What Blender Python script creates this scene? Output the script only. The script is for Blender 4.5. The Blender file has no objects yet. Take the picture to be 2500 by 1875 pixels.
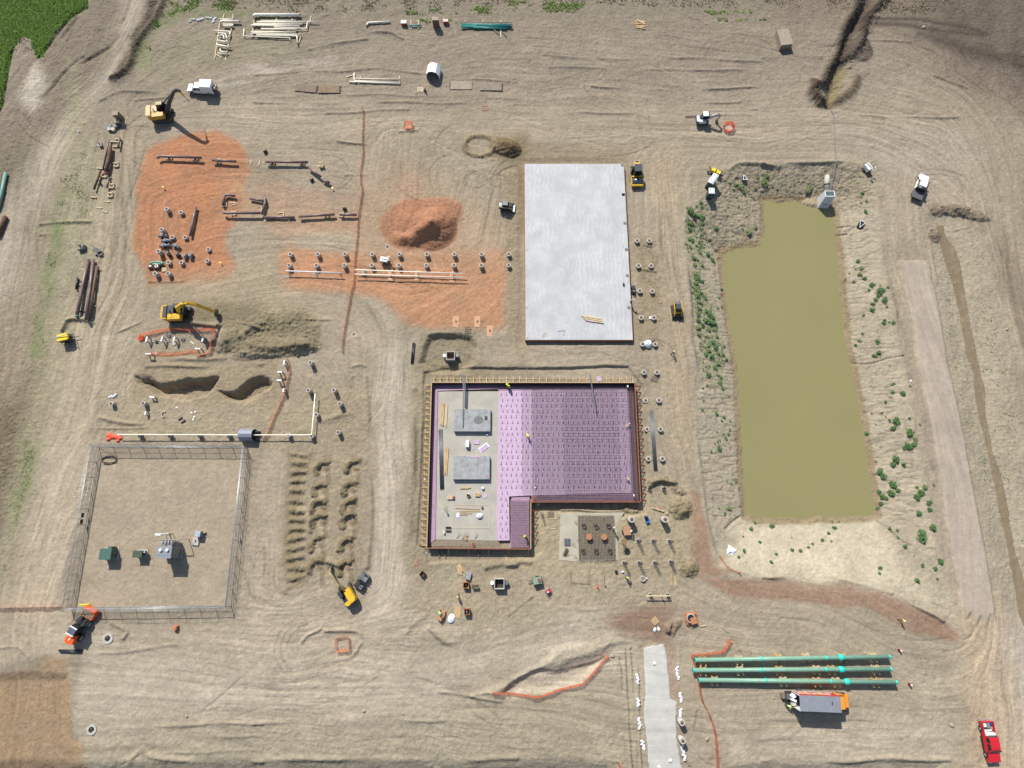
import bpy,bmesh,math,random
import numpy as np
from mathutils import Vector,Matrix
C=bpy.context.scene.collection
SC=bpy.context.scene
random.seed(7)
RNG=np.random.default_rng(7)
R=math.radians
# ------------------------------------------------------------------ camera, sky, sun, exposure
CAM_H,FPX,TILT=110.0,1400.0,R(13.5)
cd=bpy.data.cameras.new("camera")
cd.sensor_width=36.0
cd.lens=36.0*FPX/2500.0
cd.clip_start,cd.clip_end=1.0,5000.0
cam=bpy.data.objects.new("camera",cd)
cam.location=(0,0,CAM_H)
cam.rotation_euler=(TILT,0,0)
C.objects.link(cam)
SC.camera=cam
SUN_EL,SUN_AZ=R(43.0),R(-24.0)
sun_vec=Vector((math.sin(SUN_AZ)*math.cos(SUN_EL),math.cos(SUN_AZ)*math.cos(SUN_EL),math.sin(SUN_EL)))
ld=bpy.data.lights.new("sun",'SUN')
ld.energy=4.0
ld.angle=R(0.5)
ld.color=(1.0,0.97,0.925)
sun=bpy.data.objects.new("sun",ld)
sun.rotation_euler=(-sun_vec).to_track_quat('-Z','Y').to_euler()
sun.location=(0,0,200)
C.objects.link(sun)
W=bpy.data.worlds.new("World")
SC.world=W
W.use_nodes=True
nt=W.node_tree
sky=nt.nodes.new("ShaderNodeTexSky")
sky.sky_type='NISHITA'
sky.sun_disc=False
sky.sun_elevation=SUN_EL
sky.sun_rotation=SUN_AZ
bg=nt.nodes["Background"]
bg.inputs[1].default_value=0.085
nt.links.new(sky.outputs[0],bg.inputs[0])
SC.view_settings.view_transform='Standard'
SC.view_settings.look='None'
SC.view_settings.exposure=0.62
SC.view_settings.gamma=1.0
SC.cycles.max_bounces=6
SC.cycles.transparent_max_bounces=12
# ------------------------------------------------------------------ photo pixel -> place
_c,_s=math.cos(TILT),math.sin(TILT)
def S(px,py,z=0.0):
 """world point at height z seen at photo pixel (2500 x 1875)"""
 d=(px-1250.0,_s*FPX+(937.5-py)*_c,-_c*FPX+(937.5-py)*_s)
 t=(z-CAM_H)/d[2]
 return Vector((d[0]*t,d[1]*t,z))
def D(u,v,z=0.0):
 return S(u*1.13020,v*1.13020,z)
_TX,_TY=(0,620,1240,1860),(0,460,920,1395)
def Q(c,r,u,v,z=0.0):
 return S(_TX[c]+u*.28933,_TY[r]+v*.28933,z)
def QL(c,r,pts,z=0.0):
 return[Q(c,r,u,v,z)for u,v in pts]
def DL(pts,z=0.0):
 return[D(u,v,z)for u,v in pts]
def lin(c):
 c=c/255.0
 return c/12.92 if c<=0.04045 else((c+0.055)/1.055)**2.4
KALB=0.66
def alb(r,g,b,k=KALB):
 """surface colour from the colour it shows in full sun"""
 return(lin(r)*k,lin(g)*k,lin(b)*k)
 # ------------------------------------------------------------------ materials
_mats={}
def mat(name,col,rough=0.6,metal=0.0,var=0.12,scale=3.0,bump=0.0,alpha=1.0,spec=0.5):
 if name in _mats:
  return _mats[name]
 m=bpy.data.materials.new(name)
 m.use_nodes=True
 n,l=m.node_tree.nodes,m.node_tree.links
 b=n["Principled BSDF"]
 b.inputs["Roughness"].default_value=rough
 b.inputs["Metallic"].default_value=metal
 b.inputs["Specular IOR Level"].default_value=spec
 tc=n.new("ShaderNodeTexCoord")
 nz=n.new("ShaderNodeTexNoise")
 nz.inputs["Scale"].default_value=scale
 nz.inputs["Detail"].default_value=6
 nz.inputs["Roughness"].default_value=0.65
 l.new(tc.outputs["Object"],nz.inputs["Vector"])
 mx=n.new("ShaderNodeMix")
 mx.data_type='RGBA'
 dirt=tuple(c*(1-1.6*var)*w for c,w in zip(col,(1.0,.96,.88)))
 lite=tuple(min(1,c*(1+0.7*var))for c in col)
 mx.inputs[6].default_value=(*dirt,1)
 mx.inputs[7].default_value=(*lite,1)
 rp=n.new("ShaderNodeMapRange")
 rp.inputs[1].default_value,rp.inputs[2].default_value=0.33,0.62
 l.new(nz.outputs[0],rp.inputs[0])
 l.new(rp.outputs[0],mx.inputs[0])
 l.new(mx.outputs[2],b.inputs["Base Color"])
 if bump:
  bp=n.new("ShaderNodeBump")
  bp.inputs["Strength"].default_value=bump
  bp.inputs["Distance"].default_value=0.05
  l.new(nz.outputs[0],bp.inputs["Height"])
  l.new(bp.outputs[0],b.inputs["Normal"])
 if alpha<1:
  b.inputs["Alpha"].default_value=alpha
 _mats[name]=m
 return m
 # ------------------------------------------------------------------ objects and meshes
def tag(o,label=None,cat=None,group=None,kind=None):
 if label:o['label']=label
 if cat:o['category']=cat
 if group:o['group']=group
 if kind:o['kind']=kind
 return o
def thing(name,label,cat,loc=(0,0,0),rz=0.0,group=None):
 o=bpy.data.objects.new(name,None)
 o.empty_display_size=0.2
 C.objects.link(o)
 o.location=loc
 o.rotation_euler=(0,0,rz)
 return tag(o,label,cat,group)
def copy_tree(o,loc=None,rz=None,label=None,parent=None):
 c=o.copy()
 C.objects.link(c)
 c.parent=parent
 for ch in list(o.children):
  copy_tree(ch,parent=c)
 if loc is not None:c.location=loc
 if rz is not None:c.rotation_euler=(0,0,rz)
 if label:c['label']=label
 return c
def _frame(axis):
 axis=axis.normalized()
 up=Vector((0,0,1))if abs(axis.z)<0.95 else Vector((1,0,0))
 a=axis.cross(up).normalized()
 return a,a.cross(axis).normalized()
class MB:
 """collects solid shapes into one mesh"""
 def __init__(self):
  self.v,self.f,self.sm=[],[],[]
 def add(self,vs,fs,smooth=False):
  b=len(self.v)
  self.v+=[tuple(p)for p in vs]
  self.f+=[tuple(i+b for i in f)for f in fs]
  self.sm+=[smooth]*len(fs)
  return self
 def box(self,x0,x1,y0,y1,z0,z1,taper=0.0,rz=0.0,about=None):
  t=taper
  vs=[(x0,y0,z0),(x1,y0,z0),(x1,y1,z0),(x0,y1,z0),(x0+t,y0+t,z1),(x1-t,y0+t,z1),(x1-t,y1-t,z1),(x0+t,y1-t,z1)]
  if rz:
   ax,ay=about if about else((x0+x1)/2,(y0+y1)/2)
   c,s=math.cos(rz),math.sin(rz)
   vs=[(ax+(x-ax)*c-(y-ay)*s,ay+(x-ax)*s+(y-ay)*c,z)for x,y,z in vs]
  return self.add(vs,[(3,2,1,0),(4,5,6,7),(0,1,5,4),(1,2,6,5),(2,3,7,6),(3,0,4,7)])
 def bar(self,p0,p1,w,h,roll=0.0):
  p0,p1=Vector(p0),Vector(p1)
  a,u=_frame(p1-p0)
  if roll:
   c,s=math.cos(roll),math.sin(roll)
   a,u=a*c+u*s,u*c-a*s
  vs=[]
  for p in(p0,p1):
   for sx,sy in((-1,-1),(1,-1),(1,1),(-1,1)):
    vs.append(p+a*(sx*w/2)+u*(sy*h/2))
  return self.add(vs,[(0,1,2,3),(7,6,5,4),(0,4,5,1),(1,5,6,2),(2,6,7,3),(3,7,4,0)])
 def cyl(self,p0,p1,r0,r1=None,n=14,caps=True):
  return self.tube([p0,p1],[r0,r0 if r1 is None else r1],n,caps)
 def tube(self,pts,r,n=10,caps=True):
  pts=[Vector(p)for p in pts]
  rs=r if isinstance(r,(list,tuple))else[r]*len(pts)
  b=len(self.v)
  ref=None
  for i,p in enumerate(pts):
   d=(pts[min(i+1,len(pts)-1)]-pts[max(i-1,0)])
   if d.length<1e-9:d=Vector((0,0,1))
   d.normalize()
   if ref is None:
    ref,_=_frame(d)
   ref=(ref-d*ref.dot(d))
   if ref.length<1e-6:ref,_=_frame(d)
   ref.normalize()
   o=d.cross(ref)
   for k in range(n):
    t=2*math.pi*k/n
    self.v.append(tuple(p+(ref*math.cos(t)+o*math.sin(t))*rs[i]))
  for i in range(len(pts)-1):
   for k in range(n):
    k2=(k+1)%n
    self.f.append((b+i*n+k,b+i*n+k2,b+(i+1)*n+k2,b+(i+1)*n+k))
    self.sm.append(True)
  if caps:
   self.f.append(tuple(b+k for k in range(n-1,-1,-1)))
   self.f.append(tuple(b+(len(pts)-1)*n+k for k in range(n)))
   self.sm+=[False,False]
  return self
 def prism(self,poly,z0,z1,inset=0.0):
  """vertical prism of a plan polygon"""
  n=len(poly)
  cx,cy=sum(p[0]for p in poly)/n,sum(p[1]for p in poly)/n
  vs=[(p[0],p[1],z0)for p in poly]+[(p[0]+(cx-p[0])*inset,p[1]+(cy-p[1])*inset,z1)for p in poly]
  fs=[tuple(range(n-1,-1,-1)),tuple(range(n,2*n))]+[(i,(i+1)%n,n+(i+1)%n,n+i)for i in range(n)]
  return self.add(vs,fs)
 def side(self,prof,y0,y1,inset=None):
  """profile in x,z extruded across y; inset(z) pulls the sides in"""
  n=len(prof)
  g=inset or(lambda z:0.0)
  vs=[(x,y0+g(z),z)for x,z in prof]+[(x,y1-g(z),z)for x,z in prof]
  fs=[tuple(range(n)),tuple(range(2*n-1,n-1,-1))]+[(i,n+i,n+(i+1)%n,(i+1)%n)for i in range(n)]
  return self.add(vs,fs)
 def ball(self,c,rx,ry,rz,n=10,m=7,top=False):
  c=Vector(c)
  b=len(self.v)
  lo=0.0 if top else-math.pi/2
  for i in range(m+1):
   ph=lo+(math.pi/2-lo)*i/m
   for k in range(n):
    t=2*math.pi*k/n
    self.v.append((c.x+rx*math.cos(ph)*math.cos(t),c.y+ry*math.cos(ph)*math.sin(t),c.z+rz*math.sin(ph)))
  for i in range(m):
   for k in range(n):
    k2=(k+1)%n
    self.f.append((b+i*n+k,b+i*n+k2,b+(i+1)*n+k2,b+(i+1)*n+k))
    self.sm.append(True)
  if top:
   self.f.append(tuple(b+k for k in range(n-1,-1,-1)))
   self.sm.append(False)
  return self
 def ring(self,c,r0,r1,z0,z1,n=20):
  """open-topped wall"""
  b=len(self.v)
  for(r,z)in((r1,z0),(r1,z1),(r0,z1),(r0,z0)):
   for k in range(n):
    t=2*math.pi*k/n
    self.v.append((c[0]+r*math.cos(t),c[1]+r*math.sin(t),z))
  for j in range(4):
   for k in range(n):
    k2,j2=(k+1)%n,(j+1)%4
    self.f.append((b+j*n+k,b+j*n+k2,b+j2*n+k2,b+j2*n+k))
    self.sm.append(False)
  return self
 def shift(self,M):
  self.v=[tuple(M@Vector(p))for p in self.v]
  return self
 def mesh(self,name,m):
  me=bpy.data.meshes.new(name)
  me.from_pydata(self.v,[],self.f)
  me.polygons.foreach_set("use_smooth",self.sm)
  if m:me.materials.append(m)
  me.update()
  return me
 def build(self,name,m,parent=None,label=None):
  o=bpy.data.objects.new(name,self.mesh(name,m))
  C.objects.link(o)
  if parent:o.parent=parent
  if label:o['label']=label
  return o
 def top(self,name,m,label,cat,loc=(0,0,0),rz=0,group=None):
  o=self.build(name,m)
  o.location=loc
  o.rotation_euler=(0,0,rz)
  return tag(o,label,cat,group)
  # ================================================================== GROUND: one height field with soil colours
RES=0.16
X0,X1,Y0,Y1=-136.0,136.0,-50.0,134.0
NX,NY=int(round((X1-X0)/RES))+1,int(round((Y1-Y0)/RES))+1
gx=(X0+RES*np.arange(NX)).astype(np.float32)
gy=(Y0+RES*np.arange(NY)).astype(np.float32)
GX,GY=np.meshgrid(gx,gy)
def vnoise(x,y,seed):
 r=np.random.default_rng(seed)
 T=r.random((256,256)).astype(np.float32)
 xi,yi=np.floor(x).astype(np.int32),np.floor(y).astype(np.int32)
 fx,fy=x-xi,y-yi
 fx,fy=fx*fx*(3-2*fx),fy*fy*(3-2*fy)
 a,b=xi&255,yi&255
 a1,b1=(a+1)&255,(b+1)&255
 return(T[b,a]*(1-fx)+T[b,a1]*fx)*(1-fy)+(T[b1,a]*(1-fx)+T[b1,a1]*fx)*fy
def fbm(scale,seed,octs=4,gain=0.5,sx=1.0,sy=1.0,x=None,y=None):
 x=GX if x is None else x
 y=GY if y is None else y
 out,amp,tot,f=0.0,1.0,0.0,1.0/scale
 for o in range(octs):
  out=out+amp*(vnoise(x*f*sx+17.3*o,y*f*sy+9.1*o,seed+o)-0.5)
  tot+=amp
  amp*=gain
  f*=2.03
 return(out/tot*2).astype(np.float32)
def ridged(scale,seed,octs=3,sx=1.0,sy=1.0):
 out,amp,f=0.0,1.0,1.0/scale
 for o in range(octs):
  n=vnoise(GX*f*sx+3.7*o,GY*f*sy+5.9*o,seed+o)
  out=out+amp*(1-np.abs(2*n-1))
  amp*=0.5
  f*=2.1
 return(out/1.75).astype(np.float32)
def sstep(t):
 t=np.clip(t,0,1)
 return t*t*(3-2*t)
WX=fbm(5.0,11,4)*1.6
WY=fbm(5.0,41,4)*1.6
def region(poly,margin):
 xs,ys=[p[0]for p in poly],[p[1]for p in poly]
 i0=max(0,int((min(xs)-margin-X0)/RES));i1=min(NX,int((max(xs)+margin-X0)/RES)+2)
 j0=max(0,int((min(ys)-margin-Y0)/RES));j1=min(NY,int((max(ys)+margin-Y0)/RES)+2)
 return slice(j0,max(j1,j0+1)),slice(i0,max(i1,i0+1))
def sdist(poly,margin=3.0,warp=0.0):
 """signed distance, positive inside"""
 sl=region(poly,margin)
 x,y=GX[sl],GY[sl]
 if warp:
  x,y=x+WX[sl]*warp,y+WY[sl]*warp
 d2=np.full(x.shape,1e9,np.float32)
 ins=np.zeros(x.shape,bool)
 n=len(poly)
 for i in range(n):
  ax,ay=poly[i][0],poly[i][1]
  bx,by=poly[(i+1)%n][0],poly[(i+1)%n][1]
  ex,ey=bx-ax,by-ay
  L=ex*ex+ey*ey+1e-9
  t=np.clip(((x-ax)*ex+(y-ay)*ey)/L,0,1)
  d2=np.minimum(d2,(x-ax-t*ex)**2+(y-ay-t*ey)**2)
  if ay!=by:
   c=((ay<=y)&(by>y))|((by<=y)&(ay>y))
   ins^=c&(x<ax+(y-ay)/(by-ay)*ex)
 d=np.sqrt(d2)
 return sl,np.where(ins,d,-d)
HT=fbm(30,71,4)*0.25+fbm(1.6,75,3)*0.035
COL=np.zeros((NY,NX,3),np.float32)
TRAF=np.full((NY,NX),0.6,np.float32)
ROUGH=np.full((NY,NX),0.05,np.float32)
STREAK=np.full((NY,NX),1.0,np.float32)
def mixcol(sl,c,a):
 COL[sl]=COL[sl]*(1-a[...,None])+np.array(c,np.float32)*a[...,None]
def paint(poly,rgb,soft=1.5,amt=1.0,warp=1.0,blot=0.0,traf=None,rough=None,streak=None):
 sl,d=sdist(poly,soft+4,warp)
 a=sstep(d/soft*0.5+0.5)*amt
 if blot:
  a=a*np.clip(1-blot+blot*(0.5+1.6*fbmB[sl]),0,1)
 mixcol(sl,alb(*rgb),a)
 w=sstep(d/soft*0.5+0.5)
 for arr,val in((TRAF,traf),(ROUGH,rough),(STREAK,streak)):
  if val is not None:
   arr[sl]=arr[sl]*(1-w)+val*w
def dig(poly,off,w,warp=0.4,rough=0.0):
 sl,d=sdist(poly,w+3,warp)
 k=sstep(d/w+0.15)
 HT[sl]+=off*k
 if rough:
  ROUGH[sl]=np.maximum(ROUGH[sl],rough*sstep(d/w+0.6))
def level(poly,z,w,warp=0.0,smooth=True):
 """flatten to height z"""
 sl,d=sdist(poly,w+3,warp)
 k=sstep(d/w+1.0)
 HT[sl]=HT[sl]*(1-k)+z*k
 ROUGH[sl]*=(1-k*0.9)
fbmB=fbm(3.5,131,4,0.6)
fbmA=fbm(14,121,5,0.55)
fbmC=fbm(1.0,141,3,0.6)
def spline(pts,step=0.25):
 P=[Vector((p[0],p[1],0))for p in pts]
 out=[]
 for i in range(len(P)-1):
  a,b,c,d=P[max(i-1,0)],P[i],P[i+1],P[min(i+2,len(P)-1)]
  n=max(2,int((c-b).length/step))
  for k in range(n):
   t=k/n
   out.append(0.5*((2*b)+(c-a)*t+(2*a-5*b+4*c-d)*t*t+(3*b-a-3*c+d)*t**3))
 out.append(P[-1])
 return out
def stroke(pts,width,h=0.0,rgb=None,amt=0.0,wob=0.0,broken=0.0,berm=0.0,mul=None):
 """a line worn, pushed up or scratched into the soil"""
 sp=spline(pts)
 sl=region(sp,width*2+0.6)
 oj,oi=sl[0].start,sl[1].start
 T=np.zeros(GX[sl].shape,np.float32)
 r=int(width*1.6/RES)+1
 ph=random.random()*50
 for k,p in enumerate(sp):
  w=1.0
  if broken:
   w=min(1,max(0,0.5+(math.sin(k*.11+ph)+math.sin(k*.047+ph*2)*1.3)*broken))
   if w<=0.02:continue
  x,y=p.x,p.y
  if wob:
   x+=math.sin(k*.09+ph)*wob+random.uniform(-.3,.3)*wob
   y+=math.cos(k*.13+ph)*wob+random.uniform(-.3,.3)*wob
  ci,cj=int((x-X0)/RES)-oi,int((y-Y0)/RES)-oj
  a0,a1,b0,b1=max(0,cj-r),min(T.shape[0],cj+r+2),max(0,ci-r),min(T.shape[1],ci+r+2)
  if a0>=a1 or b0>=b1:continue
  d2=(GX[sl][a0:a1,b0:b1]-x)**2+(GY[sl][a0:a1,b0:b1]-y)**2
  T[a0:a1,b0:b1]=np.maximum(T[a0:a1,b0:b1],np.exp(-d2/(width*width)*2.2)*w)
 if h:HT[sl]+=h*(T if not berm else T-berm*np.clip(4*T*(1-T)-0.5,0,1)*2)
 if rgb is not None:mixcol(sl,alb(*rgb),T*amt)
 if mul is not None:COL[sl]*=(1+(mul-1)*T)[...,None]
def track(pts,gauge=1.9,width=0.42,h=-0.05,mul=0.9,**k):
 sp=[Vector((p[0],p[1],0))for p in pts]
 for s in(-1,1):
  o=[]
  for i,p in enumerate(sp):
   d=sp[min(i+1,len(sp)-1)]-sp[max(i-1,0)]
   if d.length<1e-6:continue
   d.normalize()
   o.append((p.x-d.y*s*gauge/2,p.y+d.x*s*gauge/2))
  if len(o)>1:stroke(o,width,h,mul=mul,berm=0.35,**k)
def mound(cx,cy,rx,ry,h,rot=0.0,p=1.0,rough=0.35,rgb=None,seed=0,amt=0.85):
 e=max(rx,ry)*1.5
 sl=region([(cx-e,cy-e),(cx+e,cy+e)],0)
 x,y=GX[sl]-cx+WX[sl]*.35,GY[sl]-cy+WY[sl]*.35
 c,s=math.cos(rot),math.sin(rot)
 d=np.sqrt(((x*c+y*s)/rx)**2+((-x*s+y*c)/ry)**2)
 k=np.clip(1-d,0,1)**p
 HT[sl]+=h*k
 ROUGH[sl]=np.maximum(ROUGH[sl],rough*sstep(k*4))
 if rgb:mixcol(sl,alb(*rgb),sstep((1.08-d)*5)*amt)
 # ---- base soil
base=np.array(alb(171,156,132),np.float32)
COL[:]=base
t=sstep(fbmA*0.9+0.5)[...,None]
COL[:]=COL*(1-0.45*t)+np.array(alb(150,137,112),np.float32)*0.45*t
t=sstep(fbm(22,151,4)*0.9+0.45)[...,None]
COL[:]=COL*(1-0.3*t)+np.array(alb(182,166,143),np.float32)*0.3*t
# ---- soil zones (display pixels of the whole photo, 2212 wide)
paint(DL([(-250,-80),(2500,-80),(2450,200),(2100,190),(1700,225),(1200,218),(700,215),(420,190),(330,250),(-250,300)]),(152,138,119),10,.8,1.5,rough=.1)
paint(DL([(-250,-80),(2500,-80),(2350,90),(1800,62),(1400,50),(900,40),(500,40),(-200,60)]),(142,131,110),5,.7,1.5,.4,traf=.15,rough=.12)
paint(DL([(1500,-90),(2600,-120),(2400,330),(2212,262),(2120,232),(2020,150),(1900,60),(1700,30)]),(130,115,97),9,.7,1.4,.3,rough=.12)
paint(DL([(1940,-120),(2600,-120),(2400,340),(2230,255),(2160,185),(2080,140),(2030,80)]),(100,87,76),6,.8,1.2,.35,traf=.5,rough=.15)
paint(DL([(1985,60),(2212,130),(2250,155),(2200,150),(2080,118),(1980,80)]),(84,72,64),2,.7,.8)
paint(DL([(2120,560),(2260,200),(2500,300),(2400,900),(2200,900),(2170,740)]),(143,129,108),8,.6,1.5)
paint(DL([(-200,330),(10,240),(60,140),(190,10),(300,-60),(290,90),(250,150),(180,200),(90,330),(30,430),(-200,520)]),(140,126,107),3,.85,1.0,.25,rough=.16)
paint(DL([(-200,430),(60,300),(90,420),(60,520),(-200,620)]),(128,117,92),5,.7,1.4)
paint(DL([(285,-60),(335,-60),(300,60),(275,140),(235,190),(170,255),(60,500),(30,700),(-140,900),(-160,640),(-20,480),(60,350),(150,245),(230,140)]),(184,170,148),3,.85,.7,.15,traf=1,rough=.03)
paint(DL([(330,-40),(345,-10),(318,80),(285,160),(240,190),(262,130),(300,50)]),(92,80,66),1.2,.85,.7,.2,rough=.3,traf=0)
paint(DL([(35,205),(75,140),(95,170),(105,185),(70,235),(50,225)]),(206,193,172),1.5,.9,1.0,.3)
paint(DL([(-250,880),(40,830),(95,770),(75,900),(50,1000),(0,1230),(-250,1500)]),(118,105,82),4,.9,1.0,.2,rough=.3,traf=.05)
paint(DL([(-160,620),(70,640),(75,760),(60,860),(-160,1000)]),(150,134,110),5,.7,1.2,.2,rough=.12)
for pts in([(150,130),(240,420),(190,600),(160,640),(130,850),(70,1000),(40,1150),(0,1310),(-30,1310),(10,1150),(50,950),(90,760),(110,640),(140,440)],):
 paint(DL(pts),(166,157,124),2.5,.7,1.0,.3,rough=.12)
for pts in(QL(0,1,[(500,0),(570,0),(490,280),(560,300),(500,600),(420,900),(370,1420),(260,1420),(290,1080),(360,800),(420,420),(450,200)]),QL(0,2,[(230,520),(300,560),(230,900),(170,1120),(110,1350),(140,1000)]),DL([(300,95),(325,110),(320,150),(290,140)]),QL(0,0,[(1380,60),(1500,40),(1700,90),(2000,90),(2212,110),(2000,140),(1560,130),(1330,260),(1160,470),(1150,440)])):
 paint(pts,(118,132,78),2.0,.75,1.1,.55,traf=0)
paint(DL([(90,1000),(160,640),(200,640),(260,230),(330,260),(285,420),(270,640),(330,790),(200,980),(180,1000),(160,1120),(130,1330),(10,1330),(60,1150)]),(183,166,138),4,.6,1.2,.1,traf=1,rough=.04)
paint(DL([(60,1330),(95,985),(200,970),(140,1310),(200,1380),(100,1420),(-80,1420)]),(193,175,149),4,.7,1.0,.1,traf=1,rough=.03)
paint(DL([(330,245),(500,228),(1000,250),(1500,250),(1800,245),(2000,250),(2100,300),(2212,420),(2300,800),(2190,820),(2130,480),(2050,345),(1800,350),(1500,325),(1050,275),(700,290),(420,265)]),(174,159,135),5,.7,1.3,.15,traf=1,rough=.035)
paint(DL([(1830,290),(2080,285),(2130,330),(1990,420),(1900,350)]),(180,164,148),4,.55,1.2,.2)
paint(DL([(815,745),(890,735),(885,1000),(875,1230),(900,1330),(780,1370),(810,1200),(815,960)]),(193,178,156),2.0,.85,.6,.1,traf=1,rough=.025)
paint(DL([(700,700),(1030,770),(1330,760),(1330,800),(1080,800),(1040,745),(900,740),(830,760)]),(186,170,146),3,.6,.8)
paint(DL([(1385,340),(1475,330),(1470,520),(1490,760),(1500,1000),(1455,1000),(1430,800),(1425,500)]),(182,162,132),3,.75,.8,.1,traf=1,rough=.04)
paint(DL([(150,1420),(1000,1400),(1250,1330),(1390,1400),(1370,1480),(1080,1470),(1000,1560),(170,1580)]),(192,178,156),8,.75,1.5,.15,traf=1,rough=.03)
paint(DL([(600,1270),(850,1350),(900,1280),(1000,1340),(800,1450),(500,1430),(420,1350)]),(190,174,150),6,.6,1.5,.15,traf=.9)
paint(DL([(1020,1480),(1380,1400),(1390,1640),(1000,1600)]),(170,158,132),5,.6,1.2,.2)
paint(DL([(150,1580),(1000,1550),(1390,1600),(1400,1700),(150,1700)]),(172,160,134),4,.7,1.2,.25,rough=.1)
paint(DL([(-200,1660),(1330,1645),(1340,1760),(-200,1760)]),(150,140,121),1.5,.8,.8,rough=.08)  # shade of the slope facing away from the sun, put into the soil colour
paint(DL([(1480,1380),(2060,1390),(2110,1500),(2080,1760),(1480,1760)]),(178,164,140),6,.6,1.5,.2)
paint(DL([(1550,1590),(2050,1560),(2050,1630),(1600,1640)]),(196,182,158),4,.6,1.5,.3)
paint(DL([(2060,1345),(2150,1300),(2190,1500),(2230,1760),(2090,1760),(2090,1500)]),(190,167,136),3.5,.8,.8,.1,traf=1)
paint(DL([(2130,1370),(2260,1300),(2300,1700),(2200,1660),(2170,1500)]),(200,186,168),3,.6,1.0,.2)
paint(QL(0,0,[(-120,-60),(755,-40),(740,45),(640,120),(530,210),(440,320),(360,480),(300,480),(260,330),(200,300),(120,420),(70,620),(10,900),(-140,1000)]),(118,142,62),.6,.95,.3,.2,traf=0,rough=.05)
RED=(190,130,90)
paint(QL(0,0,[(1250,1270),(1340,1200),(1500,1140),(1650,1110),(1850,1125),(1980,1180),(2070,1280),(2110,1450),(2060,1560),(2080,1700),(1900,2000),(1980,2260),(1890,2370),(1560,2400),(1260,2390),(1230,2260),(1110,2100),(1140,1800),(1160,1550)]),RED,1.0,.95,.55,.12,traf=.7,rough=.05)
paint(QL(1,1,[(190,560),(280,500),(480,520),(900,540),(1300,530),(1700,525),(2130,505),(2140,800),(2140,1150),(2050,1180),(1860,1190),(1500,1190),(1290,1170),(1200,1040),(1050,930),(820,880),(500,860),(210,840)]),(194,142,104),1.2,.95,.5,.12,traf=.6,rough=.05)
paint(DL([(500,360),(560,420),(780,450),(900,420),(960,480),(990,530),(860,540),(620,530),(540,470),(480,470)]),(186,150,117),4,.8,1.5,.45)
paint(DL([(780,390),(900,370),(1010,430),(1090,500),(1090,560),(780,560),(770,470)]),(185,156,124),5,.7,1.4,.3)
paint(QL(1,1,[(1150,260),(1300,160),(1500,130),(1680,190),(1750,330),(1700,480),(1750,560),(1200,560),(1130,400)]),(186,146,114),3,.8,1.2,.3)
paint(QL(1,0,[(1080,1330),(1230,1380),(1350,1520),(1400,1659),(1250,1659),(1200,1450)]),(180,143,116),2.5,.6,1.4,.6)
paint(QL(1,0,[(0,1450),(250,1560),(600,1600),(900,1620),(900,1700),(0,1700)]),(178,143,116),3,.65,1.2,.4)
paint(QL(1,1,[(300,430),(500,380),(830,370),(840,520),(500,500),(330,490)]),(178,164,138),1.6,.85,.7)
paint(QL(0,1,[(1210,830),(1500,780),(1900,700),(2212,560),(2500,850),(2800,1060),(2500,1090),(2000,960),(1500,930),(1260,900)]),(180,161,130),3,.7,1.0,.1,traf=1)
CLAY=(162,132,108)
paint(QL(2,2,[(1530,950),(1610,1000),(1660,1250),(1730,1480),(1870,1659),(1760,1700),(1640,1659),(1560,1500),(1490,1300),(1460,1200),(1530,1120)]),CLAY,.5,1.0,.4,.06,traf=.6,rough=.04,streak=.7)
paint(QL(3,3,[(-620,-60),(-480,60),(-200,80),(0,60),(280,50),(560,60),(830,115),(1090,190),(1350,320),(1500,410),(1640,530),(1660,580),(1600,600),(1300,520),(1080,400),(850,300),(500,280),(0,225),(-250,210),(-450,110),(-560,20)]),CLAY,.5,1.0,.35,.06,traf=.6,rough=.03,streak=.8)
paint(QL(2,3,[(820,440),(1000,330),(1180,280),(1390,290),(1380,400),(1330,520),(1350,620),(1130,640),(1080,570),(950,530)]),(146,118,98),1.6,.95,.9,.12,traf=.5,rough=.06)
paint(QL(2,3,[(1330,640),(1400,640),(1430,1080),(1370,1060)]),(168,135,112),1.0,.6,.6)
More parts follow.
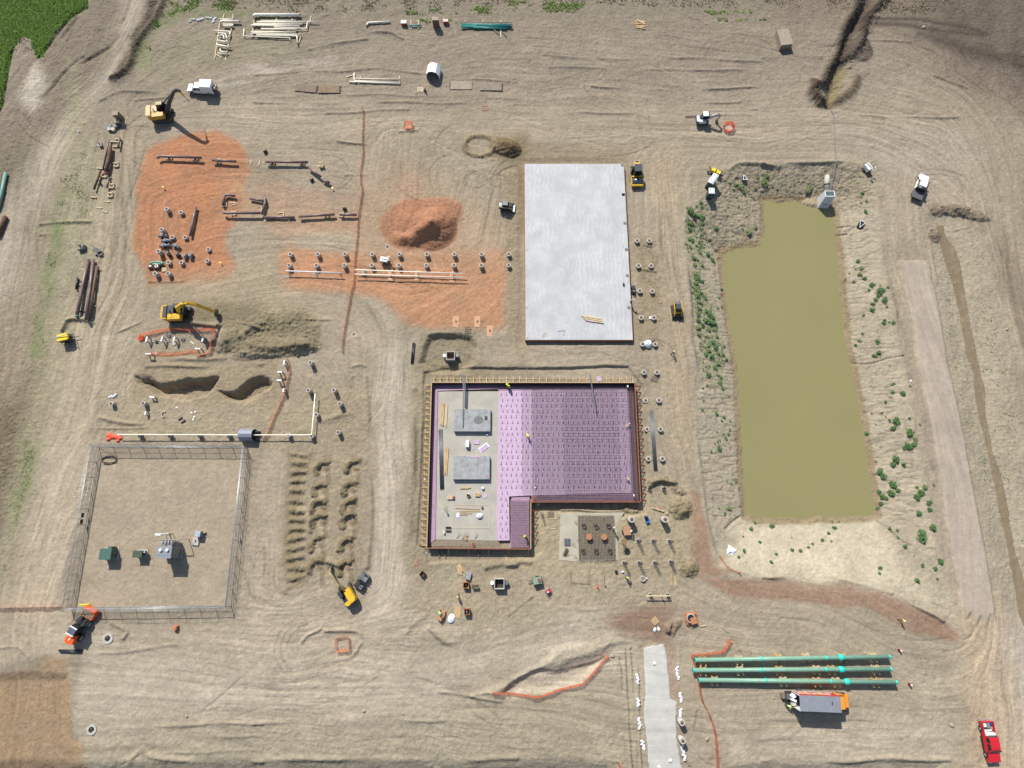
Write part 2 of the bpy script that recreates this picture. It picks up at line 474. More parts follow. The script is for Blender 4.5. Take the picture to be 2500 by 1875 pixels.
for pts,c,a in((QL(0,1,[(1400,1010),(1560,960),(2180,940),(2300,1020),(2600,1000),(2700,1200),(2720,1320),(2300,1420),(1860,1390),(1850,1160),(1450,1130)]),(136,124,95),.92),(QL(0,1,[(1160,1180),(1850,1170),(1850,1400),(1250,1440)]),(165,150,124),.8),(DL([(295,780),(610,780),(610,880),(290,870)]),(160,142,112),.75),(DL([(215,860),(780,860),(790,960),(560,970),(230,960)]),(170,154,124),.6),(QL(1,2,[(460,100),(1000,60),(980,600),(900,1600),(480,1600),(470,640)]),(166,150,122),.7),(QL(1,2,[(290,620),(470,640),(450,1000),(460,1700),(255,1830),(270,1300)]),(138,123,92),.95),(QL(1,2,[(1330,100),(1500,-60),(2212,-80),(2212,20),(1500,40),(1440,600),(1390,1420),(1470,1520),(2212,1520),(2212,1659),(1280,1659),(1310,900)]),(158,144,116),.8),(QL(2,2,[(200,1100),(1140,1080),(1480,900),(1530,1150),(1560,1500),(1500,1659),(0,1659),(0,1480),(200,1480)]),(176,160,128),.8),(QL(2,3,[(-800,0),(1500,0),(1480,250),(900,280),(400,420),(-300,500),(-1000,300)]),(172,157,129),.7),(QL(1,1,[(1380,1240),(1880,1220),(1900,1560),(1370,1560)]),(148,134,106),.85),(QL(2,1,[(1050,400),(1280,400),(1290,1300),(1060,1300)]),(158,140,110),.8),(QL(1,0,[(1990,1170),(2300,1150),(2340,1300),(2240,1420),(2020,1320)]),(138,121,90),.9),(QL(1,0,[(2150,1500),(2380,1360),(2390,1700),(2330,1960),(2220,1960),(2260,1800)]),(132,114,84),.9),(DL([(1080,360),(1135,355),(1135,800),(1095,720),(1095,540)]),(160,142,112),.7)):
 paint(pts,c,1.8,a,1.0,.15,rough=.12,traf=.15)
paint(DL([(1135,310),(1370,320),(1350,355),(1135,355)]),(156,138,113),1.2,.8,.7)
paint(DL([(400,60),(640,60),(640,130),(500,150),(330,200),(300,130)]),(156,146,118),5,.6,1.4)
paint(QL(0,0,[(1900,585),(2212,570),(2800,500),(2700,560),(2300,640),(1880,650)]),(190,177,160),1.5,.7,1.2,.5)
paint(QL(0,0,[(1850,695),(2060,690),(2120,705),(1860,720)]),(205,195,180),.6,.8,.5,.4)
paint(QL(0,3,[(-500,870),(200,830),(400,720),(590,720),(580,850),(590,1000),(575,1200),(600,1400),(700,1450),(690,1900),(-500,1900)]),(164,136,102),.8,.95,.4,.2,traf=.6,rough=.05)
paint(QL(0,3,[(-500,770),(240,780),(310,860),(0,860),(-500,880)]),(150,138,120),.8,.85,.5)
paint(QL(0,3,[(270,770),(400,710),(310,860)]),(146,134,112),.8,.85,.5)
paint(QL(0,3,[(590,700),(690,690),(600,1210),(575,1150),(590,850)]),(157,146,124),.5,.85,.25)
paint(QL(2,3,[(-60,1010),(40,930),(260,820),(560,820),(840,700),(640,930),(270,1050),(-80,1030)]),(192,179,156),.8,.9,.6,.2)
paint(QL(3,3,[(1600,100),(1960,100),(2100,700),(2212,1200),(2250,1700),(1850,1700),(1780,900),(1660,500)]),(190,169,140),2.5,.7,1.0,.15,traf=1)
YARD=[S(241.6,1092),S(604.7,1093.6),S(564.2,1479),S(174,1483)]
paint(YARD,(178,161,136),.4,1.0,.05,.06,traf=.12,rough=.012,streak=.5)
BANK=DL([(1500,445),(1560,372),(1600,352),(1700,350),(1880,352),(1900,420),(1905,560),(1945,760),(1972,900),(2010,1100),(2040,1230),(2066,1345),(1950,1290),(1840,1262),(1640,1248),(1548,1225),(1515,1080),(1495,800),(1480,600),(1478,470)])
WATER_Z=-2.5
POND=DL([(1645,432),(1700,431),(1790,440),(1803,470),(1812,560),(1830,740),(1852,850),(1873,960),(1892,1112),(1870,1119),(1640,1123),(1610,1115),(1603,1040),(1588,800),(1572,700),(1556,541),(1640,528),(1648,500)],WATER_Z)
paint(BANK,(184,170,144),1.0,.9,.5,.15,traf=0,rough=.1,streak=.35)
paint(DL([(1570,360),(1890,352),(1900,440),(1800,440),(1640,430),(1640,520),(1556,540),(1500,460)]),(160,147,120),2,.75,.8,.2,rough=.26)  # north bank's darker, sun-averted tone painted into the soil
paint(DL([(1600,1130),(1895,1120),(1940,1200),(2000,1290),(1840,1260),(1640,1246),(1560,1220)]),(208,194,165),2.5,.8,.8,.15,rough=.07)  # south bank's sunlit brightness painted into the soil colour
sl,d=sdist(POND,6,.25)
mixcol(sl,alb(150,128,92),sstep((d+1.15)/.6)*.75)
GRAVEL=QL(3,1,[(1160,612),(1380,616),(1415,650),(1425,770),(1465,900),(1510,1150),(1545,1400),(1600,1640)])+QL(3,2,[(1640,220),(1700,520),(1780,960),(1840,1260),(1905,1640)])+QL(3,3,[(1950,250),(1960,420),(1920,360),(1890,470),(1840,380),(1800,450),(1760,340),(1720,400),(1680,300),(1622,0)])+QL(3,2,[(1570,1350),(1480,800),(1400,300),(1338,0)])+QL(3,1,[(1300,1450),(1270,1150),(1200,850)])
paint(QL(3,1,[(1100,560),(1440,540),(1480,900),(1580,1400),(1640,1659),(1700,2200),(1850,3000),(1960,3300),(1560,3300),(1400,2400),(1250,1550),(1180,1000)]),(172,156,134),1.5,.8,.4,.15)
paint(QL(3,1,[(1420,150),(1560,180),(1800,300),(1950,600),(2080,1200),(2200,1900),(2350,2800),(2450,3400),(2000,3400),(1860,2700),(1700,2000),(1590,1400),(1480,850),(1430,500)]),(176,163,138),2,.75,.7,.15,traf=.05,rough=.13)
paint(QL(3,1,[(1980,520),(2080,360),(2150,500),(2212,700),(2600,1700),(2400,1700),(2150,1200),(2030,800)]),(132,117,97),1.8,.7,.7,.25)
lum=(COL@np.array((.3,.59,.11),np.float32))[...,None]
COL=(COL*.95+lum*np.array((1.0,1.0,.97),np.float32)*.05)*1.06
COL*=(1+0.13*fbmB+0.10*fbmC)[...,None]
# ---- shapes of the ground
_m=3.0
slB,dB=sdist(BANK,_m,.3)
slW,dW=sdist(POND,40,.12)
full=np.full((NY,NX),-40.0,np.float32);full[slW]=dW
dWb=full[slB]
t=np.clip(np.maximum(dB,0)/(np.maximum(dB,0)+np.maximum(-dWb,0)+1e-3),0,1)
zb=(WATER_Z+0.03)*(t**1.15)
zb=np.where(dWb>0,WATER_Z+0.03-0.6*sstep(dWb/2.0),zb)
HT[slB]=np.where(dB>0,HT[slB]*(1-sstep(dB/1.0))+zb,HT[slB])
ck=ridged(1.1,211,3,.45,1.5)
ck2=ridged(1.1,221,3,1.4,.5)
ck3=ridged(0.9,231,3)
selS=sstep((S(1700,1262).y-GY)/4)
selN=sstep((GY-S(1700,560).y)/5)
crack=ck*(1-selS)*(1-selN)+(ck2*.7+ck3*.3)*selS*.6+ck3*1.0*selN
amp=(sstep(np.maximum(dB,0)/1.5)*(1-sstep((dWb+0.6)/.6)))
HT[slB]-=0.42*amp*np.clip(crack[slB]-.62,0,1)
cw=sstep((crack[slB]-.72)*5)*amp
COL[slB]*=(1-.30*cw)[...,None]
for pts,w,h in((QL(2,1,[(1530,200),(1600,270),(1700,390),(1790,500)]),.35,-.5),(QL(3,1,[(790,1455),(950,1465),(1060,1425),(1190,1412)]),.22,-.35),(QL(3,2,[(1030,1225),(1120,1290),(1210,1380),(1290,1430)]),.25,-.3),(QL(2,0,[(2000,1540),(2060,1600),(2130,1659)]),.3,-.4),(QL(3,1,[(640,300),(780,290),(760,340),(680,350)]),.25,-.35),(QL(2,2,[(1990,1190),(1930,1230),(1850,1290)]),.35,-.35)):
 stroke(pts,w,h,wob=.15,mul=.75)
for pts,h in((QL(2,0,[(1830,1500),(1900,1420),(2000,1385),(2212,1385)]),.35),(QL(3,0,[(0,1395),(300,1390),(600,1385),(800,1440)]),.35),(QL(2,1,[(1500,160),(1490,300),(1510,700),(1540,1100),(1590,1500),(1600,1660)]),.22),(QL(3,1,[(1050,760),(1110,1000),(1160,1300),(1230,1600)]),.22)):
 stroke(pts,.6,h,wob=.3,broken=.4,mul=.82)
paint(QL(2,1,[(1510,160),(1600,230),(1700,400),(1640,700),(1760,950),(1830,1250),(1840,1659),(1680,1600),(1620,1200),(1560,800),(1510,400)]),(140,146,100),2,.55,.8,.7)
FORM_TOP,FORM_BASE=1.05,-0.42
FORM=QL(1,2,[(1502,50)],FORM_TOP)+QL(2,2,[(1068,52),(1117,1052),(190,1052),(189,1450)],FORM_TOP)+QL(1,2,[(1461,1442)],FORM_TOP)
PIT=QL(1,2,[(1440,95),(1450,-30),(1600,-75),(2140,-60)])+QL(2,2,[(560,-70),(800,-85),(1010,-75),(1060,-10),(1130,80),(1180,700),(1180,1010),(1160,1150),(960,1165),(450,1135),(270,1130),(270,1480),(210,1530)])+QL(1,2,[(1480,1560),(1440,1460),(1385,1415),(1420,870)])
level(PIT,-0.42,0.5,.12)
for pts in(QL(1,2,[(1440,90),(1418,500),(1410,870)]),QL(1,2,[(1405,900),(1395,1200),(1380,1410)]),QL(1,1,[(1440,1580),(1600,1570),(1850,1572),(2130,1580)]),QL(2,1,[(100,1580),(400,1590),(800,1580)]),QL(2,1,[(860,1575),(1010,1580)])):
 stroke(pts,.5,.28,wob=.12,broken=.5)
SLABPIT=DL([(1128,350),(1350,350),(1372,738),(1128,738)])
level(SLABPIT,-0.1,1.2,.1)
level(YARD,0.0,1.0)
dig(DL([(290,815),(318,812),(350,822),(375,824),(400,815),(430,812),(458,807),(474,812),(466,832),(446,850),(410,866),(370,862),(330,845),(305,830)]),-2.3,1.5,.8,.2)
dig(DL([(474,840),(500,838),(528,832),(550,820),(575,816),(594,824),(588,846),(565,860),(530,872),(500,862),(482,852)]),-2.0,1.5,.8,.2)
dig(QL(1,1,[(1460,1250),(1560,1225),(1700,1225),(1850,1260),(1890,1330),(1880,1480),(1700,1560),(1500,1560),(1390,1480),(1420,1350)]),-1.0,1.4,.3,.18)
dig(QL(2,3,[(-60,1010),(40,920),(260,800),(400,830),(560,800),(860,690),(640,930),(270,1050),(-80,1040)]),-0.7,1.3,.3,.08)
dig(QL(2,3,[(-260,1000),(-120,960),(40,880),(250,780),(420,620),(870,560),(1090,600),(860,660),(640,760),(400,840),(200,840),(40,960),(-100,1080),(-320,1060)]),.55,1.6,.5,.12)
dig(DL([(-300,1648),(300,1644),(700,1640),(1320,1646),(1345,1760),(-300,1760)]),-0.8,3.0,.25,.06)
dig(DL([(1560,1650),(1900,1642),(2040,1645),(2050,1800),(1560,1800)]),-0.8,3.0,.25,.08)
dig(QL(0,3,[(-600,870),(0,860),(300,850),(580,860),(600,1220),(680,1440),(690,2100),(-600,2100)]),-0.6,2.0,.2,.05)
DITCH=QL(3,1,[(1490,290),(1550,300),(1570,400),(1640,490),(1690,600),(1705,760),(1745,950),(1790,1200),(1830,1420),(1885,1659),(1925,1990),(1960,2230),(2040,2420),(2090,2640),(2140,3000),(2205,3240),(2250,3450),(2340,3800),(2420,4000),(2330,4000),(2190,3600),(2115,3232),(2060,2900),(1990,2580),(1930,2300),(1860,2000),(1800,1659),(1790,1550),(1720,1380),(1690,1100),(1640,850),(1570,680),(1520,480)])
sl,d=sdist(DITCH,6,.25)
HT[sl]-=0.55*sstep((d+3.5)/4.0)
mixcol(sl,alb(152,136,112),sstep((d+.1)/.4)*.8)
TR=QL(3,0,[(920,-60),(850,120),(770,290),(690,430),(640,560),(610,690),(575,880)])
stroke(TR,2.0,-1.1,(104,92,76),.9,wob=.3)
L_=QL(3,0,[(800,-40),(740,170),(690,320),(620,470),(560,610),(520,700),(450,720),(430,790),(490,880)])
R_=QL(3,0,[(1020,-30),(930,120),(850,260),(800,360),(730,480),(690,530)])
stroke(L_,1.5,1.0,(70,59,50),.95,wob=.5)
stroke(R_,1.3,1.0,(70,59,50),.95,wob=.5)
stroke(QL(3,0,[(780,650),(740,760),(650,870)]),1.5,.7,(104,89,68),.85,wob=.5)
stroke(QL(3,0,[(420,700),(450,820),(510,870)]),1.2,.6,(96,82,64),.85,wob=.5)
mound(*Q(3,0,830,420)[:2],3.2,3.2,.25,0,1,.3,(104,92,82))
for pts in(L_,R_,TR):
 sl,d=sdist(pts+[(p[0]+.4,p[1])for p in reversed(pts)],3)
 ROUGH[sl]=np.maximum(ROUGH[sl],.4*sstep((d+2.2)/1.0))
paint(QL(3,0,[(640,560),(720,590),(700,680),(640,800),(590,880),(540,880),(600,740)]),(150,136,100),.6,.8,.4)
stroke(QL(3,0,[(900,200),(1150,205),(1400,240),(1650,280),(1860,300)]),1.1,-.12,(92,80,70),.8,wob=.1)
stroke(QL(3,0,[(920,160),(1250,160),(1500,195),(1720,235),(1900,290)]),.9,-.1,(88,76,68),.8,wob=.1)
for(cx,cy,rx,ry,h,rot)in((520,728,6.0,3.4,.7,-.3),(590,690,6.5,2.2,.5,.15),(640,715,5.0,4.6,.7,0),(490,735,3.5,2.5,.8,.3),(590,752,9,2.2,.8,.05),(655,745,4,2.2,.7,0),(545,712,3.2,1.4,.6,.7),(560,765,6,1.4,.5,.1)):
 p=D(cx,cy)
 mound(p.x,p.y,rx,ry,h,rot,.7,.34)
stroke(QL(1,1,[(-30,1320),(100,1345),(300,1360),(500,1330)]),.8,.35,(112,101,76),.6,wob=.3)
REDP=(180,130,100)
for(u,v,rx,ry,h,rot,pw)in((1320,300,6.5,6.0,.55,.3,.8),(1480,240,7.5,4.6,.7,.3,.8),(1520,345,5.2,5.2,2.4,.2,1.0),(1580,300,3.6,4.5,1.0,.2,1.0),(1410,395,5.0,1.9,1.3,.35,1.0),(1270,435,3.6,1.7,.9,-.15,1.0)):
 p=Q(1,1,u,v)
 mound(p.x,p.y,rx,ry,h,rot,pw,.16,REDP,amt=.9)
p=Q(1,0,2110,1240);mound(p.x,p.y,3.2,2.3,1.5,-.3,.9,.35,(124,107,78))
p=Q(1,0,2180,1270);mound(p.x,p.y,2.0,1.9,1.0,0,.9,.35,(120,103,75))
for k in range(26):
 a=2*math.pi*k/26
 c=Q(1,0,1905,1230)
 mound(c.x+3.4*math.cos(a),c.y+2.6*math.sin(a),.9,.8,.32,0,1,.2,(150,133,104),amt=.6)
for(u,v,rx,ry,h)in((1440,1090,2.0,1.6,.6),(1480,1120,1.6,2.0,.8),(1440,1150,1.7,1.2,.5),(1400,1110,1.4,1.2,.4),(1530,1590,1.7,1.4,.55),(1555,1625,1.4,1.7,.6),(1500,1640,1.5,1.1,.4),(1210,890,1.2,.8,.45),(1260,880,1.1,.7,.4),(1320,885,1.2,.8,.45),(1380,900,1.3,.7,.5),(1430,960,1.6,1.0,.45),(1040,1130,2.2,.7,.3)):
 p=Q(2,2,u,v);mound(p.x,p.y,rx,ry,h,random.uniform(-.6,.6),.9,.42,(146,131,101),amt=.5)
for(u,v,rx,ry,h)in((1420,440,.6,1.3,.4),(1390,500,.6,1.2,.35),(1350,470,.7,.9,.3)):
 p=Q(2,3,u,v);mound(p.x,p.y,rx,ry,h,-.6,.9,.3,(150,124,100),amt=.5)
for(u,v,rx,ry,h)in((1750,210,5.0,1.6,.7),(1480,170,2.0,1.6,.6),(1470,390,1.6,1.8,.6),(1620,190,3.2,1.4,.7)):
 p=Q(3,1,u,v);mound(p.x,p.y,rx,ry,h,-.35,.9,.4,(128,112,95),amt=.6)
p=Q(3,1,470,90-0);mound(p.x,p.y,2.6,2.0,.6,.3,.9,.15,(190,172,142))
HOLES=[(1,2,u,v)for u,v in((598,770),(586,960),(575,1105),(572,1225),(560,1425),(548,1612),(845,775),(828,960),(822,1110),(815,1228),(800,1425),(792,1615))]
for(cc,rr,u,v)in HOLES:
 p=Q(cc,rr,u,v)
 dig([(p.x+1.25*math.cos(a),p.y+1.1*math.sin(a))for a in np.linspace(0,2*math.pi,13)[:-1]],-.2,.45,.3,.1)
 paint([(p.x+.48*math.cos(a),p.y+.45*math.sin(a))for a in np.linspace(0,2*math.pi,13)[:-1]],(150,126,98),.2,.8,.05)
 for k in range(7):
  a=R(75+k*22)
  mound(p.x+1.6*math.cos(a),p.y+1.5*math.sin(a),.75,.6,random.uniform(.15,.34),random.random(),.9,.4,(134,120,92),amt=.7)
 dig([(p.x+x,p.y+y)for x,y in((.1,-.2),(1.0,.1),(1.6,-3.2),(.7,-3.4))],-.12,.3,.05)
 paint([(p.x+x,p.y+y)for x,y in((.1,-.2),(1.0,.1),(1.6,-3.2),(.7,-3.4))],(140,125,99),.3,.75,.1)
sl,d=sdist(QL(1,2,[(300,620),(470,640),(450,1000),(455,1640),(440,1690),(262,1830),(275,1300)]),2,.2)
HT[sl]+=sstep(d/.8)*.22*(np.sin(GY[sl]*2*np.pi/1.75+2.2*fbmB[sl]+.6*fbmA[sl])+.35*fbmC[sl])
ROUGH[sl]=np.maximum(ROUGH[sl],.22*sstep(d))
sl,d=sdist(DL([(545,970),(610,985),(600,1270),(520,1290),(530,1150)]),2,.3)
HT[sl]+=sstep(d/1.5)*.015*np.sin(GY[sl]*2*np.pi/1.1+3*fbmB[sl])
for pts,w,h in((QL(2,0,[(300,470),(900,500),(1500,490),(2212,530)]),.5,.14),(QL(2,0,[(350,570),(900,575),(1400,590),(2212,595)]),.5,.16),(QL(2,0,[(700,730),(1000,745),(1500,755),(2100,740)]),.4,.2),(QL(2,0,[(1250,870),(1650,870),(1950,865)]),.4,.16),(QL(2,0,[(1450,935),(1800,930),(2100,925)]),.35,.14),(QL(2,0,[(1500,985),(1750,970),(2050,975)]),.5,.2),(QL(2,0,[(0,890),(150,885)]),.4,.15),(QL(2,0,[(0,945),(500,945),(1050,960)]),.4,.12),(QL(1,0,[(0,710),(500,640),(1000,585),(1450,625),(1700,660),(2212,690)]),.4,.14),(QL(1,0,[(0,640),(400,610),(700,600)]),.4,.1),(QL(1,0,[(0,870),(500,875),(1000,860),(1500,870),(2212,880)]),.45,.14),(QL(1,0,[(600,965),(900,945),(1300,920)]),.45,.18),(QL(1,0,[(660,380),(950,290),(1050,270),(1150,275),(1250,330)]),.5,.2),(QL(1,0,[(470,410),(700,370),(950,330)]),.5,.18),(QL(1,0,[(0,830),(600,810),(1100,800),(1700,830),(2212,830)]),.4,.1),(QL(1,0,[(700,1195),(940,1215)]),.4,.2),(QL(1,0,[(780,1475),(940,1480)]),.4,.2),(QL(1,0,[(1210,1030),(1380,1030)]),.4,.2),(QL(1,0,[(1230,1110),(1380,1105)]),.4,.2),(QL(3,0,[(0,490),(300,480),(500,480)]),.4,.12),(QL(3,0,[(860,330),(1000,345),(1250,350)]),.35,.12),(QL(3,0,[(700,960),(1100,985),(1650,990)]),.4,.16),(QL(3,0,[(1450,640),(1700,730),(1960,830)]),.5,.18),(QL(3,0,[(0,1380),(300,1380),(700,1370),(850,1420),(900,1480)]),.6,.25),(QL(0,1,[(350,300),(550,290),(770,280)]),.5,.25),(QL(0,1,[(340,390),(560,375),(760,370)]),.5,.22),(QL(0,1,[(1250,790),(1600,770),(1880,690)]),.35,.12),(QL(0,1,[(530,1200),(580,1110),(700,1100),(780,1130)]),.6,.4),(QL(0,1,[(1250,1170),(1500,1140),(1850,1160)]),.6,.45),(QL(0,1,[(1610,1090),(1900,1100),(2212,1190)]),.4,.3),(QL(0,1,[(1000,1210),(1250,1100),(1400,1090)]),.35,.2),(QL(0,1,[(1240,1500),(1700,1500),(2212,1480)]),.5,.25),(QL(0,1,[(1060,1560),(1300,1450),(1900,1440)]),.5,.2),(QL(0,2,[(840,350),(1000,380),(1200,400)]),.5,.2),(QL(0,2,[(720,440),(900,435),(1250,430)]),.35,.12),(QL(1,1,[(840,1500),(900,1490),(940,1500)]),.5,.3),(QL(1,1,[(830,1580),(960,1590)]),.5,.3),(QL(1,1,[(440,1110),(700,1105),(900,1140)]),.3,.15),(QL(1,1,[(1330,1310),(1450,1240),(1620,1220),(1800,1235),(1880,1260)]),.5,.4),(QL(1,2,[(950,0),(960,300),(960,600),(990,1000),(960,1600)]),.7,.3),(QL(1,2,[(1350,100),(1350,500),(1340,900),(1320,1350)]),.8,.35),(QL(1,2,[(470,640),(480,900),(470,1300)]),.5,.25),(QL(1,2,[(480,1590),(600,1560),(720,1590)]),.6,.4),(QL(1,2,[(600,650),(800,640),(940,700)]),.6,.3),(QL(1,2,[(400,450),(560,390),(700,330),(860,280),(930,210)]),.8,.45),(QL(0,3,[(750,700),(1000,680),(1500,620)]),.4,.12),(QL(0,3,[(0,650),(150,640),(250,750)]),.3,.12),(QL(0,3,[(1050,560),(1080,500),(950,440)]),.5,.3),(QL(0,3,[(1250,1320),(1600,1290),(2212,1280)]),.4,.16),(QL(0,3,[(1200,1400),(1700,1390),(2212,1390)]),.35,.1),(QL(0,3,[(1350,1530),(1800,1520),(2212,1510)]),.35,.1),(QL(0,3,[(1100,1600),(1200,1510),(1250,1560),(1700,1600),(2212,1600)]),.6,.25),(QL(1,3,[(0,1280),(500,1255),(1000,1250),(1600,1260)]),.4,.14),(QL(1,3,[(0,1595),(700,1580),(1250,1590),(2000,1580),(2212,1575)]),.6,.22),(QL(1,3,[(1150,1320),(1250,1295)]),.3,.15),(QL(1,3,[(250,735),(500,745),(800,730),(900,600)]),.4,.16),(QL(1,3,[(600,500),(850,495),(930,560)]),.5,.25),(QL(1,3,[(400,600),(450,540),(560,480)]),.4,.2),(QL(1,3,[(1560,1010),(1700,1030),(1900,1070),(2080,1090)]),.4,.2),(QL(1,3,[(1290,520),(1370,430),(1440,390)]),.5,.2),(QL(1,3,[(1480,480),(1650,600),(1850,500)]),.6,.3),(QL(1,3,[(1850,430),(2000,470),(2212,380)]),.4,.25),(QL(2,3,[(0,360),(100,290),(200,220)]),.4,.3),(QL(2,3,[(300,400),(420,320),(500,260)]),.5,.25),(QL(2,3,[(950,560),(1060,600),(1120,620)]),.5,.35),(QL(2,3,[(1340,500),(1370,430),(1500,380)]),.6,.5),(QL(2,3,[(1000,660),(1000,800),(1010,1000),(1030,1200),(1060,1660)]),.22,-.3),(QL(2,3,[(1080,650),(1100,800),(1110,1000),(1120,1250),(1145,1660)]),.22,-.3),(QL(2,3,[(1035,660),(1050,820),(1068,1050),(1090,1300),(1100,1660)]),.2,-.25),(QL(2,3,[(940,740),(960,860),(965,1000)]),.2,-.2),(QL(2,3,[(920,1360),(1010,1350),(1030,1500),(1040,1660)]),.25,-.2),(QL(2,3,[(850,1590),(970,1610),(980,1500),(960,1380)]),.3,.2),(QL(2,3,[(1440,660),(1460,900),(1490,1200),(1560,1290),(1580,1160)]),.25,.12),(QL(2,3,[(1480,1580),(1500,1620),(1530,1660)]),.25,-.25),(QL(2,3,[(1570,1570),(1600,1620),(1640,1660)]),.25,-.25),(QL(2,3,[(1620,1570),(1680,1620),(1740,1640)]),.25,-.25),(QL(3,3,[(0,1590),(300,1585),(700,1600),(1150,1580),(1600,1590)]),.55,.25),(QL(3,3,[(0,1420),(200,1390),(290,1350)]),.5,.2),(QL(3,3,[(1140,225),(1300,300),(1450,370),(1520,410)]),.4,.35),(QL(3,3,[(0,50),(300,40),(570,45),(800,95),(1100,190)]),.4,.25),(QL(3,1,[(1430,400),(1440,600),(1470,800)]),.4,.22),(QL(3,1,[(1640,410),(1780,380)]),.25,.25),(QL(3,1,[(1630,350),(1760,320)]),.25,.15),(QL(2,1,[(1520,100),(1480,240),(1500,500),(1530,800),(1540,1000),(1580,1400),(1600,1660)]),.5,.22),(QL(2,2,[(1570,0),(1580,300),(1600,600),(1640,900),(1700,1300),(1760,1500)]),.45,.18),(QL(2,1,[(1300,200),(1290,500),(1400,700),(1440,900)]),.3,.1),(QL(2,1,[(1060,760),(1200,770),(1290,740)]),.4,.15),(QL(2,1,[(1080,800),(1200,805),(1280,800)]),.4,.2),(QL(2,1,[(1140,480),(1200,490)]),.35,.2),(QL(2,1,[(1130,690),(1240,700)]),.35,.2),(QL(2,2,[(450,1130),(600,1120),(850,1140),(1000,1125)]),.35,.25),(QL(2,2,[(1200,890),(1290,870),(1400,890)]),.4,.4),(QL(2,2,[(0,1590),(100,1560),(200,1570)]),.6,.3),(QL(1,2,[(1960,1600),(2100,1580),(2212,1590)]),.7,.4),(QL(1,3,[(1880,300),(1980,330)]),.4,.3),(QL(0,0,[(700,480),(560,600),(330,850),(280,900)]),.6,-.2),(QL(0,0,[(850,840),(1000,780),(1200,770),(1400,780)]),.5,.15),(QL(0,0,[(880,830),(1100,850),(1400,820)]),.4,.12),(QL(0,0,[(130,1010),(250,1150),(420,1250)]),.35,-.08),(QL(0,0,[(190,970),(300,1100),(420,1200)]),.35,-.08)):
 stroke(pts,w,h*1.6,wob=.12,broken=.55,mul=.80)  # soil also darkened along these lines, for the shade of the ridges
stroke(QL(0,0,[(1430,-60),(1310,140),(1180,360),(1100,540),(1000,630),(930,660)]),1.0,.7,(86,74,60),.85,wob=.3)
stroke(QL(0,0,[(740,60),(600,150),(500,250),(440,340),(340,490)]),.5,-.3,(78,70,56),.7,wob=.2)
stroke(QL(0,0,[(110,430),(60,640),(20,860),(-10,960)]),.5,-.3,(84,72,58),.7,wob=.2)
for q_ in([(900,400),(760,480),(560,640),(400,800),(300,900)],[(1000,300),(900,420),(700,520)],[(640,160),(560,260),(520,320)],[(1040,160),(900,250),(840,300)]):
 stroke(QL(0,0,q_),.7,-.25,(108,95,78),.6,wob=.2,broken=.4)
for(c0,r0,u,v,rad,a0,a1,cc)in((0,0,760,720,4.6,20,200,3),(1,0,600,1450,5.0,-60,100,3),(0,0,1500,520,5.0,60,200,3),(1,0,1870,1530,2.2,0,330,2),(1,0,2060,1530,1.5,0,330,2),(2,0,950,330,5.0,20,150,2),(2,0,1450,350,6.0,40,170,3),(2,0,1950,520,6.5,30,170,3),(2,0,800,720,4.2,100,250,1),(1,1,600,1560,2.8,-40,70,2),(1,0,1830,1240,6.5,60,210,3),(1,0,1500,1480,8,200,290,2),(3,0,1100,1480,7,20,110,4),(1,3,520,640,5,110,230,3),(0,0,1320,1250,6.0,110,250,2),(0,0,1150,1280,8.0,80,190,2),(2,1,1120,880,3,-40,60,3),(2,1,1100,600,3.2,-30,60,2),(2,1,1180,1450,4,0,80,3),(3,1,1500,120,7,0,120,3),(2,3,1520,780,8,10,90,3),(3,3,1300,760,9,-20,70,4)):
 p=Q(c0,r0,u,v)
 for k in range(cc):
  rr=rad*(1+.22*k)
  pts=[(p.x+rr*math.cos(R(a)),p.y+rr*math.sin(R(a))*.8)for a in np.linspace(a0,a1,9)]
  stroke(pts,.3,-.14,wob=.05,broken=.5,berm=.6,mul=.8)
  # ---- direction of travel, used for grader streaks and wheel marks
FLOW=[DL(p)for p in([(330,240),(500,190),(700,160),(1100,110),(1600,120),(1900,170),(2100,260),(2180,500),(2240,900),(2300,1500)],[(300,270),(800,240),(1200,245),(1780,250),(2000,270)],[(1050,300),(1500,310),(1900,320),(2060,420)],[(600,60),(1200,60),(1700,60)],[(310,-40),(230,150),(100,320),(50,500),(10,800),(-40,1100)],[(260,240),(270,600),(200,760),(110,1000),(40,1300)],[(330,420),(420,400),(520,380)],[(330,450),(300,600)],[(845,720),(845,1000),(840,1300)],[(1430,330),(1430,500),(1455,750),(1480,1000),(1520,1180),(1650,1250),(1850,1270),(2060,1360)],[(450,640),(700,640),(820,700),(850,760)],[(180,1450),(700,1450),(1100,1400),(1330,1330)],[(200,1540),(700,1520),(1100,1490),(1350,1530)],[(150,1640),(700,1630),(1330,1640)],[(950,1400),(1200,1340),(1380,1350)],[(1000,1300),(1300,1290)],[(1960,480),(1980,600),(2060,1000),(2120,1300),(2180,1660)],[(2120,1400),(2000,1450),(1800,1380)],[(1500,1570),(1800,1580),(2080,1560)],[(2060,480),(2130,900),(2200,1300)],[(2180,420),(2190,700),(2230,1000)],[(700,560),(900,560),(1080,580)],[(900,700),(1100,600)],[(850,300),(840,500)],[(1110,400),(1110,700)],[(1040,430),(1020,560)],[(40,1480),(20,1660)],[(130,1500),(120,1660)],[(230,1080),(480,1060)],[(250,1250),(450,1240)],[(2000,60),(2120,160),(2212,300)],[(2060,130),(2130,0)],[(560,420),(740,430)],[(600,480),(760,510)],[(350,780),(560,790)],[(560,1000),(560,1250)],[(1000,1270),(800,1330)],[(1080,800),(1340,790)])]
cs=2.0
cgx,cgy=np.meshgrid(np.arange(X0,X1+cs,cs),np.arange(Y0,Y1+cs,cs))
ac=np.zeros(cgx.shape);as_=np.zeros(cgx.shape)
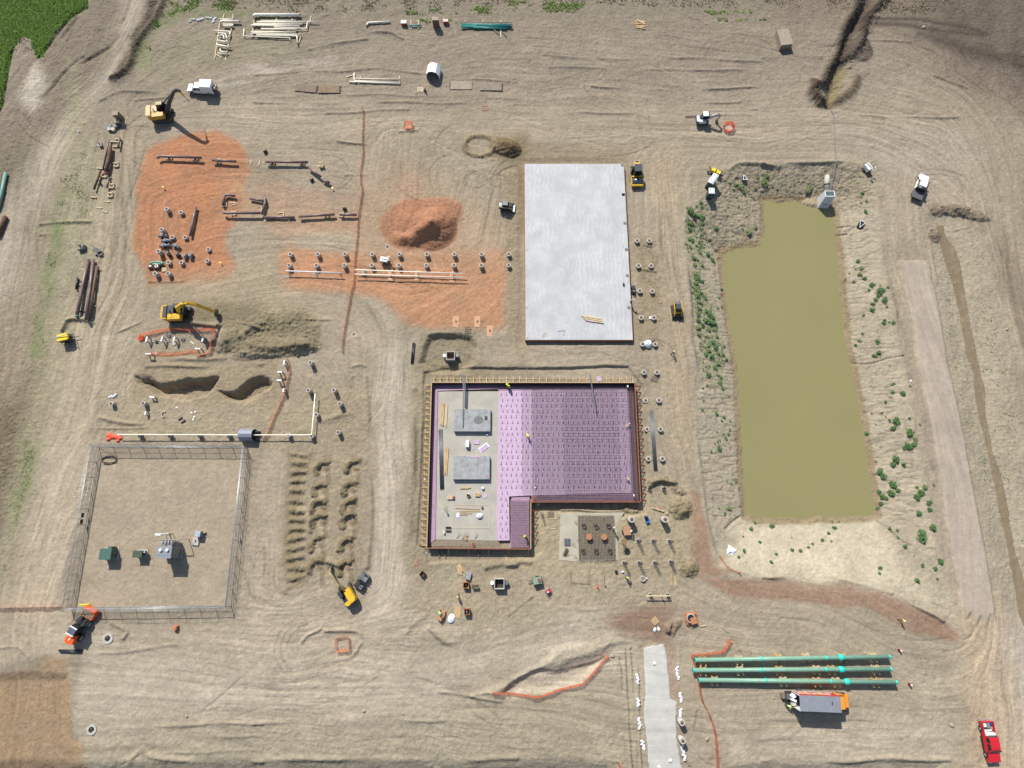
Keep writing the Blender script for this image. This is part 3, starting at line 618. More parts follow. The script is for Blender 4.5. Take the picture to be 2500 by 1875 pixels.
for ln in FLOW:
 sp=spline(ln,3.0)
 for i in range(len(sp)-1):
  d=sp[i+1]-sp[i]
  a=math.atan2(d.y,d.x)
  w=1.0/((cgx-sp[i].x)**2+(cgy-sp[i].y)**2+6.0)**1.5
  ac+=w*math.cos(2*a);as_+=w*math.sin(2*a)
ang_c=0.5*np.arctan2(as_,ac)
fi,fj=(GX-X0)/cs,(GY-Y0)/cs
i0,j0=np.clip(fi.astype(np.int32),0,cgx.shape[1]-2),np.clip(fj.astype(np.int32),0,cgx.shape[0]-2)
u_,v_=fi-i0,fj-j0
def up(A):
 return(A[j0,i0]*(1-u_)+A[j0,i0+1]*u_)*(1-v_)+(A[j0+1,i0]*(1-u_)+A[j0+1,i0+1]*u_)*v_
nrm=np.hypot(ac,as_)
ANG=(0.5*np.arctan2(up(as_/nrm),up(ac/nrm))+fbm(12,301,3)*.35).astype(np.float32)
def lic(noise,ang,L):
 h,w=noise.shape
 out=noise.copy()
 ii,jj=np.meshgrid(np.arange(w,dtype=np.float32),np.arange(h,dtype=np.float32))
 ca,sa=np.cos(ang),np.sin(ang)
 for sgn in(1,-1):
  x,y=ii.copy(),jj.copy()
  px,py=ca*sgn,sa*sgn
  for k in range(L):
   x+=px;y+=py
   xi=np.clip(np.rint(x),0,w-1).astype(np.int32);yi=np.clip(np.rint(y),0,h-1).astype(np.int32)
   c,s=ca[yi,xi],sa[yi,xi]
   f=np.where(c*px+s*py<0,-1.0,1.0).astype(np.float32)
   px,py=c*f,s*f
   out+=noise[yi,xi]
 out-=out.mean()
 return out/out.std()
n1=RNG.standard_normal((NY,NX)).astype(np.float32)
L1=lic(n1,ANG,18)
sub=ANG[::2,::2]
n2=RNG.standard_normal(sub.shape).astype(np.float32)
n2=(n2+np.roll(n2,1,0)+np.roll(n2,1,1)+np.roll(n2,(1,1),(0,1)))*.5
L2=np.repeat(np.repeat(lic(n2,sub,36),2,0),2,1)[:NY,:NX]
L2=(L2+np.roll(L2,1,0)+np.roll(L2,1,1)+np.roll(L2,(1,1),(0,1)))/4
patch=sstep(fbm(9,311,3)*1.1+.45)
tr=np.clip(TRAF,0,1)*STREAK
COL*=np.clip(1+tr*(0.06*L1*(.4+patch)+0.075*L2),.5,1.5)[...,None]
HT+=tr*(0.018*L1*(.35+patch)+0.020*L2)
cosA,sinA=np.cos(ANG),np.sin(ANG)
def at_idx(x,y):
 return min(NY-1,max(0,int((y-Y0)/RES))),min(NX-1,max(0,int((x-X0)/RES)))
for k in range(520):
 x,y=random.uniform(-115,115),random.uniform(-42,118)
 j,i=at_idx(x,y)
 if random.random()>TRAF[j,i]or TRAF[j,i]<.3:continue
 px,py=cosA[j,i],sinA[j,i]
 pts=[(x,y)]
 bend=random.gauss(0,.012)
 th0=random.gauss(0,.16)
 for n in range(random.randint(10,40)):
  j,i=at_idx(x,y)
  if TRAF[j,i]<.2:break
  a=math.atan2(sinA[j,i],cosA[j,i])+th0+bend*n
  dx,dy=math.cos(a),math.sin(a)
  if dx*px+dy*py<0:dx,dy=-dx,-dy
  px,py=dx,dy
  x+=dx*1.2;y+=dy*1.2
  pts.append((x,y))
 if len(pts)>5:
  heavy=random.random()
  track(pts[::3]+[pts[-1]],random.choice((1.7,1.9,2.2)),.27 if heavy<.7 else.42,-.05-.05*(heavy>.75),random.choice((.80,.84,.88,.9,1.1,1.14)),broken=.5)
for pts,g,w,h,m in((QL(0,0,[(1230,1000),(1130,1080),(1090,1200),(1090,1380),(1050,1660)],0),2.6,.6,-.1,.82),(QL(0,1,[(1040,0),(1010,400),(1000,700),(960,900)]),2.4,.5,-.06,.9),(QL(2,1,[(1115,60),(1130,200),(1120,380)]),2.0,.6,-.05,1.1),(QL(2,0,[(1130,860),(1150,980),(1190,1200),(1300,1400)]),2.2,.5,-.06,.88),(QL(3,0,[(1330,1300),(1250,1450),(1240,1660)]),1.8,.35,-.03,1.1),(QL(3,1,[(1250,0),(1270,300),(1290,600)]),1.8,.4,-.03,1.12),(QL(2,0,[(180,600),(180,800),(160,940)]),1.7,.3,-.03,1.1),(QL(1,0,[(130,930),(170,820)]),1.9,.25,-.03,1.15)):
 track(pts,g,w,h,m)
cl=(np.abs(fbm(.65,401,3,.6))+.6*fbm(2.0,411,3,.6))
HT+=ROUGH*cl*1.25
g1=ridged(.75,441,3)
pit=np.clip(g1-.70,0,1)*(.25+np.minimum(ROUGH,.3)*4)
HT+=fbm(.5,421,2)*.035-pit*.16
wn=RNG.standard_normal((NY,NX)).astype(np.float32)
HT+=wn*.007
stone=(RNG.random((NY,NX))<.004+.02*np.minimum(ROUGH,.3))&(TRAF<.9)
HT+=stone*.07
COL*=(1+.045*wn-.5*pit+.12*stone)[...,None]  # hollows between clods darkened in colour for their shade; stones paler
COL*=(1+.5*np.minimum(ROUGH,.3)*fbm(.7,431,2))[...,None]
def gz(x,y):
 fi,fj=(x-X0)/RES,(y-Y0)/RES
 i,j=min(NX-2,max(0,int(fi))),min(NY-2,max(0,int(fj)))
 a,b=fi-i,fj-j
 return float((HT[j,i]*(1-a)+HT[j,i+1]*a)*(1-b)+(HT[j+1,i]*(1-a)+HT[j+1,i+1]*a)*b)
def gmin(x,y,r=.5):
 return min(gz(x+r*math.cos(a),y+r*math.sin(a))for a in(0,1.57,3.14,4.71))
def G(p,lift=0.0):
 return Vector((p[0],p[1],gz(p[0],p[1])+lift))
def on(px,py):
 """ground point under a photo pixel"""
 z=0.0
 for _ in range(4):
  p=S(px,py,z);z=gz(p.x,p.y)
 return Vector((p.x,p.y,z))
def QG(c,r,u,v):
 return on(_TX[c]+u*.28933,_TY[r]+v*.28933)
def DG(u,v):
 return on(u*1.1302,v*1.1302)
def soil_material(name,rough=.95,detail=1.0):
 m=bpy.data.materials.new(name)
 m.use_nodes=True
 n,l=m.node_tree.nodes,m.node_tree.links
 b=n["Principled BSDF"]
 b.inputs["Roughness"].default_value=rough
 b.inputs["Specular IOR Level"].default_value=0.15
 at=n.new("ShaderNodeAttribute");at.attribute_name="soil"
 tc=n.new("ShaderNodeTexCoord")
 def noise(scale,det=4,ro=.65):
  k=n.new("ShaderNodeTexNoise")
  k.inputs["Scale"].default_value=scale;k.inputs["Detail"].default_value=det;k.inputs["Roughness"].default_value=ro
  l.new(tc.outputs["Object"],k.inputs["Vector"])
  return k
 a,c=noise(1.3,5),noise(5.0,3)
 mr=n.new("ShaderNodeMapRange");mr.inputs[1].default_value,mr.inputs[2].default_value=.3,.7
 mr.inputs[3].default_value,mr.inputs[4].default_value=1-.13*detail,1+.13*detail
 l.new(a.outputs[0],mr.inputs[0])
 mr2=n.new("ShaderNodeMapRange");mr2.inputs[1].default_value,mr2.inputs[2].default_value=.3,.7
 mr2.inputs[3].default_value,mr2.inputs[4].default_value=1-.12*detail,1+.12*detail
 l.new(c.outputs[0],mr2.inputs[0])
 mu=n.new("ShaderNodeMath");mu.operation='MULTIPLY'
 l.new(mr.outputs[0],mu.inputs[0]);l.new(mr2.outputs[0],mu.inputs[1])
 vm=n.new("ShaderNodeVectorMath");vm.operation='SCALE'
 l.new(at.outputs["Color"],vm.inputs[0]);l.new(mu.outputs[0],vm.inputs["Scale"])
 l.new(vm.outputs[0],b.inputs["Base Color"])
 bp=n.new("ShaderNodeBump");bp.inputs["Strength"].default_value=.55*detail;bp.inputs["Distance"].default_value=.2
 ad=n.new("ShaderNodeMath");ad.operation='MULTIPLY_ADD';ad.inputs[1].default_value=.45
 l.new(c.outputs[0],ad.inputs[0]);l.new(a.outputs[0],ad.inputs[2])
 l.new(ad.outputs[0],bp.inputs["Height"]);l.new(bp.outputs[0],b.inputs["Normal"])
 return m
SOIL=soil_material("soil")
def grid_mesh(name,xs,ys,Z,K,m):
 nx,ny=len(xs),len(ys)
 co=np.empty((ny,nx,3),np.float32)
 co[...,0]=xs[None,:];co[...,1]=ys[:,None];co[...,2]=Z
 me=bpy.data.meshes.new(name)
 me.vertices.add(nx*ny)
 me.vertices.foreach_set("co",co.ravel())
 idx=np.arange(nx*ny,dtype=np.int32).reshape(ny,nx)
 f=np.stack([idx[:-1,:-1],idx[:-1,1:],idx[1:,1:],idx[1:,:-1]],-1).reshape(-1,4)
 me.loops.add(f.size)
 me.loops.foreach_set("vertex_index",f.ravel())
 me.polygons.add(len(f))
 me.polygons.foreach_set("loop_start",np.arange(0,f.size,4,dtype=np.int32))
 me.polygons.foreach_set("use_smooth",np.ones(len(f),bool))
 me.update(calc_edges=True)
 a=me.color_attributes.new("soil",'FLOAT_COLOR','POINT')
 c4=np.ones((ny*nx,4),np.float32);c4[:,:3]=K.reshape(-1,3)
 a.data.foreach_set("color",c4.ravel())
 me.materials.append(m)
 o=bpy.data.objects.new(name,me)
 C.objects.link(o)
 return o
def sheet(name,poly,lift,rgb,m,warp=0.0,smooth=0):
 """a laid sheet (gravel, lean concrete, wet mud) cut from the ground's own grid"""
 sl,d=sdist(poly,.6,warp)
 zz=HT[sl]+lift
 if smooth:
  for _ in range(smooth):
   zz=(zz+np.roll(zz,1,0)+np.roll(zz,-1,0)+np.roll(zz,1,1)+np.roll(zz,-1,1))/5
 zz=zz-np.where(d<0,.35,0)
 x,y=GX[sl],GY[sl]
 keep=d>-.3
 idx=-np.ones(keep.shape,np.int32)
 idx[keep]=np.arange(keep.sum())
 vs=np.stack([x[keep],y[keep],zz[keep]],-1)
 q=np.stack([idx[:-1,:-1],idx[:-1,1:],idx[1:,1:],idx[1:,:-1]],-1).reshape(-1,4)
 q=q[(q>=0).all(1)]
 me=bpy.data.meshes.new(name)
 me.from_pydata(vs.tolist(),[],q.tolist())
 me.polygons.foreach_set("use_smooth",np.ones(len(q),bool))
 a=me.color_attributes.new("soil",'FLOAT_COLOR','POINT')
 base=np.array(alb(*rgb),np.float32)
 k=(1+.10*fbmB+.07*fbmC+.05*L2+.03*L1)[sl][keep]
 c4=np.ones((len(vs),4),np.float32);c4[:,:3]=base*k[:,None]
 a.data.foreach_set("color",c4.ravel())
 me.materials.append(m)
 me.update()
 o=bpy.data.objects.new(name,me)
 C.objects.link(o)
 o['kind']='structure'
 return o
PATHP=QL(2,3,[(1140,650),(1240,618),(1322,612),(1345,760),(1358,900),(1372,1070),(1424,1100),(1420,1250),(1425,1400),(1455,1570),(1475,1700),(1490,1900),(1200,1900),(1190,1660),(1165,1400),(1140,1190),(1160,1010),(1150,800)])
for poly,up_ in((GRAVEL,.3),(PATHP,.12)):
 sl,d=sdist(poly,1.5,.1)
 k=sstep((d+.25)/.5)
 sm=fbm(25,501,2)[sl]*.1
 HT[sl]=HT[sl]*(1-k)+(sm+up_)*k
pad=9
ext=np.array([2,6,14,30,60,120,240,480,950],np.float32)
xs=np.concatenate([X0-ext[::-1],gx,X1+ext]);ys=np.concatenate([Y0-ext[::-1],gy,Y1+ext])
ground=grid_mesh("ground",xs,ys,np.pad(HT,pad,mode='edge'),np.pad(COL,((pad,pad),(pad,pad),(0,0)),mode='edge'),SOIL)
ground['kind']='structure'
sheet("gravel_road",GRAVEL,.02,(190,174,155),soil_material("gravel_soil",.95,.7),.1,2)
conc_soil=soil_material("lean_concrete",.9,.35)
sheet("concrete_path",PATHP,.02,(210,206,196),conc_soil,.06,3)
# ---- water
def water_mat(name,rgb,rough):
 m=bpy.data.materials.new(name);m.use_nodes=True
 n,l=m.node_tree.nodes,m.node_tree.links
 b=n["Principled BSDF"]
 b.inputs["Roughness"].default_value=rough
 b.inputs["IOR"].default_value=1.33
 tc=n.new("ShaderNodeTexCoord")
 nz=n.new("ShaderNodeTexNoise");nz.inputs["Scale"].default_value=.06;nz.inputs["Detail"].default_value=5
 l.new(tc.outputs["Object"],nz.inputs["Vector"])
 mx=n.new("ShaderNodeMix");mx.data_type='RGBA'
 mx.inputs[6].default_value=(*[c*.93 for c in alb(*rgb)],1);mx.inputs[7].default_value=(*[c*1.07 for c in alb(*rgb)],1)
 l.new(nz.outputs[0],mx.inputs[0]);l.new(mx.outputs[2],b.inputs["Base Color"])
 n2=n.new("ShaderNodeTexNoise");n2.inputs["Scale"].default_value=2.2;n2.inputs["Detail"].default_value=4
 l.new(tc.outputs["Object"],n2.inputs["Vector"])
 bp=n.new("ShaderNodeBump");bp.inputs["Strength"].default_value=.12;bp.inputs["Distance"].default_value=.05
 l.new(n2.outputs[0],bp.inputs["Height"]);l.new(bp.outputs[0],b.inputs["Normal"])
 return m
w=MB()
cx,cy=sum(p[0]for p in POND)/len(POND),sum(p[1]for p in POND)/len(POND)
x0,x1=min(p[0]for p in POND)-3,max(p[0]for p in POND)+3
y0,y1=min(p[1]for p in POND)-3,max(p[1]for p in POND)+3
w.add([(x0,y0,WATER_Z),(x1,y0,WATER_Z),(x1,y1,WATER_Z),(x0,y1,WATER_Z)],[(0,1,2,3)])
o=w.build("pond_water",water_mat("pond_water",(158,150,103),.12))
o['kind']='structure'
o=sheet("ditch_water",DITCH,.03,(148,131,104),soil_material("wet_mud",.55,.25),.25,6)
# ================================================================== FOUNDATIONS, YARD, STRUCTURES
WOOD=mat("pine_lumber",alb(224,190,138),.8,var=.14,scale=2.5)
WOODL=mat("pale_lumber",alb(233,212,174),.8,var=.1,scale=2.5)
WOODG=mat("weathered_timber",alb(150,132,112),.9,var=.15,scale=2)
WOODR=mat("form_plywood",alb(176,112,76),.75,var=.16,scale=1.5)
WOODD=mat("dark_plywood",alb(96,66,52),.8,var=.16,scale=1.5)
PLY=mat("plywood_sheet",alb(228,178,138),.8,var=.08,scale=1.2)
STEELD=mat("dark_steel",(.035,.036,.04),.5,.3,.2)
STEELG=mat("grey_steel",(.20,.205,.215),.45,.5,.15)
GALV=mat("galvanised_steel",(.46,.47,.48),.42,.55,.12)
REBAR=mat("rebar_steel",(.075,.058,.052),.75,.3,.25)
RUST=mat("rusty_steel",(.12,.062,.042),.8,.2,.3)
CONC=mat("pier_concrete",alb(206,202,194),.9,var=.12,scale=2.2)
CONCG=mat("grey_concrete",alb(176,178,178),.85,var=.16,scale=1.1)
WHITE=mat("white_plastic",(.72,.73,.74),.5,var=.05)
WHITEP=mat("white_paint",(.74,.75,.76),.35,var=.04)
BLACK=mat("black_rubber",(.018,.018,.019),.8,var=.2)
BLACKP=mat("black_plastic",(.022,.022,.025),.45,var=.15)
def netmat(name,col,a):
 m=bpy.data.materials.new(name);m.use_nodes=True
 n,l=m.node_tree.nodes,m.node_tree.links
 for k in list(n):
  if k.type=='BSDF_PRINCIPLED':n.remove(k)
 out=[k for k in n if k.type=='OUTPUT_MATERIAL'][0]
 d,t,tr=n.new("ShaderNodeBsdfDiffuse"),n.new("ShaderNodeBsdfTranslucent"),n.new("ShaderNodeBsdfTransparent")
 d.inputs[0].default_value=t.inputs[0].default_value=(*col,1)
 m1,m2=n.new("ShaderNodeMixShader"),n.new("ShaderNodeMixShader")
 m1.inputs[0].default_value=.5
 l.new(d.outputs[0],m1.inputs[1]);l.new(t.outputs[0],m1.inputs[2])
 tc=n.new("ShaderNodeTexCoord");nz=n.new("ShaderNodeTexNoise");nz.inputs["Scale"].default_value=4.0;nz.inputs["Detail"].default_value=5
 l.new(tc.outputs["Object"],nz.inputs["Vector"])
 r=n.new("ShaderNodeMapRange");r.inputs[1].default_value,r.inputs[2].default_value,r.inputs[3].default_value,r.inputs[4].default_value=.3,.7,a*.6,min(1,a*1.35)
 l.new(nz.outputs[0],r.inputs[0]);l.new(r.outputs[0],m2.inputs[0]);l.new(tr.outputs[0],m2.inputs[1]);l.new(m1.outputs[0],m2.inputs[2]);l.new(m2.outputs[0],out.inputs[0])
 return m
ORANGE=netmat("orange_netting",(.85,.20,.09),.62)
FOAM=mat("violet_foam_board",alb(218,190,216),.8,var=.07,scale=1.2)
FOAMS=mat("violet_foam_shaded",alb(190,156,180),.8,var=.1,scale=1.2)  # foam darkened in colour for shade on the slopes and sunken leg
CREAM=mat("cream_pipe_paint",(.86,.80,.66),.5,var=.04)
BROWN=mat("brown_pipe_coating",alb(142,116,112),.42,var=.2)
YEL=mat("machine_yellow",(.66,.40,.025),.42,var=.12)
TARP=mat("white_sheeting",(.70,.72,.76),.5,var=.05,bump=.3)
def conc_slab_mat(name,rgb,arcs=True):
 m=bpy.data.materials.new(name);m.use_nodes=True
 n,l=m.node_tree.nodes,m.node_tree.links
 b=n["Principled BSDF"];b.inputs["Roughness"].default_value=.7
 tc=n.new("ShaderNodeTexCoord")
 sp=n.new("ShaderNodeSeparateXYZ");l.new(tc.outputs["Object"],sp.inputs[0])
 def mth(op,a,b_=None,c=None):
  k=n.new("ShaderNodeMath");k.operation=op
  for i,v in enumerate((a,b_,c)):
   if v is None:continue
   if isinstance(v,(int,float)):k.inputs[i].default_value=v
   else:l.new(v,k.inputs[i])
  return k.outputs[0]
 nz=n.new("ShaderNodeTexNoise");nz.inputs["Scale"].default_value=.32;nz.inputs["Detail"].default_value=7;nz.inputs["Roughness"].default_value=.62
 l.new(tc.outputs["Object"],nz.inputs["Vector"])
 n3=n.new("ShaderNodeTexNoise");n3.inputs["Scale"].default_value=2.4;n3.inputs["Detail"].default_value=5
 l.new(tc.outputs["Object"],n3.inputs["Vector"])
 f=mth('FRACT',mth('MULTIPLY',mth('ADD',sp.outputs[1],mth('MULTIPLY',nz.outputs[0],3.0)),.31))
 bow=mth('MULTIPLY',mth('POWER',mth('SUBTRACT',f,.5),2),9.0)
 ph=mth('ADD',mth('MULTIPLY',mth('ADD',sp.outputs[0],mth('MULTIPLY',nz.outputs[0],2.5)),6.8),bow)
 w=mth('SINE',ph)
 gate=n.new("ShaderNodeMapRange");gate.inputs[1].default_value,gate.inputs[2].default_value=.42,.6
 n4=n.new("ShaderNodeTexNoise");n4.inputs["Scale"].default_value=.16;n4.inputs["Detail"].default_value=2
 l.new(tc.outputs["Object"],n4.inputs["Vector"]);l.new(n4.outputs[0],gate.inputs[0])
 v=mth('ADD',mth('MULTIPLY',mth('MULTIPLY',w,gate.outputs[0]),.06 if arcs else 0),1.0)
 v=mth('MULTIPLY',v,mth('ADD',mth('MULTIPLY',mth('SUBTRACT',nz.outputs[0],.5),.75),1.0))
 v=mth('MULTIPLY',v,mth('ADD',mth('MULTIPLY',mth('SUBTRACT',n3.outputs[0],.5),.16),1.0))
 vm=n.new("ShaderNodeVectorMath");vm.operation='SCALE';vm.inputs[0].default_value=alb(*rgb)
 l.new(v,vm.inputs["Scale"]);l.new(vm.outputs[0],b.inputs["Base Color"])
 return m
 # ---- finished concrete slab
SZ=.9
a,b_,c,d=S(1281,400,SZ),S(1524,400,SZ),S(1543.5,829.5,SZ),S(1283,829.5,SZ)
xL,xR,yT,yB=(a.x+d.x)/2,(b_.x+c.x)/2,(a.y+b_.y)/2,(c.y+d.y)/2
sx,sy=xR-xL,yT-yB
slab=thing("concrete_slab","large pale trowelled concrete slab standing above the dirt beside the pond road","foundation slab",((xL+xR)/2,(yT+yB)/2,0))
MB().box(-sx/2,sx/2,-sy/2,sy/2,-.3,SZ).build("slab",conc_slab_mat("trowelled_concrete",(206,205,203)),slab)
for x0,x1,y0,y1 in((-sx/2-.09,-sx/2-.005,-sy/2-.09,sy/2+.09),(sx/2+.005,sx/2+.09,-sy/2-.09,sy/2+.09),(-sx/2,sx/2,sy/2+.005,sy/2+.09),(-sx/2,sx/2,-sy/2-.09,-sy/2-.005)):
 MB().box(x0,x1,y0,y1,-.3,SZ-.05).build("form_board",WOODR,slab)
pk=mat("pocket_concrete",alb(140,132,122),.9,var=.25,scale=6)
for(u,v)in((975,55),(988,295),(1000,517),(1008,737),(1022,1008)):
 p=Q(2,1,u,v,SZ)-slab.location
 MB().box(p.x-.32,p.x+.32,p.y-.32,p.y+.32,SZ-.02,SZ+.006).build("anchor_pocket",pk,slab)
for(u,v)in((965,1395),(975,1640)):
 p=Q(2,0,u,v,SZ)-slab.location
 MB().box(p.x-.3,p.x+.3,p.y-.3,p.y+.3,SZ-.02,SZ+.006).build("anchor_pocket",pk,slab)
for(u,v)in((158,520),(160,735),(165,1262),(158,1008)):
 p=Q(2,1,u,v,SZ)-slab.location
 MB().box(p.x-.22,p.x+.22,p.y-.25,p.y+.25,SZ-.02,SZ+.006).build("anchor_pocket",mat("pale_pocket",alb(196,190,182),.9,var=.25,scale=6),slab)
def planks(name,label,pts,w,h,m,z,group=None,cat="lumber"):
 """loose boards lying as one bundle: each (p0, p1) in world x,y"""
 c=sum((Vector((p[0],p[1],0))for ab in pts for p in ab),Vector())/(2*len(pts))
 mb=MB()
 for k,(p0,p1)in enumerate(pts):
  mb.bar((p0[0]-c.x,p0[1]-c.y,h/2+.002*(k%3)),(p1[0]-c.x,p1[1]-c.y,h/2+.002*(k%3)),w,h)
 return mb.top(name,m,label,cat,(c.x,c.y,z),0,group)
def qline(c,r,u0,v0,u1,v1,z=0):
 return(Q(c,r,u0,v0,z),Q(c,r,u1,v1,z))
bt=thing("lumber_bundle","bundle of pale boards wrapped with a violet strip lying on the trowelled slab","lumber",tuple(Q(2,1,697,1100,SZ)))
mb=MB()
for k in range(6):
 y=.55-.2*k
 mb.bar((-1.9+.15*k,y+.2,.08+.1*(k%2)),(2.0+.12*k,y-.5,.08+.1*(k%2)),.16,.1)
mb.build("board",WOODL,bt)
MB().bar((-.9,-.35,.1),(1.0,-.7,.1),.25,.2).build("foam_strip",FOAM,bt)
planks("board_pair","two short boards lying near the south-west corner of the trowelled slab",[qline(2,1,285,1258,310,1215,SZ),qline(2,1,302,1258,326,1218,SZ)],.12,.05,WOOD,SZ)
mb=MB();p0=Q(2,1,420,1205,SZ)
q1,q2=Q(2,1,478,1200,SZ)-p0,Q(2,1,470,1245,SZ)-p0
mb.bar((0,0,.03),q1+Vector((0,0,.03)),.05,.05);mb.bar(q1+Vector((0,0,.03)),q2+Vector((0,0,.03)),.05,.05)
mb.top("steel_square",STEELD,"thin dark L-shaped rod lying on the trowelled slab","steel rod",tuple(p0))
mb=MB();p0=Q(2,1,976,812,SZ)
mb.box(-.17,.17,-.28,.28,0,.25);mb.bar((-.1,.1,.3),(.15,-.2,.5),.06,.06)
mb.top("tool_case",BLACKP,"small black tool case on the east edge of the trowelled slab","tool case",tuple(p0))
# ---- timber formwork round the building foundation
fw=thing("timber_formwork","long timber formwork wall with raking braces round the violet foundation","formwork",(0,0,0))
fo=Vector((sum(p.x for p in FORM)/6,sum(p.y for p in FORM)/6,FORM_BASE))
fw.location=fo
FP=[Vector((p.x-fo.x,p.y-fo.y,0))for p in FORM]
FH=FORM_TOP-FORM_BASE
area=sum(FP[i].x*FP[(i+1)%6].y-FP[(i+1)%6].x*FP[i].y for i in range(6))
sgn=1 if area>0 else-1
def outn(i):
 d=(FP[(i+1)%6]-FP[i]).normalized()
 return Vector((d.y,-d.x,0))*sgn
for i in range(6):
 p,q_=FP[i],FP[(i+1)%6]
 o=outn(i)
 d=(q_-p).normalized()
 mb=MB();mb.bar(p+o*.03+Vector((0,0,FH/2-.03)),q_+o*.03+Vector((0,0,FH/2-.03)),.05,FH-.06);mb.build("form_panel",WOODD,fw)
 mb=MB();mb.bar(p+o*.08+Vector((0,0,FH))-d*.05,q_+o*.08+Vector((0,0,FH))+d*.05,.15,.09);mb.build("top_plate",WOODR if i in(1,2,4)else WOOD,fw)
 mb=MB();mb.bar(p+o*1.15+Vector((0,0,.04)),q_+o*1.15+Vector((0,0,.04)),.12,.06)
 if i in(0,5):mb.build("sole_plate",WOOD,fw)
def brace_mesh(kind):
 mb=MB()
 if kind==0:
  mb.bar((0,0,FH-.12),(0,1.15,FH-.3),.09,.09);mb.bar((0,1.12,.05),(0,1.15,FH-.26),.08,.08);mb.bar((0,.1,.1),(0,1.1,FH-.34),.06,.06)
 else:
  mb.bar((0,.1,FH-.1),(0,1.35,.06),.08,.08);mb.bar((0,.1,.06),(0,1.4,.06),.08,.08);mb.bar((0,.12,0),(0,.12,FH-.1),.08,.08);mb.bar((.02,.1,FH*.55),(.28,1.1,.2),.05,.05)
 return mb
BRM=[brace_mesh(0).mesh("brace",WOODL),brace_mesh(1).mesh("brace",WOOD),brace_mesh(1).mesh("brace",WOODR)]
nb=0
for i,step,kind in((5,1.17,1),(0,1.3,0),(1,1.3,2),(2,1.6,2),(3,1.4,2),(4,3.2,1)):
 p,q_=FP[i],FP[(i+1)%6]
 L=(q_-p).length;o=outn(i);d=(q_-p)/L
 n=int(L/step)
 for k in range(n+(i!=3)):
  if nb>=100:break
  w=p+d*(.3+(L-.6)*k/max(1,n))+o*.16
  ob=bpy.data.objects.new("brace",BRM[kind]);C.objects.link(ob);ob.parent=fw
  ob.location=w;ob.rotation_euler=(0,0,math.atan2(o.y,o.x)-math.pi/2+random.uniform(-.08,.08))
  nb+=1
FLZ=0.0
def loc_poly(pts,z):
 return[Vector((p.x,p.y,0))for p in pts]
fl=thing("concrete_floor","grey lean concrete floor strewn with bags and boards inside the timber formwork","floor slab",(0,0,0))
flp=QL(1,2,[(1548,122),(2090,122),(2068,1384),(1528,1372)],FLZ)
MB().prism(flp,-.38,FLZ).build("slab",conc_slab_mat("lean_floor",(193,186,170),False),fl)
so=QL(1,2,[(1470,1436),(2080,1440),(2068,1386),(1528,1374)],-.1)
mb=MB();mb.add([(so[0].x,so[0].y+.1,-.36),(so[1].x,so[1].y+.1,-.36),(so[2].x,so[2].y,FLZ-.004),(so[3].x,so[3].y,FLZ-.004)],[(0,1,2,3)])
mb.build("sloped_edge",mat("gravel_slope",alb(186,172,148),.95,var=.25,scale=5),fl)
foam=thing("foam_insulation","violet foam insulation boards covering the foundation inside the timber formwork","insulation",(0,0,0))
FZ=.14
A=QL(1,2,[(2066,118)],FZ)+QL(2,2,[(1005,98),(1042,978),(190,1000),(10,1010),(14,1380)],FZ)+QL(1,2,[(2052,1382),(2052,1030)],FZ)
MB().prism([(p.x,p.y)for p in A],FLZ+.006,FZ).build("foam_board",FOAM,foam)
def skirt(name,inner,outer,zi,zo,m,par):
 n=len(inner);vs=[(p[0],p[1],zi)for p in inner]+[(p[0],p[1],zo)for p in outer]
 mb=MB();mb.add(vs,[(i,i+1,n+i+1,n+i)for i in range(n-1)]);return mb.build(name,m,par)
Wp=[Vector((p.x,p.y,0))for p in FORM]
ins=.12
nw,ne,se,ic,ls,sw=Wp
skirt("foam_slope",QL(1,2,[(1530,1372),(1552,118),(2066,100)],FZ),[(sw.x+ins,sw.y+.5),(nw.x+ins,nw.y-ins),(nw.x+12,nw.y-ins)],FZ+.01,-.3,FOAMS,foam)
skirt("foam_slope",QL(1,2,[(2066,116)],FZ)+QL(2,2,[(1005,97),(1042,979),(190,1001)],FZ),[(nw.x+12,nw.y-ins),(ne.x-ins,ne.y-ins),(se.x-ins,se.y+ins),(ic.x+.6,ic.y+ins)],FZ-.004,-.34,FOAMS,foam)
leg=QL(2,2,[(30,1014),(182,1012),(180,1442),(20,1442)],-.06)
MB().prism([(p.x,p.y)for p in leg],-.36,-.06).build("foam_board",FOAMS,foam)
mb=MB()
x0,x1=A[0].x+.5,A[1].x
yN,yS=A[0].y-.4,A[2].y+.4
y=yN
r=0
while y>Q(1,2,2052,1370).y:
 x=x0+.25*(r%2)
 lim=A[2].x-.3 if y>yS else Q(2,2,5,1300).x
 while x<lim:
  jx,jy=random.uniform(-.05,.05),random.uniform(-.05,.05)
  mb.bar((x+jx,y+jy,FZ+.04),(x+jx+.02,y+jy-.5,FZ+.1),.07,.05)
  mb.bar((x+jx-.12,y+jy-.5,FZ+.06),(x+jx+.12,y+jy-.5,FZ+.06),.05,.05)
  x+=.98
 y-=1.12
 r+=1
o=mb.build("bar_chairs",mat("violet_chair",alb(120,92,130),.8),foam);o['kind']='stuff'
mb=MB()
for k in range(1,18):
 yy=yN-k*1.22
 if yy>yS:mb.bar((x0-.4,yy,FZ+.004),(A[2].x-.2,yy,FZ+.004),.05,.014)
mb.build("board_seam",mat("pale_seam",alb(226,200,232),.8),foam)
rb=thing("rebar_mat","dense grid of rusty reinforcing bars over the violet foam at its eastern side","rebar mat",(0,0,0))
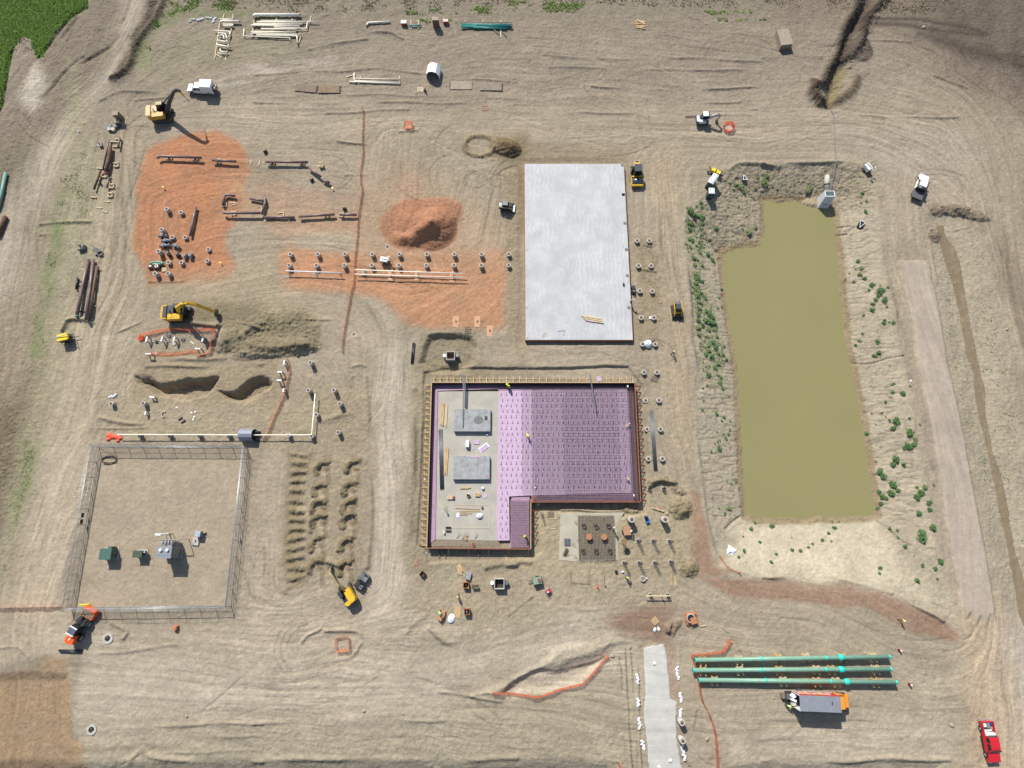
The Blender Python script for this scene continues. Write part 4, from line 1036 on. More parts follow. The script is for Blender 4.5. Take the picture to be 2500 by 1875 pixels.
def grid(name,xa,xb,ya,yb,dx,dy,z,rad):
 mb=MB()
 x=xa
 while x<=xb:
  mb.tube([(x,ya,z),(x,yb,z)],rad,4,False);x+=dx
 y=ya
 while y<=yb:
  mb.tube([(xa,y,z+rad*2),(xb,y,z+rad*2)],rad,4,False);y+=dy
 return mb.build(name,REBAR,rb)
gx0,gx1=Q(2,2,120,500).x,ne.x-.5
gy0,gy1=ic.y+.9,nw.y-.7
grid("lower_mat",gx0,gx1,gy0+.5,gy1,.3,.3,.28,.011)
grid("upper_mat",Q(2,2,205,500).x,gx1,gy0+.5,gy1,.3,.3,.55,.014)
grid("upper_mat",Q(2,2,470,500).x,Q(2,2,925,500).x,gy0+.5,gy1,.45,.6,.62,.012)
grid("edge_cage",Q(2,2,1035,500).x,ne.x-.12,ic.y+.3,nw.y-.15,.17,.3,.35,.018)
grid("edge_cage",ic.x+.4,se.x-.12,ic.y+.12,ic.y+1.3,.3,.17,.3,.018)
grid("edge_cage",Q(2,2,28,1200).x,ls.x-.1,ls.y+.2,ic.y+.3,.22,.3,.15,.018)
grid("edge_cage",nw.x+13,ne.x-.15,nw.y-1.0,nw.y-.15,.3,.2,.3,.018)
def pad(u0,v0,u1,v1,label):
 z=.82
 p0,p1=Q(1,2,u0,v0,z),Q(1,2,u1,v1,z)
 t=thing("equipment_pad",label,"concrete pad",((p0.x+p1.x)/2,(p0.y+p1.y)/2,FLZ),0,"raised equipment pads inside the formwork")
 w,h=abs(p1.x-p0.x)/2,abs(p0.y-p1.y)/2
 MB().box(-w,w,-h,h,0,z,.02).build("block",CONCG,t)
 return t,w,h
CONCG2=None
t,w,h=pad(1690,272,1995,460,"raised grey concrete pad with a damp patch and a bar over it")
MB().ball((w*.35,0,.815),w*.3,h*.42,.012,12,3,True).build("damp_patch",mat("damp_concrete",alb(132,134,128),.8,var=.2,scale=4),t)
MB().box(w*.68,w*.82,h*.05,h*.35,.82,.95).build("lifting_bracket",RUST,t)
t,w,h=pad(1683,667,1988,865,"raised grey concrete pad with a red mark at one corner, the southern one")
MB().ball((w*.82,-h*.7,.82),.14,.14,.03,8,3,True).build("paint_mark",mat("red_mark",(.6,.03,.03),.6),t)
MB().box(-w*.1,w*.5,h*.86,h*.98,.82,.86).build("foam_strip",FOAM,t)
def stack(name,label,c,r,u,v,L,n,wd,m,rz,z=0.0,layers=2,cat="lumber",group=None):
 p=Q(c,r,u,v,z)
 mb=MB()
 for k in range(n):
  for ly in range(layers):
   o=random.uniform(-.25,.25)
   y=(k-(n-1)/2)*wd*1.12
   mb.box(-L/2+o,L/2+o,y-wd/2,y+wd/2,ly*.1,ly*.1+.09,rz=random.uniform(-.025,.025))
 return mb.top(name,m,label,cat,(p.x,p.y,z),rz,group)
stack("lumber_stack","long yellow lumber pile beside the west foam edge, north end of the grey floor",1,2,1590,318,4.4,3,.2,WOOD,R(88),FLZ)
stack("lumber_stack","narrow yellow boards leaning in line just east of the northern lumber pile",1,2,1622,326,4.4,2,.18,WOODL,R(88),FLZ)
stack("lumber_stack","long yellow lumber pile beside the west foam edge between the two grey pads",1,2,1622,715,5.0,3,.19,WOOD,R(88),FLZ)
def rebar_bundle(label,c,r,u0,v0,u1,v1,w,z):
 p0,p1=Q(c,r,u0,v0,z),Q(c,r,u1,v1,z)
 mid=(p0+p1)/2
 d=p1-p0;L=d.length;mb=MB()
 for k in range(9):
  y=(k-4)*w/9
  for ly in range(2):
   mb.tube([(-L/2+random.uniform(-.3,.1),y+random.uniform(-.02,.02),.04+.07*ly),(0,y,.04+.07*ly),(L/2+random.uniform(-.1,.3),y+random.uniform(-.02,.02),.04+.07*ly)],.035,5)
 return mb.top("rebar_bundle",STEELG,label,"rebar",(mid.x,mid.y,z),math.atan2(d.y,d.x))
rebar_bundle("long grey bundle of straight bars lying along the west side inside the formwork",1,2,1575,450,1588,942,.8,FLZ)
rebar_bundle("long grey bundle of bars on the dirt between the eastern pier lines",2,2,1210,290,1245,785,.75,gz(*Q(2,2,1228,530)[:2])+.03)
def bag(label,c,r,u,v,rx,ry,h,z,rz=0,m=None,name="white_bag",cat="bag",group=None):
 p=Q(c,r,u,v,z)
 mb=MB();mb.ball((0,0,0),rx,ry,h,12,5,True)
 rr=random.Random(int(u*7+v))
 mb.v=[(x*(1+rr.uniform(-.16,.16)),y*(1+rr.uniform(-.16,.16)),zz*(1+rr.uniform(-.25,.2)))for x,y,zz in mb.v]
 return mb.top(name,m or TARP,label,cat,(p.x,p.y,z),rz,group)
def boxthing(name,label,cat,p,sx_,sy_,h,m,rz=0,taper=0,group=None):
 return MB().box(-sx_/2,sx_/2,-sy_/2,sy_/2,0,h,taper).top(name,m,label,cat,tuple(p),rz,group)
boxthing("wrapped_pallet","white wrapped pack standing on the grey floor between the two raised pads","pack",Q(1,2,1803,568,FLZ),.72,1.35,.8,TARP,0,.05)
def foamsheet(label,c,r,u,v,L,w_,rz,z,m=None):
 p=Q(c,r,u,v,z)
 mb=MB();mb.box(-L/2,L/2,-w_/2,w_/2,.02,.07)
 return mb.top("foam_sheet",m or FOAM,label,"foam sheet",tuple(p),rz)
foamsheet("violet foam sheet flat beside the white wrapped pack between the pads",1,2,1880,552,1.1,.75,0,FLZ+.06)
foamsheet("violet foam offcut partly under the sheet next to the white pack",1,2,1852,600,.4,.6,.1,FLZ)
o=thing("foam_sheet","tilted violet foam sheet on a white wrapper between the two raised pads","foam sheet",tuple(Q(1,2,1942,600,FLZ)),R(38))
MB().box(-.85,.85,-.4,.4,.06,.13).build("sheet",FOAM,o)
MB().box(-1.0,1.05,-.55,.58,.005,.05,.06).build("wrapper",TARP,o)
bag("small white cloth over a dark tub at the corner of the northern pad",1,2,1968,490,.22,.18,.3,FLZ)
bag("upright round white bag by the violet offcuts south of the pads",1,2,1932,942,.34,.34,.5,FLZ)
bag("big crumpled white bag lying inside the chalked rectangle on the grey floor",1,2,1905,1175,.72,.5,.5,FLZ,.1)
bag("heap of torn white wrapping beside yellow boards on the grey floor",1,2,1722,1170,.34,.5,.12,FLZ)
foamsheet("short violet foam offcuts heaped beside the round white bag",1,2,1950,1005,.85,.75,R(80),FLZ)
stack("lumber_stack","short board stack on edge south of the southern raised pad",1,2,1785,938,1.7,2,.13,WOOD,0,FLZ)
stack("lumber_stack","stub ends of yellow lumber beside the violet offcuts",1,2,1890,995,.8,3,.2,WOOD,0,FLZ,3)
o=stack("lumber_stack","yellow lumber bundle with a red strapped end on the grey floor",1,2,1660,1020,1.0,4,.14,WOODL,0,FLZ,3)
MB().box(.35,.75,-.3,.3,.05,.42,.05).build("red_tray",mat("red_tray",(.28,.05,.04),.6),o)
o=thing("tool_crate","open wooden crate of tools with a white roll at one corner on the grey floor","crate",tuple(Q(1,2,1808,1000,FLZ)))
MB().ring((0,0),.3,.36,0,.45,4).build("side",WOOD,o);MB().box(-.22,.22,-.22,.22,0,.1).build("bottom",WOODD,o);MB().cyl((.15,.3,.45),(.15,.3,.8),.13).build("roll",TARP,o)
planks("chalk_frame","thin yellow board rectangle laid out on the grey floor",[qline(1,2,1682,1080,1982,1082),qline(1,2,1678,1274,1980,1276),qline(1,2,1682,1080,1678,1274),qline(1,2,1982,1082,1980,1276)],.07,.05,WOODL,FLZ,cat="board frame")
planks("loose_boards","four yellow boards lying across the laid-out rectangle on the grey floor",[qline(1,2,1695,1105,1905,1118),qline(1,2,1730,1135,1910,1134),qline(1,2,1740,1150,1840,1152),qline(1,2,1735,1165,1800,1163)],.12,.06,WOOD,FLZ+.055)
boxthing("small_box","small rusty box on the yellow board rectangle of the grey floor","box",Q(1,2,1926,1102,FLZ),.32,.34,.35,RUST,.2)
o=thing("wire_basket","rusty wire basket at the foot of the grey floor","basket",tuple(Q(1,2,1640,1282,FLZ)))
mb=MB()
for k in range(6):mb.bar((-.5+.2*k,-.35,.2),(-.5+.2*k,.35,.2),.04,.04)
mb.bar((-.5,-.35,.2),(.5,-.35,.2),.05,.4);mb.bar((-.5,.35,.2),(.5,.35,.2),.05,.4);mb.build("bar",RUST,o)
boxthing("white_cooler","white cooler near the south-west corner inside the formwork","cooler",Q(1,2,1605,1312,FLZ),.28,.5,.45,WHITE,.1,.02)
o=thing("site_tripod","small survey tripod with a yellow head near the west foam edge","tripod",tuple(Q(1,2,1612,1100,FLZ)))
mb=MB()
for a_ in(0,2.1,4.2):mb.bar((.4*math.cos(a_),.4*math.sin(a_),0),(0,0,1.4),.05,.05)
mb.build("leg",STEELD,o);MB().box(-.14,.14,-.14,.14,1.4,1.65).build("head",YEL,o)
o=thing("stake_row","row of thin dark stakes leaning at the south end of the grey floor","stakes",tuple(Q(1,2,1790,1345,FLZ)))
for u0,v0,u1,v1 in((1712,1365,1735,1310),(1758,1378,1782,1315),(1785,1372,1803,1318),(1866,1370,1882,1312)):
 a0,a1=Q(1,2,u0,v0)-o.location,Q(1,2,u1,v1,.5)-o.location
 MB().bar((a0.x,a0.y,.02),(a1.x,a1.y,.5),.06,.06).build("stake",RUST,o)
stack("lumber_stack","short split lumber pieces among the thin stakes of the grey floor",1,2,1790,1360,.6,3,.12,WOOD,R(75),FLZ)
o=thing("steel_rack","orange-brown rack lying on the sloped edge by the south wall","rack",tuple(Q(1,2,1850,1415,-.1)))
mb=MB();mb.bar((-.2,-.35,.12),(-.2,.35,.12),.08,.1);mb.bar((.2,-.35,.12),(.2,.35,.12),.08,.1)
for k in range(4):mb.bar((-.2,-.3+.2*k,.14),(.2,-.3+.2*k,.14),.06,.06)
mb.build("bar",mat("rack_orange",(.38,.12,.05),.6),o)
for(c_,r_,u0,v0,u1,v1,lab)in((1,2,1768,-30,1764,425,"dark steel channel running over the north formwork onto the northern pad"),(1,2,1783,0,1778,262,"shorter dark channel beside the one lying on the northern pad"),(2,2,692,-20,742,288,"dark steel channel running over the north formwork onto the rebar grid")):
 p0,p1=Q(c_,r_,u0,v0,1.12),Q(c_,r_,u1,v1,.92)
 mid=(p0+p1)/2
 mb=MB();mb.bar(p0-mid,p1-mid,.2,.12);mb.bar(p0-mid+Vector((.06,0,.09)),p1-mid+Vector((.06,0,.09)),.04,.08)
 mb.top("steel_channel",STEELG,lab,"steel channel",tuple(mid))
foamsheet("violet foam sheet propped over the north formwork wall",2,1,768,1606,.85,.95,.1,1.1)
planks("single_board","pale short board lying askew on the eastern rebar",[qline(2,2,990,418,1032,388,.65)],.18,.06,WOODL,.66)
boxthing("wood_block","small wood block on the rebar near the south-east corner","block",Q(2,2,1012,860,.65),.28,.5,.25,WOODL,R(35))
boxthing("white_pad","small white square block at the north-east corner of the rebar","block",Q(2,2,1010,80,.6),.28,.36,.12,WHITE,0)
boxthing("white_pad","small white block by the south-east corner of the formwork","block",Q(2,2,1062,1000,.4),.2,.4,.14,WHITE,.2)
o=thing("cord_reel","small white reel with a thin cord on the foam west of the rebar grid","reel",tuple(Q(2,2,232,935,FZ)))
MB().cyl((0,0,.05),(0,0,.3),.16).build("drum",WHITE,o);mb=MB();mb.tube([(0,.1,.3),(.1,1.0,.45),(.05,2.2,.45),(-.15,2.6,.45)],.03,5);mb.build("cord",BLACK,o)
o=thing("step_ladder","orange folding ladder lying at the inner corner of the formwork","ladder",tuple(Q(2,2,215,1022,.5)),R(55))
mb=MB();mb.bar((-.45,-.1,.1),(.5,-.14,.25),.05,.05);mb.bar((-.45,.1,.1),(.5,.14,.25),.05,.05)
for k in range(4):mb.bar((-.35+.25*k,-.12,.14+.03*k),(-.35+.25*k,.12,.14+.03*k),.04,.04)
mb.build("rail",mat("ladder_orange",(.62,.13,.04),.5),o)
# ---- rebar pad south of the formwork
t=thing("reinforced_pad","square rebar grid on lean concrete with two round wooden discs","foundation pad",(0,0,0))
mudp=QL(2,2,[(445,1150),(980,1145),(915,1260),(935,1545),(590,1560),(430,1545)],.03)
MB().prism([(p.x,p.y)for p in mudp],-.5,gz(*Q(2,2,520,1300)[:2])+.07).build("mud_slab",conc_slab_mat("mud_slab",(196,187,164),False),t)
rz0=gz(*Q(2,2,520,1300)[:2])+.07
p=QL(2,2,[(592,1170),(888,1168),(912,1545),(603,1545)],rz0+.4)
xl,xr,yt,yb=(p[0].x+p[3].x)/2,(p[1].x+p[2].x)/2,p[0].y,p[2].y
for zz in(rz0+.12,rz0+.5):
 mb=MB()
 x=xl
 while x<=xr+.01:mb.tube([(x,yt,zz),(x,yb,zz)],.014,4,False);x+=.26
 y=yb
 while y<=yt+.01:mb.tube([(xl,y,zz+.035),(xr,y,zz+.035)],.014,4,False);y+=.26
 mb.build("rebar_grid",REBAR,t)
mb=MB()
for k in range(24):
 x=xl+(xr-xl)*k/23
 for yy in(yt,yb):mb.bar((x,yy,rz0+.05),(x,yy,rz0+.55),.04,.04)
 y=yb+(yt-yb)*k/23
 for xx in(xl,xr):mb.bar((xx,y,rz0+.05),(xx,y,rz0+.55),.04,.04)
mb.build("edge_cage",REBAR,t)
mb=MB();mb.box(xl+.1,xr-.1,yb+.1,yt-.1,rz0,rz0+.02);mb.build("dark_bed",mat("bed_concrete",alb(184,172,148),.9,var=.2),t)  # bed under the bars, slightly darker than the mud slab
for(u,v)in((685,1350),(812,1350)):
 p=Q(2,2,u,v,rz0+.85)
 s=thing("sonotube","round orange-brown disc over a form tube, %s one on the rebar pad"%("western" if u<700 else "eastern"),"form tube",(p.x,p.y,rz0+.5),0,"round tube forms standing on the rebar pad")
 MB().cyl((0,0,0),(0,0,.33),.55,n=20).build("tube",mat("tube_card",alb(150,118,92),.8),s)
 MB().cyl((0,0,.335),(0,0,.37),.57,n=20).build("lid",mat("disc_plywood",alb(196,140,96),.7,var=.15,scale=3),s)
for k,(u,v)in enumerate(((640,1250),(745,1255),(850,1250),(635,1465),(745,1465),(862,1465))):
 p=Q(2,2,u,v,rz0+.6)
 mb=MB();mb.ring((0,0),.33,.39,0,.25,12)
 for j in range(6):mb.bar((.36*math.cos(j),.36*math.sin(j),0),(.36*math.cos(j),.36*math.sin(j),.5),.04,.04)
 o=mb.build("rebar_ring",REBAR,t);o.location=(p.x,p.y,rz0+.3)
 # ---- fenced utility yard
yc=sum((Vector((p.x,p.y,0))for p in YARD),Vector())/4
mesh_m=bpy.data.materials.new("chain_link");mesh_m.use_nodes=True
n,l=mesh_m.node_tree.nodes,mesh_m.node_tree.links
b=n["Principled BSDF"];b.inputs["Base Color"].default_value=(.34,.35,.38,1);b.inputs["Metallic"].default_value=.3;b.inputs["Roughness"].default_value=.5
tc=n.new("ShaderNodeTexCoord");mp=n.new("ShaderNodeMapping");mp.inputs["Rotation"].default_value=(R(45),R(45),R(45));l.new(tc.outputs["Object"],mp.inputs[0])
ck_=n.new("ShaderNodeTexChecker");ck_.inputs["Scale"].default_value=18;l.new(mp.outputs[0],ck_.inputs["Vector"])
mr=n.new("ShaderNodeMapRange");mr.inputs[3].default_value,mr.inputs[4].default_value=.12,.42;l.new(ck_.outputs["Fac"],mr.inputs[0]);l.new(mr.outputs[0],b.inputs["Alpha"])
fence=thing("chain_link_fence","grey chain-link fence on steel posts enclosing the gravel utility yard","fence",(yc.x,yc.y,0))
FHT=2.2
Y=[Vector((p.x-yc.x,p.y-yc.y,0))for p in YARD]
post_me=MB().cyl((0,0,-.1),(0,0,FHT),.05,n=8).ball((0,0,FHT),.07,.07,.07,8,4).mesh("post",GALV)
for i in range(4):
 p,q_=Y[i],Y[(i+1)%4]
 L=(q_-p).length;nbay=10
 d=(q_-p)/L
 mb=MB();a1,a2=p+d*.05,q_-d*.05
 mb.add([(a1.x,a1.y,.05),(a2.x,a2.y,.05),(a2.x,a2.y,FHT-.02),(a1.x,a1.y,FHT-.02)],[(0,1,2,3)])
 mb.build("mesh_panel",mesh_m,fence)
 mb=MB();mb.cyl(p+Vector((0,0,FHT)),q_+Vector((0,0,FHT)),.05,n=8);mb.build("top_rail",GALV,fence)
 mb=MB();mb.cyl(p+Vector((0,0,FHT*.5)),q_+Vector((0,0,FHT*.5)),.03,n=6)
 mb.cyl(p+Vector((0,0,.1)),q_+Vector((0,0,.1)),.03,n=6);mb.build("rail",GALV,fence)
 oo=Vector((d.y,-d.x,0));
 if oo.dot((p+q_)/2)<0:oo=-oo
 mb=MB()
 for w_ in(.15,.3,.45):mb.cyl(p+oo*w_*.8+Vector((0,0,FHT+w_*.8)),q_+oo*w_*.8+Vector((0,0,FHT+w_*.8)),.018,n=4)
 mb.build("barbed_wire",GALV,fence)
 for k in range(nbay):
  o=bpy.data.objects.new("post",post_me);C.objects.link(o);o.parent=fence
  o.location=p+d*(L*k/nbay)
  mb=MB();mb.bar((0,0,FHT-.05),oo*.38+Vector((0,0,FHT+.36)),.05,.05);ob=mb.build("wire_arm",GALV,fence);ob.location=o.location
for k in(3,4):
 p=Y[3].lerp(Y[0],.52+.04*(k-3))
 MB().box(-.06,.06,-.4,.4,.9,1.5).build("gate_latch",STEELD,fence).location=p
mb=MB();p=Y[0]
for(i,j)in((0,1),(1,2),(2,3),(3,0)):
 for(s0,s1)in((0,.1),(.9,1)):
  a0,a1=Y[i].lerp(Y[j],s0),Y[i].lerp(Y[j],s1)
  mb.cyl((a0.x,a0.y,.2 if s0==0 else.2),(a1.x,a1.y,FHT-.2),.025,n=5)
mb.build("corner_brace",GALV,fence)
for(c_,r_,u,v,lab)in((0,2,1972,1335,"small pale sign board on the east side of the chain-link fence"),):
 p=Q(c_,r_,u,v,1.3);boxthing("sign_board",lab,"sign",(YARD[1].lerp(YARD[2],.63).x+.08,p.y,.9),.05,.8,.9,WHITE)
def X1(x,y,z=0):return S(230+x*.12206,1280+y*.12206,z)
def cabinet(name,label,cat,top4,z,m,roof=.25):
 c=sum(top4,Vector())/4
 hx=(abs(top4[1].x-top4[0].x)+abs(top4[2].x-top4[3].x))/4;hy=(abs(top4[0].y-top4[3].y)+abs(top4[1].y-top4[2].y))/4
 t=thing(name,label,cat,(c.x,c.y,gz(c.x,c.y)))
 MB().box(-hx+.12,hx-.12,-hy+.12,hy-.12,.12,z-.1).build("body",m,t)
 MB().box(-hx-.1,hx+.1,-hy-.1,hy+.1,-.05,.12).build("plinth",CONC,t)
 return t,hx,hy
GRN=mat("utility_green",alb(96,134,122,.5),.55,var=.08)
GRN2=mat("olive_green",alb(100,112,88,.5),.55,var=.08)
z=2.0
t,hx,hy=cabinet("utility_cabinet","tall green utility cabinet with a flat overhanging roof, the western one in the yard","utility cabinet",[X1(112,485,z),X1(352,482,z),X1(322,712,z),X1(82,708,z)],z,GRN)
MB().box(-hx,hx,-hy,hy,z-.1,z,.03).build("roof",GRN,t)
MB().box(.1,.75,hy-.1,hy+.3,.3,1.7).build("side_box",GRN,t)
MB().box(hx-.12,hx-.06,-.5,.5,.3,1.7).build("door",mat("dark_green",(.03,.06,.055),.5),t)
MB().box(hx-.06,hx,.1,.2,.9,1.15).build("handle",GALV,t)
z=1.65
t,hx,hy=cabinet("utility_cabinet","low olive green utility cabinet between the western cabinet and the grey transformer","utility cabinet",[X1(768,522,z),X1(962,526,z),X1(942,668,z),X1(755,662,z)],z,GRN2)
MB().box(-hx,hx,-hy,hy,z-.1,z,.03).build("roof",GRN2,t)
MB().box(hx-.1,hx+.3,-.1,.25,.4,1.1).build("meter_box",STEELG,t)
MB().cyl((hx+.15,.3,1.1),(hx+.15,.3,1.35),.12).build("meter",WHITE,t)
z=3.6
t,hx,hy=cabinet("power_transformer","big light grey power transformer with a bank of finned radiators in the yard","transformer",[X1(1262,428,z),X1(1556,430,z),X1(1530,686,z),X1(1232,682,z)],z,mat("transformer_grey",alb(178,186,194,.5),.5,var=.06))
TG=_mats["transformer_grey"]
MB().box(-hx,hx,-hy,hy,z-.1,z,.02).build("tank_cover",TG,t)
for k in(-.45,.45):
 MB().cyl((k*hx,.35*hy,z),(k*hx,.35*hy,z+.3),.26,n=14).build("bushing_cap",WHITE,t)
MB().box(-hx+.02,hx-.02,-hy*.42,-hy*.36,z,z+.06).build("cover_seam",GALV,t)
for k in range(4):
 x=-hx+.35+k*(2*hx-.6)/3.6
 mb=MB()
 for j in range(6):mb.box(x-.18,x+.18,hy+.1+.15*j,hy+.16+.15*j,.6,3.0)
 mb.cyl((x,hy,2.9),(x,hy+.95,2.9),.1);mb.build("radiator",GALV,t)
MB().bar((-hx,hy+1.05,3.1),(hx+.9,hy+1.05,3.1),.08,.14).build("radiator_rail",GALV,t)
mb=MB()
for k in range(4):mb.box(-hx-.75,-hx,hy-1.15+.26*k,hy-1.03+.26*k,.6,2.3)
mb.build("fin_bank",GALV,t)
MB().bar((hx+.9,hy+1.05,0),(hx+.9,hy+1.05,3.1),.1,.1).build("rail_post",GALV,t)
MB().box(hx-.12,hx-.05,-.9,.9,.4,3.0).build("terminal_door",STEELG,t)
MB().box(hx*.4,hx*.75,hy-.1,hy+.5,.4,2.0).build("control_box",STEELG,t)
p=X1(1330,205,1.8)
t=thing("gas_meter_set","white piping manifold on two thin legs north of the grey transformer","pipe manifold",(p.x,p.y,gz(p.x,p.y)))
MB().box(-.95,.1,-.2,.2,1.55,1.95,.03).build("regulator_box",WHITE,t);MB().ball((1.25,.1,1.75),.38,.3,.3).build("valve_ball",CONC,t)
MB().cyl((-1.2,.1,1.75),(1.2,.1,1.75),.08).build("pipe",WHITE,t)
MB().cyl((-.1,0,0),(-.1,0,1.6),.06).build("leg",STEELG,t);MB().cyl((1.2,.1,0),(1.2,.1,1.6),.06).build("leg",STEELG,t);MB().cyl((.6,.1,0),(.6,.1,1.7),.1).build("leg",RUST,t)
p=X1(2065,190,1.2)
t=thing("junction_cabinet","small pale blue-grey cabinet beside a square concrete lid in the yard","junction cabinet",(p.x,p.y,gz(p.x,p.y)),-.12)
MB().box(-.5,.5,-.5,.5,0,1.15,.02).build("cabinet",TG,t);MB().box(-.53,.53,-.53,.53,1.15,1.22,.03).build("lid",mat("pale_blue_grey",alb(196,210,224,.6),.5),t);MB().box(.5,.95,.2,.4,.1,.5).build("conduit",WOOD,t)
p=X1(2025,345,.25)
t=thing("vault_lid","square pale concrete vault lid south of the blue-grey cabinet","vault lid",(p.x,p.y,gz(p.x,p.y)),-.08)
MB().box(-.62,.62,-.68,.68,0,.3,.02).build("lid",CONC,t);MB().tube([(-.1,.35,.33),(.05,.2,.36),(-.05,0,.36),(.1,-.15,.33)],.07,6).build("cable_loop",STEELD,t);MB().cyl((-.35,-.45,.3),(-.35,-.45,.34),.1).build("eye_bolt",STEELD,t)
p=Q(0,2,925,700)
mb=MB()
for k in range(5):
 r_=random.Random(k);mb.tube([(1.4*math.cos(a_+k)+r_.uniform(-.2,.2),.7*math.sin(a_+k)+r_.uniform(-.15,.15),.08+.04*k)for a_ in np.linspace(0,5.6,12)],.05,5)
mb.top("cable_coil",mat("cable_brown",(.09,.07,.055),.8),"loose tangle of dark cable in the north-west corner of the utility yard","cable coil",(p.x,p.y,gz(p.x,p.y)))
# ---- pond inlet
def X2(x,y,z=0):return S(1980+x*.09643,400+y*.09643,z)
ztop=.55
c=X2(475,760,ztop)
t=thing("inlet_headwall","white concrete inlet box with a grated top at the pond's north-east corner","inlet box",(c.x,c.y,WATER_Z))
h=ztop-WATER_Z
tw,td=1.05,.68
SHIFT=Vector((0,0,0))
mb=MB()
mb.add([(-tw*1.15,-td*2.4,0),(tw*1.0,-td*2.4,0),(tw*1.0,td,0),(-tw*1.15,td,0),(-tw,-td,h),(tw,-td,h),(tw,td,h),(-tw,td,h)],[(3,2,1,0),(0,1,5,4),(1,2,6,5),(2,3,7,6),(3,0,4,7),(4,5,6,7)])
mb.build("headwall",mat("headwall_white",(.55,.56,.58),.7,var=.08),t)
MB().box(-tw+.15,tw-.15,-td+.15,td-.15,h,h+.05).build("grate",mat("grate_steel",alb(128,144,150,.5),.5,.3,var=.3,scale=14),t)
for xa,xb,ya,yb in((-tw,tw,-td,-td+.13),(-tw,tw,td-.13,td),(-tw,-tw+.13,-td+.13,td-.13),(tw-.13,tw,-td+.13,td-.13)):MB().box(xa,xb,ya,yb,h+.002,h+.12).build("grate_kerb",WHITEP,t)
MB().box(-.55,.35,-td*1.95,-td*1.75,h*.3,h*.38).build("slot",STEELD,t)
MB().box(.05,.35,-td*1.45,-td*1.3,h*.6,h*.7).build("lifting_eye",STEELD,t)
mb=MB()
p0,p1,p2=X2(410,660,-.35)-t.location,X2(405,420,-.1)-t.location,X2(420,275,.1)-t.location
mb.tube([p0,p1,p1+(p2-p1)*.6,p2],[.58,.58,.52,.2],14);mb.build("culvert_pipe",mat("culvert_white",alb(226,220,206,.62),.7,var=.08),t)
mb=MB();mb.tube([X2(407,545,-.2)-t.location,X2(407,520,-.17)-t.location],[.63,.63],14);mb.build("pipe_collar",STEELD,t)
def hose(name,label,pts,r_,m,lift=.05,cat="hose"):
 sp=spline(pts,.6)
 c=sp[0].copy();c.z=gz(c.x,c.y)
 mb=MB();mb.tube([Vector((p.x,p.y,gz(p.x,p.y)+lift+r_))-c for p in sp],r_,6)
 return mb.top(name,m,label,cat,tuple(c))
hose("discharge_hose","long thin grey hose running north from the pond inlet box to the muddy trench",QL(3,0,[(585,935),(605,1000),(610,1200),(622,1400),(610,1640)]),.11,mat("grey_hose",(.16,.155,.16),.6),.03)
def skid_bucket(label,c,r,u,v,rz,s=1.0):
 p=QG(c,r,u,v)
 t=thing("intake_screen",label,"pump intake",tuple(p),rz)
 MB().side([(-.5*s,0),(.55*s,0),(.35*s,.35*s),(-.5*s,.5*s)],-.4*s,.4*s).build("scoop",STEELD,t)
 mb=MB();mb.bar((-.5*s,-.42*s,.5*s),(.6*s,0,.3*s),.1,.08);mb.bar((-.5*s,.42*s,.5*s),(.6*s,0,.3*s),.1,.08);mb.build("frame",WHITE,t)
 MB().bar((-.52*s,-.4*s,.52*s),(-.52*s,.4*s,.52*s),.12,.08).build("lip",WHITE,t)
skid_bucket("triangular white-edged flared end section lying in mud on the pond's north bank",2,0,1990,1508,R(95),1.2)
skid_bucket("triangular white-edged flared end section lying on the pond's east bank",3,1,828,313,R(240),1.3)
# ================================================================== VEHICLES AND MACHINES (local +x is forward)
GLASS=mat("vehicle_glass",(.012,.016,.018),.08,var=.02)
TYRE=mat("tyre",(.022,.021,.02),.85,var=.2)
RIM=mat("wheel_rim",(.45,.45,.46),.4,.6,.1)
TRACKM=mat("steel_track",(.085,.075,.065),.7,.3,.3)
DARKG=mat("charcoal_paint",(.04,.042,.048),.45,var=.12)
REDP_=mat("red_paint",(.50,.018,.03),.3,var=.05)
LAMP=mat("lamp_glass",(.7,.7,.66),.2,var=.02)
TAIL=mat("tail_lamp",(.35,.012,.01),.3,var=.02)
def heading(p0,p1):
 return math.atan2(p1.y-p0.y,p1.x-p0.x)
def wheel(par,x,y,r=.4,w=.27,rim=True):
 s=1 if y>0 else-1
 o=MB().cyl((0,-w/2,0),(0,w/2,0),r,n=18).build("wheel",TYRE,par)
 o.location=(x,y,r)
 if rim:MB().cyl((0,s*(w/2-.06),0),(0,s*(w/2+.015),0),r*.58,n=14).build("rim",RIM,o)
 return o
